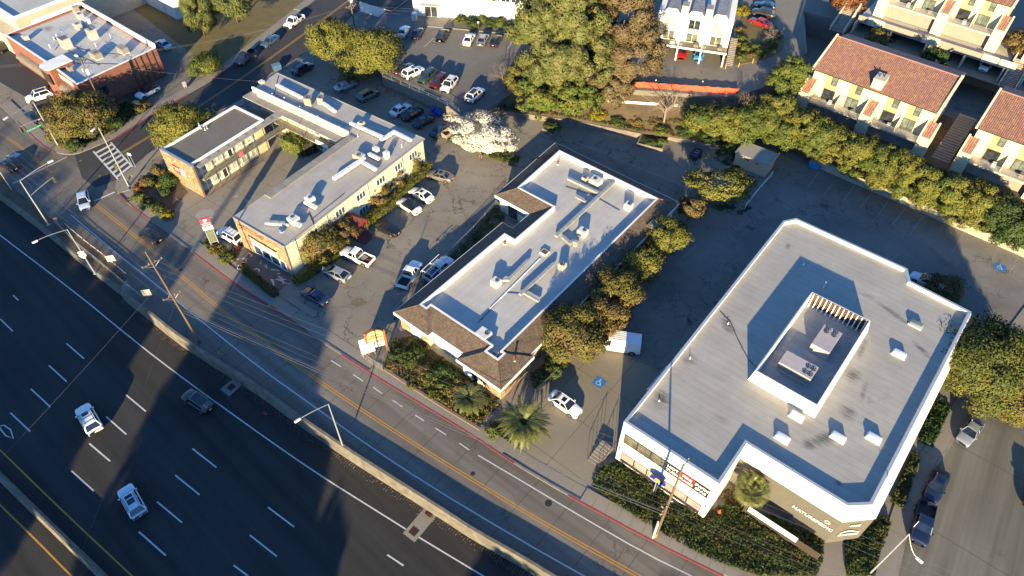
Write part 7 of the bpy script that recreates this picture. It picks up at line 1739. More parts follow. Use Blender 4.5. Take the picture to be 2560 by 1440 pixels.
for i, (q, r, kd) in enumerate((((310,272),1.8,'leaf_dark'),((352,262),1.5,'leaf_olive'),((292,300),1.6,'leaf_dark'),((190,360),1.6,'leaf_dark'),((160,355),1.3,'leaf_olive'),((130,340),1.2,'leaf_olive'))):
    shrub(q, 0, r, 1.5, kd, ('dark shrub behind the green utility cabinet','olive shrub right of the green utility cabinet','dark shrub at the foot of the brick corner pole','dark shrub at the intersection corner','olive shrub behind the traffic signal pole','low olive shrub by the parked dark car')[i])
groundcover(px([(120,320),(160,350),(230,360),(285,335),(380,270),(300,260),(250,300),(180,330)]), .02, .4, 2500, 'leaf_dark', 'dark ground cover under the corner tree', .16)
MB().sheet(px([(100,300),(150,362),(235,362),(385,275),(300,240),(220,260)]), .018).build('corner_bed', m_soil, kind='structure')
# office front garden
gard = px([(960,922),(1000,945),(1100,1010),(1195,1068),(1215,1045),(1250,1012),(1150,925),(1030,840),(985,850),(972,880)])
MB().sheet(gard, .02).build('office_garden', m_soil, kind='structure')
groundcover(gard, .02, .7, 8500, 'leaf_olive', 'weedy mixed ground cover in the office front garden', .15)
MB().curb(smooth_line(px([(957,922),(1000,950),(1100,1015),(1200,1075)]),1), .35, 0, .35).build('stone_edging', m_mortar, label='low stone edging of the office front garden', cat='edging')
og = 'shrubs in the office garden'
for q, r, h, kd, lb in [((1000,885),1.3,1.1,'leaf_dark','dark shrub behind the yellow sign fence'),((1030,905),1.0,.8,'leaf_green','light shrub near the white boarded window'),((1060,925),1.3,1.0,'leaf_brown','brown dry shrub in the middle of the office garden'),((1075,945),1.1,.9,'leaf_green','bright leafy clump in the office garden'),((1105,925),1.4,1.2,'leaf_dark','dark shrub under the white fascia of the office'),((1115,965),1.1,.9,'leaf_green','bright green clump left of the first palm'),((1130,980),1.0,1.0,'leaf_brown','twiggy brown shrub beside the first palm'),((1035,955),1.1,.7,'leaf_olive','low olive clump near the stone edging'),((1085,985),1.0,.7,'leaf_yellowgreen','low yellow green clump near the stone edging'),((1235,1075),1.2,.9,'leaf_green','lush green clump left of the big palm'),((985,910),1.0,.7,'leaf_brown','dry clump at the garden corner by the sign'),((1040,880),1.2,1.1,'leaf_dark','dark shrub against the first stone pier of the office'),((1150,960),1.2,1.2,'leaf_olive','olive shrub against the office wall behind the smaller palm'),((1135,935),1.0,1.0,'leaf_dark','dark shrub under the middle boarded windows'),((1200,1000),1.1,1.0,'leaf_green','green shrub at the stone corner of the office')]: shrub(q, 0, r, h, kd, lb, group=og, leaf=.15)
palm((1172,1000),0,2.2,2.5,'smaller feathery palm in front of the office corner',44,.26)
palm((1308,1060),0,2.4,3.7,'large date palm with orange fruit stalks beside the driveway',72,.34,fruit=True)
fan_palm((1880,1225),0,4.2,'fan palm in front of the grey showroom wall')
groundcover(px([(1240,1085),(1300,1120),(1345,1090),(1290,1040)]), .02, .3, 1200, 'leaf_green', 'grass and weeds under the large date palm', .14)
# ivy beds of the showroom
iv1 = px([(1478,1215),(1495,1175),(1545,1150),(1640,1205),(1755,1292),(1800,1262),(1850,1270),(1925,1290),(2060,1350),(2055,1400),(2040,1440),(1900,1440),(1790,1405),(1690,1355),(1635,1322),(1560,1275)])
MB().sheet(iv1, .02).build('ivy_bed', m_soil, kind='structure')
groundcover(iv1, .03, .55, 22000, 'leaf_ivy', 'thick dark ivy covering the bank in front of the showroom', .17, clump=.7)
iv2 = px([(2110,1350),(2150,1338),(2205,1290),(2225,1310),(2215,1345),(2195,1390),(2185,1440),(2115,1440)])
MB().sheet(iv2, .02).build('ivy_bed', m_soil, kind='structure'); groundcover(iv2, .03, .7, 6500, 'leaf_ivy', 'ivy bed at the street corner of the showroom', .17)
for i, pl in enumerate(([(2225,1255),(2255,1275),(2300,1145),(2280,1130)],[(2292,1100),(2330,1120),(2375,1020),(2350,1000),(2330,1010)])):
    P = px(pl); MB().sheet(P, .02).build('ivy_bed', m_soil, kind='structure'); groundcover(P, .03, .8, 4200, 'leaf_ivy' if i == 0 else 'leaf_dark', ('ivy strip along the east showroom wall','dark shrub strip at the upper end of the east showroom wall')[i], .17)
MB().sheet(px([(2050,1352),(2110,1350),(2115,1440),(2045,1440)]), .022).build('entrance_path', a_walk, kind='structure')
groundcover(px([(1800,1235),(1850,1200),(1900,1235),(1870,1275),(1815,1270)]), .02, .3, 1500, 'leaf_brown', 'dry weeds beside the fan palm', .14)
# bank cover on the hillside
for lb, pl, z, n, kd in (('undergrowth on the bank behind the garden wall',[(1240,268),(1430,292),(1600,325),(1600,290),(1500,270),(1340,220)],1.6,5000,'leaf_dark'),('undergrowth between shed and hillside shrubs',[(1680,335),(1800,360),(1850,345),(1960,355),(1950,320),(1750,310)],1.7,4500,'leaf_dark'),('dark ground cover in the grass strip beside the shed',[(1735,510),(1850,540),(1880,520),(1800,490)],.05,1500,'leaf_dark'),('weeds left of the shed',[(1780,395),(1850,430),(1845,375),(1800,370)],.05,1500,'leaf_dark')):
    groundcover(px(pl,z), z-.4, .8, n, kd, lb, .2)
# overgrown strip west of the office
groundcover(px([(985,800),(1240,505),(1265,530),(1250,590),(1020,800)]), .02, .5, 4200, 'leaf_dark', 'dark weeds along the chain fence west of the office', .17)

# planter boxes, slope brush
for q, r, h, kd, lb in [((1378,312),1.2,1.0,'leaf_dark','dark shrub filling the planter box near the blossom tree'),((1392,318),.8,.7,'leaf_green','small green shrub in the planter box near the blossom tree'),((1625,352),1.3,.7,'leaf_dark','low dark shrub in the square planter'),((1655,352),.9,.6,'leaf_green','small green clump in the square planter')]: shrub(q, .55, r, h, kd, lb, leaf=.15)
for q, r, h, kd, lb in [((1495,285),1.5,1.4,'leaf_yellow','yellow flowering bush at the left end of the bare slope'),((1590,300),1.4,1.0,'leaf_brown','dry brown brush on the bare slope'),((1640,305),1.6,1.2,'leaf_brown','brown brush under the bare branching tree'),((1690,300),1.6,1.3,'leaf_olive','olive brush right of the bare branching tree'),((1545,300),1.3,1.0,'leaf_dark','dark brush above the garden wall'),((1655,325),1.4,1.1,'leaf_green','green brush hanging over the square planter'),((1720,325),1.7,1.4,'leaf_dark','dark brush above the second garden wall'),((1775,340),1.6,1.4,'leaf_dark','dark brush left of the shed above the garden wall'),((1820,372),1.4,1.6,'leaf_dark','dark bush against the west wall of the shed')]: shrub(q, 1.3, r, h, kd, lb, leaf=.16, group='brush on the slope')
groundcover(px([(1540,318),(1700,340),(1700,300),(1560,285)],1.5), 1.2, .6, 2600, 'leaf_brown', 'dry brown brush covering the lower bare slope', .16)
# ================================================================= poles, wires, signs, small things
m_gal = mat('pole_steel', (.46,.47,.46), .5, .1, 3, metal=.45); m_sig = mat('signal_yellow_black', (.10,.085,.02), .6, .2, 4); m_lens = glass('signal_lens', (.05,.03,.02))
m_sgreen = mat('street_sign_green', (.01,.20,.10), .5, .05, 4); m_ply = mat('sign_back_plywood', (.58,.50,.36), .8, .12, 2); m_wire = mat('wire', (.16,.16,.16), .5, .1, 5, metal=.3); m_cer = mat('insulator', (.35,.33,.30), .3, .1, 6)

def lamp_post(base, z0, h, arm_px, label, davit=True, arm_z=None, name='street_lamp', thick=.11):
    """tapered pole with a curved arm to the luminaire seen at arm_px"""
    b = at(*base, z0); o = empty(name, b, 0, label, 'street lamp', 'street lamps'); az_ = arm_z or h+.6
    MB().tube((0,0,0),(0,0,h),thick,thick*.55,10).build('pole', m_gal, o); MB().box(-.2,.2,-.2,.2,0,.06).build('base_plate', m_gal, o)
    e = at(*arm_px, z0+az_)-b; k = MB(); pts = []
    for i in range(7):
        t = i/6; pts.append(Vector((e.x*t,e.y*t,h-.05+(e.z-h+.05)*math.sin(t*math.pi/2))))
    k.path(pts, .045, 6); k.build('arm', m_gal, o); d = Vector((e.x,e.y,0)).normalized(); rz = math.atan2(d.y,d.x)
    me = bevelled(MB().cbox((e.x+d.x*.2,e.y+d.y*.2,e.z-.1),(.75,.3,.16),rz), 'luminaire', .04, 1); me.materials.append(m_trim); inst('luminaire', me, o)
    MB().cbox((e.x+d.x*.2,e.y+d.y*.2,e.z-.135),(.5,.22,.03),rz).build('lens', m_head, o)
    return o, b
lamp_post((857,1114),.95,9.2,(748,1048),'tall street lamp standing on the freeway wall')
lo, lb_ = lamp_post((238,684),0,9.1,(91,602),'street lamp with route shield at the left of the freeway wall')
sh = MB(); P = [(-.38,.0),(-.42,.28),(-.30,.42),(-.18,.36),(0,.42),(.18,.36),(.30,.42),(.42,.28),(.38,0),(.18,-.3),(0,-.4),(-.18,-.3)]
def signboard(parent, poly, c, rz, t, m, name='sign_plate'):
    k = MB(); cs, sn = math.cos(rz), math.sin(rz); f = [(c[0]+x*cs,c[1]+x*sn,c[2]+z) for x, z in poly]; d = Vector((sn,-cs,0))*t; n_ = len(poly)
    k.add(f+[(p[0]+d.x,p[1]+d.y,p[2]) for p in f], [tuple(range(n_)),tuple(range(2*n_-1,n_-1,-1))]+[(i,(i+1)%n_,n_+(i+1)%n_,n_+i) for i in range(n_)]); return k.build(name, m, parent)
rz = R(18)
s1 = signboard(lo, [(x*1.15,z*1.15) for x, z in P], (0,-.16,3.9), rz, .03, m_trim, 'route_shield'); lettering(s1, '101', (.05,-.2,3.92), (math.cos(rz),math.sin(rz),0), (math.sin(rz),-math.cos(rz),0), .52, m_blk, lift=.01)
signboard(lo, [(-.42,0),(.42,0),(.42,.36),(-.42,.36)], (0,-.16,4.5), rz, .03, m_trim, 'direction_plate')
# right lamp
lamp_post((2172,1436),0,10.6,(2294,1396),'street lamp leaning into view at the bottom right corner',arm_z=8.4)
# traffic signals
def signal_head(parent, c, rz):
    o = parent; k = bevelled(MB().cbox(c,(.34,.36,1.05),rz), 'signal_head', .03, 1); k.materials.append(m_sig); h = inst('signal_head', k, o); cs, sn = math.cos(rz), math.sin(rz)
    for i in range(3): kk = MB(); z = c[2]+.2+i*.33; kk.tube((c[0]+cs*.17,c[1]+sn*.17,z),(c[0]+cs*.2,c[1]+sn*.2,z),.11,.11,12).build('lens', m_lens, h); MB().tube((c[0]+cs*.18,c[1]+sn*.18,z+.06),(c[0]+cs*.36,c[1]+sn*.36,z+.05),.12,.1,8,False).build('visor', m_blk, h)
    return h
def signal_pole(base, h, label, arms=(), lum=None, group='traffic signal poles'):
    b = at(*base); o = empty('traffic_signal', (b.x,b.y,0), 0, label, 'traffic signal', group)
    MB().tube((0,0,0),(0,0,h),.14,.08,10).build('pole', m_gal, o); MB().box(-.25,.25,-.25,.25,0,.08).build('base_plate', m_gal, o)
    for q, z0_, z1_, head in arms:
        e = at(*q, z1_)-b; pts = [Vector((e.x*t,e.y*t,z0_+(e.z-z0_)*math.sin(t*math.pi/2))) for t in np.linspace(0,1,7)]; MB().path(pts, .055, 6).build('mast_arm', m_gal, o)
        if head: signal_head(o, (e.x,e.y,e.z-1.05), math.atan2(e.y,e.x)+math.pi/2)
        else: d = Vector((e.x,e.y,0)).normalized(); MB().cbox((e.x,e.y,e.z-.08),(.8,.3,.16),math.atan2(d.y,d.x)).build('luminaire', m_trim, o)
    return o, b
o1, b1 = signal_pole((148,368),9.2,'traffic signal pole with green street name board at the left corner',(((14,296),9.2,9.6,False),((49,318),6.2,6.6,True)))
signal_head(o1, (.3,.1,3.2), R(-60)); signal_head(o1, (.35,.35,2.6), R(30))
rz = math.atan2(at(103,310,6).y-at(68,327,6).y, at(103,310,6).x-at(68,327,6).x); c = at(85,320,6.0)-b1
nb_ = signboard(o1, [(-1.45,-.24),(1.45,-.24),(1.45,.24),(-1.45,.24)], (c.x,c.y,c.z), rz, .04, m_sgreen, 'street_name_board'); lettering(nb_, 'Professional Center', (c.x+.02,c.y-.02,c.z), (math.cos(rz),math.sin(rz),0), (math.sin(rz),-math.cos(rz),0), .3, m_trim, lift=.05)
o2, b2 = signal_pole((322,466),12.0,'tall grey signal pole standing over the crosswalk',()); signal_head(o2, (-.3,-.1,3.6), R(200))
e = at(232,325,12.2)-b2; MB().path([Vector((0,0,11.9)),Vector((e.x*.5,e.y*.5,12.3)),Vector((e.x,e.y,12.2))], .05, 6).build('arm', m_gal, o2); MB().cbox((e.x,e.y,12.1),(.7,.3,.16),math.atan2(e.y,e.x)).build('luminaire', m_trim, o2)
signal_pole((122,562),9.0,'signal pole with two curved arms on the dirt strip',(((126,404),9.0,9.6,False),((133,443),6.0,6.4,True)))
k = at(30,475); o3 = empty('street_lamp', (k.x,k.y,0), 0, 'plain pole at the left edge beside the dirt strip', 'street lamp', 'street lamps'); MB().tube((0,0,0),(0,0,6.5),.1,.06,8).build('pole', m_gal, o3)
# small street sign by crosswalk
def post_sign(base, h, w_, hh, rz, m, label, txt=None, tm=None, name='road_sign', size=.2, posts=1, pm=None, z0=0.0, diamond=False, thick=.03):
    b = at(*base, z0); o = empty(name, (b.x,b.y,z0), 0, label, 'sign'); cs, sn = math.cos(rz), math.sin(rz)
    for i in range(posts): off = (i-(posts-1)/2)*w_*.7; MB().tube((cs*off+sn*.04,sn*off-cs*-.04,0),(cs*off+sn*.04,sn*off+cs*.04,h),.04,.04,6).build('post', pm or m_gal, o)
    poly = [(-w_/2,-hh/2),(w_/2,-hh/2),(w_/2,hh/2),(-w_/2,hh/2)] if not diamond else [(0,-hh/2),(w_/2,0),(0,hh/2),(-w_/2,0)]
    s_ = signboard(o, poly, (0,0,h-hh/2), rz, thick, m)
    if txt: lettering(s_, txt, (sn*thick,-cs*thick,h-hh/2), (cs,sn,0), (sn,-cs,0), size, tm or m_trim, lift=.01)
    return o
post_sign((170,372),3.0,.75,.5,R(25),m_sgreen,'small green street sign over the corner shrubs')
post_sign((340,420),3.2,.7,.5,R(-20),m_trim,'white regulation sign beside the crosswalk corner'); post_sign((332,418),3.0,.8,.2,R(60),m_sgreen,'thin green street sign at the crosswalk corner')
post_sign((292,673),2.9,1.15,1.15,R(12),m_ply,'upper plywood backed road sign on the dirt strip',posts=1,pm=m_wood); post_sign((381,758),2.9,1.2,1.2,R(12),m_ply,'lower plywood backed road sign beside the freeway wall',posts=1,pm=m_wood)
post_sign((150,565),1.8,.5,.35,R(30),m_wood,'small brown marker sign at the dirt strip')
# motel pylon sign
b = at(541,618); o = empty('motel_pylon_sign', (b.x,b.y,0), R(22), 'red and white motel sign on two posts above the shrub bed', 'sign')
for x in (-.55,.55): MB().box(x-.06,x+.06,-.06,.06,0,5.6).build('post', m_gal, o)
k = MB().box(-.72,.72,-.14,.14,4.5,6.1).build('red_panel', mat('faded_red_sign', (.50,.05,.09), .5, .08, 1.5), o); k2 = MB().box(-.73,.73,-.15,.15,3.85,4.49).build('white_panel', m_trim, o)
scribble(k, (0,-.14,5.12), (1,0,0), (0,-1,0), .2, 1.2, m_trim, .012, 4); scribble(k, (0,-.14,4.78), (1,0,0), (0,-1,0), .2, 1.2, m_trim, .012, 5); scribble(k2, (0,-.15,4.3), (1,0,0), (0,-1,0), .17, 1.0, m_blk, .012, 6); scribble(k2, (0,-.15,4.03), (1,0,0), (0,-1,0), .15, 1.1, m_blk, .012, 7)
kk = MB()
for a in range(14): a0 = a*.36; kk.add([(.0+.0,-.16,5.5),(.3*math.cos(a0)*(1+.2*math.sin(a0*3)),-.16,5.66+.3*math.sin(a0)),(.3*math.cos(a0+.36),-.16,5.66+.3*math.sin(a0+.36))], [(0,1,2)])
kk.build('bird_emblem', m_trim, k); MB().box(-.42,.45,-.05,.05,1.2,3.84).build('lattice', mat('grey_green_board', (.14,.16,.09), .9, .2, 3), o)
for z in (.5,1.1): MB().box(-.5,.5,-.04,.04,z,z+.08).build('brace', m_gal, o)
# yellow arched sign of the office, white cabinet, chain fence
b = at(946,880); o = empty('arched_sign', (b.x,b.y,0), R(20), 'old yellow arched sign between orange posts at the drive', 'sign'); m_op = mat('orange_timber', (.34,.12,.04), .8, .2, 3)
for x in (-1.25,1.25): MB().box(x-.14,x+.14,-.14,.14,0,4.6 if x < 0 else 4.3).build('post', m_op, o)
arc = [(-1.1,2.6),(1.1,2.6)]+[(1.1*math.cos(a),4.0+.75*math.sin(a)) for a in np.linspace(0,math.pi,9)]
s_ = signboard(o, arc, (0,.06,0), 0, .14, mat('faded_yellow_sign', (.50,.42,.20), .6, .1, 1), 'sign_face'); lettering(s_, 'BERT\nARCADE', (0,-.08,3.45), (1,0,0), (0,-1,0), .52, m_bronze, lift=.01, line=.85)
k = MB(); A_ = [(1.12*math.cos(a),3.95+.85*math.sin(a)) for a in np.linspace(0,math.pi,9)]
for p, q in zip(A_[:-1], A_[1:]): k.add([(p[0],-.2,p[1]),(q[0],-.2,q[1]),(q[0]*1.05,-.2,q[1]+.22),(p[0]*1.05,-.2,p[1]+.22),(p[0],.2,p[1]),(q[0],.2,q[1]),(q[0]*1.05,.2,q[1]+.22),(p[0]*1.05,.2,p[1]+.22)], [(0,1,2,3),(7,6,5,4),(3,2,6,7)])
k.build('arch_cap', m_rust, o); MB().box(-1.1,1.1,-.06,.06,1.75,2.1).build('changeable_letter_board', m_trim, o); MB().box(-1.1,1.1,-.05,.05,2.12,2.55).build('open_letter_board', m_unitd, o); MB().box(-1.1,1.1,-.07,.05,1.2,1.7).build('lower_board', m_cream, o)
b = at(922,885); o = empty('sign_cabinet', (b.x,b.y,0), R(25), 'white metal sign cabinet with sloped lid left of the arched sign', 'cabinet')
k = MB(); k.add([(-.9,-.55,.9),(.9,-.55,.9),(.9,.55,.9),(-.9,.55,.9),(-.9,-.55,2.4),(.9,-.55,2.4),(.9,.55,2.75),(-.9,.55,2.75)], [(0,1,5,4),(1,2,6,5),(2,3,7,6),(3,0,4,7),(4,5,6,7),(3,2,1,0)]); k.build('casing', m_trim, o)
for x in (-.8,.8): MB().box(x-.05,x+.05,-.4,.4,0,.9).build('leg', m_gal, o)
MB().box(-.5,.75,-.57,-.552,1.2,1.9).build('panel', m_cream, o)
m_chain = chainlink('chain_link', (.40,.41,.40), .22, 9)
def chainfence(pts, z0, h, label, name='chain_fence', step=2.6):
    P = [Vector(p) for p in pts]; o = empty(name, (P[0].x,P[0].y,z0), 0, label, 'fence'); k = MB(); tb = MB()
    for a, b_ in zip(P[:-1], P[1:]):
        a, b_ = a-P[0], b_-P[0]; k.add([(a.x,a.y,.03),(b_.x,b_.y,.03),(b_.x,b_.y,h),(a.x,a.y,h)], [(0,1,2,3)]); tb.tube((a.x,a.y,h),(b_.x,b_.y,h),.03,.03,6); n_ = max(1,int((b_-a).length/step))
        for i in range(n_): q = a+(b_-a)*(i/n_); MB().tube((q.x,q.y,0),(q.x,q.y,h+.05),.035,.035,6).build('post', m_metal, o)
    q = P[-1]-P[0]; MB().tube((q.x,q.y,0),(q.x,q.y,h+.05),.035,.035,6).build('post', m_metal, o)
    k.build('wire_mesh', m_chain, o); tb.build('top_rail', m_metal, o); return o
chainfence(px([(905,893),(935,915),(958,930),(962,905),(975,885)]), 0, 1.5, 'chain link fence round the foot of the arched sign')
chainfence(px([(985,795),(1060,712),(1185,585),(1240,520),(1262,540)]), 0, 1.7, 'chain link fence along the west side of the office', step=3.2)
chainfence(px([(1440,375),(1560,425),(1690,480),(1720,495)]), 0, 1.7, 'chain link fence behind the office back eave', step=3.2)
chainfence([Vector(p) for p in px([(140,560),(200,620),(260,668),(310,712),(360,752)],0)], 0, 1.2, 'sagging chain link fence on the dirt strip', step=2.2)
chainfence(px([(1345,985),(1395,935)],0), 0, 1.5, 'chain link fence piece beside the white sedan')
# iron railings at the drive stairs of the showroom
st_ = empty('concrete_steps', FR_.w(-.9,-1.0,0), GRID, 'concrete steps with iron rails beside the showroom front corner', 'steps')
for i in range(7): MB().box(-1.7,-.1,-1.2+i*.42,-.75+i*.42,-.05,.08+i*.1).build('step', m_kerb, st_)
for x in (-1.75,-.05):
    k = MB(); k.tube((x,-1.3,.95),(x,2.2,1.75),.03,.03,6); 
    for i in range(5): k.tube((x,-1.3+i*.85,0),(x,-1.3+i*.85,.97+i*.19),.025,.025,6)
    k.build('handrail', m_bronze, st_)
# blue oval pole sign in front of the showroom
p = FR_.w(5.9,-.75,0); o = empty('oval_pole_sign', p, GRID, 'blue oval sign with yellow sun on a grey pole before the showroom', 'sign')
MB().box(-.16,.16,-.12,.12,0,2.5).build('post', m_gal, o)
el = [(1.0*math.cos(a),3.2+.72*math.sin(a)) for a in np.linspace(0,2*math.pi,25)[:-1]]; s_ = signboard(o, el, (0,-.0,0), 0, .22, mat('deep_blue_sign', (.02,.03,.22), .4, .1, 2), 'sign_face')
k = MB(); k.add([(.0+.38*math.cos(a),-.235,3.35+.3*math.sin(a)) for a in np.linspace(0,2*math.pi,17)[:-1]], [tuple(range(15,-1,-1))]); k.build('sun_disc', mat('sun_yellow', (.65,.42,.02), .5, .05, 2), s_)
scribble(s_, (0,-.22,2.88), (1,0,0), (0,-1,0), .3, 1.7, m_trim, .02, 8)
# ---- utility poles and wires
def utility(base, h, label, arms, lean=(0,0), z0=0.0, tx=False, stripe=False, r=.17):
    b = at(*base, z0); o = empty('utility_pole', b, 0, label, 'utility pole', 'utility poles'); top = Vector((lean[0],lean[1],h))
    MB().tube((0,0,0), top, r, r*.6, 10).build('pole', m_wood, o); tips = []
    for z, L, rz, n_ in arms:
        c = top*(z/h); d = Vector((math.cos(rz),math.sin(rz),0)); MB().cbox((c.x,c.y+.0,c.z-.06),(L,.1,.12),rz).build('crossarm', m_wood, o)
        for i in range(n_):
            t = -L/2+.1+(L-.2)*i/max(1,n_-1); q = c+d*t; MB().tube((q.x,q.y,q.z+.06),(q.x,q.y,q.z+.26),.05,.03,6).build('insulator', m_cer, o); tips.append(b+q+Vector((0,0,.27)))
        MB().tube(c+d*(L*.35)-Vector((0,0,.05)), c-Vector((0,0,.75)), .025, .025, 5).build('arm_brace', m_gal, o); MB().tube(c-d*(L*.35)-Vector((0,0,.05)), c-Vector((0,0,.75)), .025, .025, 5).build('arm_brace', m_gal, o)
    if tx: c = top*.8; MB().tube((c.x+.35,c.y-.1,c.z-.5),(c.x+.35,c.y-.1,c.z+.5),.28,.28,12).build('transformer', m_trim, o)
    if stripe:
        for i in range(3): MB().tube(top*((.4+i*.3)/h), top*((.52+i*.3)/h), r*1.02, r*1.02, 10).build('warning_band', mat('band_yellow', (.6,.35,.02), .7, .1, 3), o)
    return o, b, tips, b+top
oL, bL, tL, topL = utility((500,857),17.6,'tall leaning timber pole beside the freeway wall',((15.6,2.6,R(42),4),(9.6,2.4,R(40),4)),lean=(-.9,.2))
oR, bR, tR, topR = utility((1637,1345),16.9,'timber pole with reddish side before the showroom signs',((16.4,2.4,R(50),4),(8.4,2.2,R(50),4)),lean=(.2,0),stripe=True)
MB().box(-.32,-.18,-.12,.12,0,4.2).build('conduit', m_trim, oR)
for i, (z, a) in enumerate(((9.2,0),(7.9,1.2),(7.2,2.2),(6.5,3.6))): MB().tube((.25*math.cos(a),.25*math.sin(a),z),(.5*math.cos(a),.5*math.sin(a),z),.09,.09,8).build('splice_can', m_cer, oR)
oB, bB, tB, topB = utility((275,305),13.0,'timber pole before the brick building with small transformer',((12.6,1.8,R(40),3),),lean=(.1,.3),tx=True)
oU, bU, tU, topU = utility((897,118),13.0,'timber pole between the willowy trees by the upper lot',((9.0,2.4,R(40),4),(10.2,2.2,R(130),3)),lean=(-.2,0),tx=True)
def wire(a, b_, sag, label, r=.010, name='overhead_wire'):
    a = Vector(a); b_ = Vector(b_); k = MB(); n_ = 22; P = [(b_-a)*(i/n_)-Vector((0,0,sag*4*(i/n_)*(1-i/n_))) for i in range(n_+1)]; k.path(P, r, 4); ob = k.build(name, m_wire, loc=a); tag(ob, label, 'wire', 'overhead wires'); return ob
dirR = (bR-bL).normalized(); farR = bR+dirR*70; dirL = Vector((-.78,.62,0)); farL = bL+Vector((-62,50,0))
hl2 = ['first','second','third','fourth','fifth','sixth','seventh','eighth']
for i in (0,1,2,4,5,6):
    wire(tL[i], tR[i], .9, '%s overhead wire between the leaning pole and the showroom pole, counted from the freeway' % hl2[i])
    e = tR[i]+dirR*60; wire(tR[i], Vector((e.x,e.y,tR[i].z)), .6, '%s overhead wire running off bottom right from the showroom pole' % hl2[i])
    e = tL[i]+Vector((-62,50,0)); wire(tL[i], e, .9, '%s overhead wire running up left from the leaning pole' % hl2[i])
for i, z in enumerate((7.0,6.4)): a = Vector((bL.x,bL.y,z)); b_ = Vector((bR.x,bR.y,z-.4)); wire(a, b_, .8, ('thick','thin')[i]+' cable low between the leaning pole and the showroom pole', .03)
for i, (q, z) in enumerate((((0,1140),9),((150,1445),9))):
    e = at(*q, 7.0); wire((bL.x,bL.y,13.2-i*4), e+(e-Vector((bL.x,bL.y,13)))*.6, .5, ('upper','lower')[i]+' wire crossing the freeway from the leaning pole')
for i in range(3): e = at((1000,1035,1100)[i],(35,28,22)[i],ZU+6); wire(tU[i], e, .3, '%s service wire from the back pole to the clinic' % hl2[i])
for i in range(3): wire(tB[i], tU[i], 1.6, '%s wire between the brick corner pole and the back pole' % hl2[i])
for i in range(3): e = tB[i]+Vector((-50,-6,0)); wire(tB[i], e, .8, '%s wire leaving left from the brick corner pole' % hl2[i])
for i in range(3): e = tU[i]+Vector((18,60,0)); wire(tU[i], e, 1.0, '%s wire climbing away from the back pole' % hl2[i])
wire(tB[0], FT.w(-34,28,6.4), .5, 'service wire from the brick corner pole to the motel roof'); wire(tR[5], FR_.w(11.5,.1,8.3), .2, 'upper service wire from the pole to the showroom corner'); wire(tR[6], FR_.w(11.7,.1,7.9), .2, 'lower service wire from the pole to the showroom corner')
# guard rail on the dirt strip
gr = empty('guard_rail', (0,0,0), 0, 'low timber guard rail along the dirt strip', 'guard rail'); P = px([(165,565),(215,607),(265,645),(318,690)])
for p, t in along(P, 1.9): MB().box(p.x-.08,p.x+.08,p.y-.08,p.y+.08,0,.75).build('post', m_wood, gr)
for a, b_ in zip(P[:-1], P[1:]): MB().curb([a,b_], .06, .45, .72).build('rail', m_ply, gr)
# dumpsters, bins, cabinets
def dumpster(cpx, z0, rz, m, label, L=1.9, W_=1.2, H_=1.25, lid=True, name='dumpster'):
    p = at(*cpx, z0+.6); o = empty(name, (p.x,p.y,z0+.012), rz, label, 'dumpster'); k = MB(); k.add([(-L/2+.12,-W_/2,.12),(L/2-.12,-W_/2,.12),(L/2-.12,W_/2,.12),(-L/2+.12,W_/2,.12),(-L/2,-W_/2,H_-.25),(L/2,-W_/2,H_-.25),(L/2,W_/2,H_),(-L/2,W_/2,H_)], [(3,2,1,0),(0,1,5,4),(1,2,6,5),(2,3,7,6),(3,0,4,7)]); k.build('bin_body', m, o)
    if lid: MB().add([(-L/2-.03,-W_/2-.03,H_-.22),(L/2+.03,-W_/2-.03,H_-.22),(L/2+.03,W_/2,H_+.03),(-L/2-.03,W_/2,H_+.03),(-L/2-.03,-W_/2-.03,H_-.17),(L/2+.03,-W_/2-.03,H_-.17),(L/2+.03,W_/2,H_+.08),(-L/2-.03,W_/2,H_+.08)], [(4,5,6,7),(0,1,5,4),(1,2,6,5),(2,3,7,6),(3,0,4,7)]).build('lid', m_unitd if lid is True else lid, o)
    for sx in (-1,1): MB().box(sx*L/2-.06,sx*L/2+.06,-.35,.35,.5,.62).build('lift_pocket', m, o)
    for sx in (-1,1):
        for sy in (-1,1): MB().tube((sx*(L/2-.3),sy*(W_/2-.15)-.03,.07),(sx*(L/2-.3),sy*(W_/2-.15)+.03,.07),.07,.07,8).build('caster', m_blk, o)
    return o
dumpster((2038,411),0,GRID,mat('bright_blue_bin', (.02,.20,.55), .5, .12, 2),'bright blue dumpster with grey lid beside the hedge wall'); dumpster((1118,335),0,R(50),m_unitd,'open brown dumpster at the blossom tree',lid=False)
m_bb = mat('blue_plastic', (.015,.05,.35), .5, .1, 3)
for i, (q, z) in enumerate((((1083,275),0),((1092,281),0),((1100,285),0),((2112,58),ZH),((2120,50),ZH))):
    dumpster(q, z, GRID, m_bb, ('left blue wheeled bin below the retaining wall','middle blue wheeled bin below the retaining wall','right blue wheeled bin below the retaining wall','nearer blue bin at the foot of the west stair','farther blue bin at the foot of the west stair')[i], .7, .75, 1.1, m_bb, 'wheeled_bin')
for i, q in enumerate(((352,172),(372,180),(390,168),(345,160))):
    dumpster(q, 0, R(51), mat('dull_bin', (.10,.13,.16), .6, .15, 3), ('first','second','third','fourth')[i]+' dull bin along the brick side wall from the corner', 1.2, .9, 1.2, True, 'wheeled_bin')
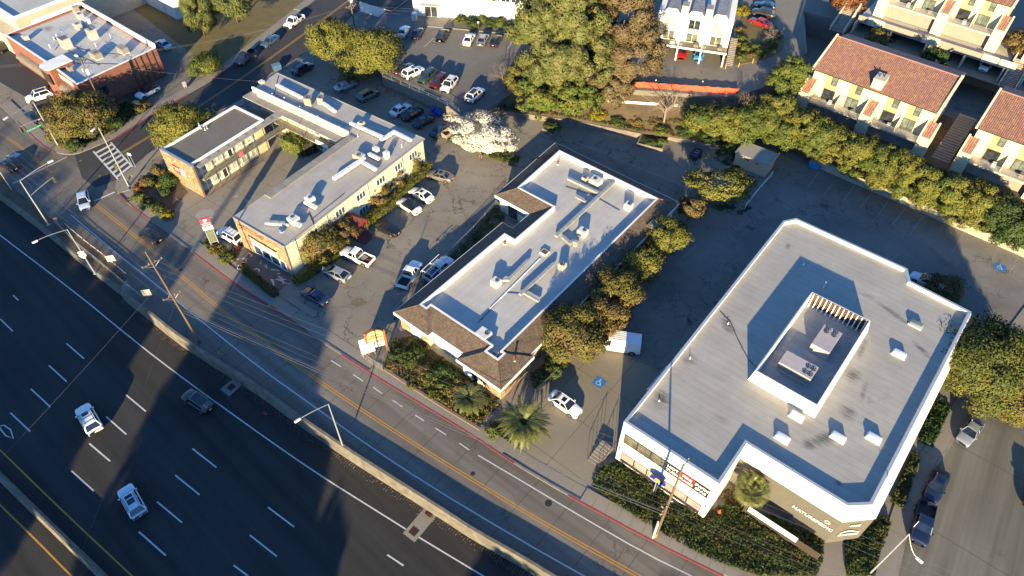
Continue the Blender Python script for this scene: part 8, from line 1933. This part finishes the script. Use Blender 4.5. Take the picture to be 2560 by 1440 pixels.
p = at(346,270); o = empty('utility_cabinet', (p.x,p.y,0), R(-20), 'pale green utility cabinet on the corner sidewalk', 'cabinet'); m_ug = mat('utility_green', (.30,.42,.28), .5, .08, 2); MB().box(-.55,.55,-.4,.4,.06,1.35).build('casing', m_ug, o); MB().box(-.6,.6,-.45,.45,1.35,1.42).build('lid', m_ug, o); MB().box(-.02,.02,-.42,-.4,.15,1.25).build('door_seam', m_blk, o); MB().box(-.65,.65,-.5,.5,0,.06).build('plinth', m_kerb, o)
p = at(232,345); o = empty('bus_shelter', (p.x,p.y,.13), R(30), 'small dark newspaper box by the crosswalk', 'box'); MB().box(-.6,.6,-.45,.45,0,1.2).build('casing', m_blk, o); MB().box(-.62,.62,-.47,.47,1.2,1.26).build('lid', m_unitd, o)
p = at(464,220); o = empty('mailbox', (p.x,p.y,.13), R(40), 'grey rounded mailbox on the sidewalk before the drive', 'mailbox'); MB().box(-.3,.3,-.28,.28,.25,1.0).build('box_body', m_gal, o); MB().tube((-.3,0,1.0),(.3,0,1.0),.28,.28,12).build('box_top', m_gal, o); MB().box(-.25,-.15,-.2,.2,0,.25).build('leg', m_gal, o); MB().box(.15,.25,-.2,.2,0,.25).build('leg', m_gal, o)
p = at(694,176); o = empty('wheeled_bin', (p.x,p.y,0), R(30), 'blue lidded bin beside the motel end wall', 'bin'); MB().box(-.8,.8,-.6,.6,.1,1.2).build('bin_body', mat('slate_blue_bin', (.06,.12,.20), .5, .1, 3), o); MB().box(-.85,.85,-.65,.65,1.2,1.3).build('lid', mat('slate_blue_lid', (.12,.2,.28), .5, .1, 3), o)
for i, q in enumerate(((780,147),(809,155),(830,170))): post_sign(q, 1.5, .45, .55, R(10), m_trim, ('left','middle','right')[i]+' small white parking sign below the willowy trees')
post_sign((1196,72),1.6,.4,.5,R(-5),m_trim,'small white sign post in the clinic bed',z0=ZU)
# orange cones along the retaining wall
cone = MB(); cone.tube((0,0,.03),(0,0,.6),.16,.03,12); cone.box(-.2,.2,-.2,.2,0,.03); cm = cone.mesh('traffic_cone'); m_cone = mat('cone_orange', (.62,.10,.03), .6, .15, 4)
for i, q in enumerate(((897,203),(919,210),(966,228),(972,231),(987,240),(1004,247),(1012,250),(1034,260))): p = at(*q); inst('traffic_cone', cm, None, (p.x,p.y,.005), 0, mat=m_cone, label='orange cone below the retaining wall, %s from the left' % hl2[i], cat='cone', group='cones below the retaining wall')
p = at(1797,1283); inst('traffic_cone', cm, None, (p.x,p.y,.3), 0, mat=m_cone, label='orange cone in the ivy beside the fan palm', cat='cone')
# swing gate (white pipe) behind the showroom
def gate(a, b_, label):
    A, B = at(*a), at(*b_); o = empty('pipe_gate', (A.x,A.y,0), math.atan2(B.y-A.y,B.x-A.x), label, 'gate'); L = (B-A).length
    MB().tube((0,0,0),(0,0,1.3),.06,.06,8).build('post', m_trim, o); MB().tube((0,0,1.15),(L,0,.95),.04,.04,6).build('rail', m_trim, o); MB().tube((0,0,.45),(L,0,.75),.04,.04,6).build('rail', m_trim, o); MB().tube((L,0,.7),(L,0,1.0),.04,.04,6).build('end_bar', m_trim, o); MB().tube((L*.5,0,.6),(L*.5,0,1.07),.035,.035,6).build('strut', m_trim, o)
gate((1928,442),(1897,478),'upper half of the white pipe gate behind the showroom'); gate((1862,522),(1895,480),'lower half of the white pipe gate behind the showroom')
# motorcycle under tarp in the back lot
p = at(1738,392); o = empty('covered_trailer', (p.x,p.y,.01), R(60), 'small dark trailer loaded with blue tarp in the shaded back lot', 'trailer')
me = bevelled(MB().box(-1.3,1.3,-.7,.7,.45,1.0), 'load', .15, 2, True); me.materials.append(m_blk); inst('load', me, o); MB().box(-1.4,1.4,-.75,.75,.35,.45).build('bed', m_rust, o); MB().box(-1.25,-.7,-.6,.6,1.001,1.06).build('tarp', m_bb, o)
for x in (-.2,.5): MB().box(x,x+.15,-.5,.4,1.001,1.03).build('strap', m_gal, o)
for sg in (-1,1): MB().tube((0,sg*.8,.32),(0,sg*.95,.32),.32,.32,14).build('wheel', m_tyre, o)
MB().tube((1.4,0,.4),(2.3,0,.4),.04,.04,6).build('tow_bar', m_rust, o)
# terracotta pots, bicycle parts by the motel office
for i, q in enumerate(((612,668),(602,676))):
    p = at(*q); k = MB()
    for (r0, z0_), (r1, z1_) in zip(((.2,0),(.36,.25),(.38,.45),(.26,.6)),((.36,.25),(.38,.45),(.26,.6),(.3,.66))): k.tube((0,0,z0_),(0,0,z1_),r0,r1,14,z0_ == 0)
    k.build('clay_urn', (m_rust,m_unitw)[i], loc=(p.x,p.y,.14), label=('dark clay urn by the motel terrace','pale clay urn by the motel terrace')[i], cat='urn')
# bicycle leaning by the terrace
p = at(598,662); o = empty('bicycle', (p.x,p.y,.14), R(60), 'dark bicycle leaning at the motel terrace', 'bicycle')
for x in (-.5,.5):
    k = MB()
    for i in range(16): a, b_ = i*math.pi/8, (i+1)*math.pi/8; k.tube((x+.33*math.cos(a),0,.33+.33*math.sin(a)),(x+.33*math.cos(b_),0,.33+.33*math.sin(b_)),.02,.02,5,False)
    k.build('wheel', m_tyre, o)
k = MB(); k.path([Vector((-.5,0,.33)),Vector((-.1,0,.33)),Vector((.38,0,.78)),Vector((-.18,0,.8)),Vector((-.1,0,.33))], .02, 5); k.tube((-.5,0,.33),(-.18,0,.8),.018,.018,5); k.tube((.5,0,.33),(.36,0,.95),.02,.02,5); k.build('frame', m_bronze, o); MB().box(-.3,-.08,-.07,.07,.9,.95).build('saddle', m_blk, o); MB().tube((.36,-.25,.97),(.36,.25,.97),.015,.015,5).build('handlebar', m_blk, o); MB().tube((-.2,0,.8),(-.2,0,.9),.015,.015,5).build('seat_post', m_gal, o)
# ---- the person standing by the silver hatchback
def person(cpx, rz, shirt, trousers, label, z0=0.0):
    p = at(*cpx, z0); o = empty('person', (p.x,p.y,z0+.012), rz, label, 'person')
    J = dict(pel=(0,0,.94,.15,.12),wa=(0,0,1.08,.14,.105),ch=(0,.02,1.28,.17,.12),nk0=(0,.0,1.46,.09,.08),nk=(0,.0,1.53,.055,.055),hd=(0,.02,1.62,.085,.095),ht=(0,.01,1.72,.07,.085),
        sl=(-.19,.0,1.43,.065,.065),el=(-.26,.03,1.15,.05,.05),wl=(-.24,.16,.92,.038,.035),sr=(.19,.0,1.43,.065,.065),er=(.27,.02,1.15,.05,.05),wr=(.28,.12,.91,.038,.035),
        hl=(-.1,0,.9,.1,.1),kl=(-.12,.04,.5,.065,.065),al=(-.12,-.02,.09,.045,.045),tl=(-.13,.15,.04,.04,.03),hr=(.1,0,.9,.1,.1),kr=(.12,.02,.5,.065,.065),ar=(.13,-.03,.09,.045,.045),tr=(.15,.14,.04,.04,.03))
    names = list(J); E = [('pel','wa'),('wa','ch'),('ch','nk0'),('nk0','nk'),('nk','hd'),('hd','ht'),('ch','sl'),('sl','el'),('el','wl'),('ch','sr'),('sr','er'),('er','wr'),('pel','hl'),('hl','kl'),('kl','al'),('al','tl'),('pel','hr'),('hr','kr'),('kr','ar'),('ar','tr')]
    # hands: palm and five bent fingers each
    for s_, wn in ((-1,'wl'),(1,'wr')):
        w_ = J[wn]; pn = 'palm%d' % s_; J[pn] = (w_[0],w_[1]+.03,w_[2]-.08,.03,.02); E.append((wn,pn))
        for f in range(5):
            fx = (-.034+.0165*f)*1.0; L_ = (.05,.07,.078,.07,.055)[f] if f else .05
            a = 'f%d%d' % (s_,f); b_ = 'g%d%d' % (s_,f)
            if f == 0: J[a] = (w_[0]-s_*.045,w_[1]+.06,w_[2]-.07,.011,.011); J[b_] = (w_[0]-s_*.05,w_[1]+.09,w_[2]-.10,.009,.009)
            else: J[a] = (w_[0]+fx,w_[1]+.05,w_[2]-.12,.010,.010); J[b_] = (w_[0]+fx,w_[1]+.075,w_[2]-.12-L_*.7,.008,.008)
            E += [(pn,a),(a,b_)]
    names = list(J); me = bpy.data.meshes.new('body'); me.from_pydata([J[n_][:3] for n_ in names], [(names.index(a),names.index(b_)) for a, b_ in E], [])
    ob = bpy.data.objects.new('body', me); col.objects.link(ob); sk_ = ob.modifiers.new('skin', 'SKIN'); ob.modifiers.new('sub', 'SUBSURF').levels = 1
    for i, n_ in enumerate(names): v = me.skin_vertices[0].data[i]; v.radius = J[n_][3:]; v.use_root = n_ == 'pel'
    dg = bpy.context.evaluated_depsgraph_get(); m2 = bpy.data.meshes.new_from_object(ob.evaluated_get(dg)); bpy.data.objects.remove(ob)
    skin = mat('skin', (.42,.25,.17), .6, .05, 3); sh_ = mat('cloth_'+shirt[0], shirt[1], .9, .1, 8); tr_ = mat('cloth_'+trousers[0], trousers[1], .9, .1, 8); shoe = m_blk; m2.materials.clear()
    for m in (skin, sh_, tr_, shoe): m2.materials.append(m)
    for pl in m2.polygons: z = pl.center.z; x = abs(pl.center.x); pl.material_index = 3 if z < .09 else 2 if z < .97 and x < .21 else 1 if 0.97 <= z < 1.5 and not (x > .2 and z < 1.12) else 0; pl.use_smooth = True
    b2_ = bpy.data.objects.new('body', m2); col.objects.link(b2_); b2_.parent = o
    k = MB(); k.add([], []); hm = bmesh.new(); bmesh.ops.create_uvsphere(hm, u_segments=12, v_segments=8, radius=.108); 
    for v in hm.verts: v.co = Vector((v.co.x*.9,v.co.y*1.05-.015,v.co.z*.95+1.69)); 
    bmesh.ops.delete(hm, geom=[v for v in hm.verts if v.co.y > .055 and v.co.z < 1.70 or v.co.z < 1.60], context='VERTS'); h_ = bpy.data.meshes.new('hair'); hm.to_mesh(h_); hm.free(); h_.materials.append(mat('hair_brown', (.03,.02,.012), .8, .1, 8)); inst('hair', h_, o)
    MB().add([(-.012,.11,1.63),(.012,.11,1.63),(0,.135,1.615),(0,.112,1.66)], [(0,1,2),(0,2,3),(1,3,2)]).build('nose', skin, o)
    for sg in (-1,1): MB().box(sg*.035-.012,sg*.035+.012,.098,.112,1.655,1.668).build('eye', m_blk, o); MB().box(sg*.088-.008,sg*.088+.008,.0,.03,1.62,1.675).build('ear', skin, o)
    MB().box(-.025,.025,.098,.11,1.585,1.593).build('mouth', mat('lips', (.25,.09,.07), .6, .05, 5), o)
    return o
person((812,686),R(-120),('white_shirt',(.62,.60,.56)),('dark_trousers',(.04,.04,.05)),'person in a pale shirt standing at the nose of the silver hatchback')
person((1203,402),R(150),('brown_jacket',(.10,.06,.045)),('brown_trousers',(.08,.05,.04)),'person in dark brown clothes standing under the blossom tree')
# courtyard things: scooter/green chair under the walkway
p = FT.w(-24.0,20.6,0); o = empty('garden_chair', (p.x,p.y,.012), R(20), 'lime green chair under the motel walkway corner', 'chair'); m_lime2 = mat('lime_plastic', (.30,.36,.03), .5, .08, 4); MB().box(-.25,.25,-.25,.25,.42,.47).build('seat', m_lime2, o); MB().box(-.25,.25,.2,.25,.47,.95).build('backrest', m_lime2, o)
for sx in (-.22,.22):
    for sy in (-.22,.22): MB().box(sx-.02,sx+.02,sy-.02,sy+.02,0,.42).build('leg', m_lime2, o)
p = at(497,352); 
# tall trees across the freeway (south, outside the picture) whose long shadows lie on the road
far = 'trees south of the freeway'
for i, (x, y, hc, r, rz) in enumerate([(-72.8,-30,15.4,6,9.6),(-82,-33,15.4,6.5,9.6),(-93,-30,17.3,7,11.9),(-105,-33,19.1,7.5,12.8),(-118,-30,19.1,7.5,12.8),(-53.2,-30,18.2,5.6,8.4),(-47.6,-32,18.6,5.2,7.9),(-41,-30,13.6,5.2,6.4),(-36.2,-30,11.3,4,4.9),(-31.3,-30,12.0,1.9,2.6),(-10,-30,9.0,5.2,4.8),(-1,-30,8.6,5,4.8),(8,-32,9.0,5.5,4.6)]):
    tree(None, -1.6, hc+1.6, r, rz, 'leaf_dark', 'tall dense tree south of the freeway, %s from the west' % ('first','second','third','fourth','fifth','sixth','seventh','eighth','ninth','tenth','eleventh','twelfth','thirteenth')[i], 'roadside_tree', i % 9+1, .62, 3.2, .42, pos=(x,y), tr=.35, group=far)
o = empty('light_mast', (-67.6,-32,-1.6), 0, 'tall slender mast south of the freeway', 'mast'); MB().tube((0,0,0),(0,0,33),.5,.32,12).build('pole', m_gal, o); MB().tube((0,0,33),(0,0,34.2),1.0,.9,12).build('lamp_ring', m_gal, o)
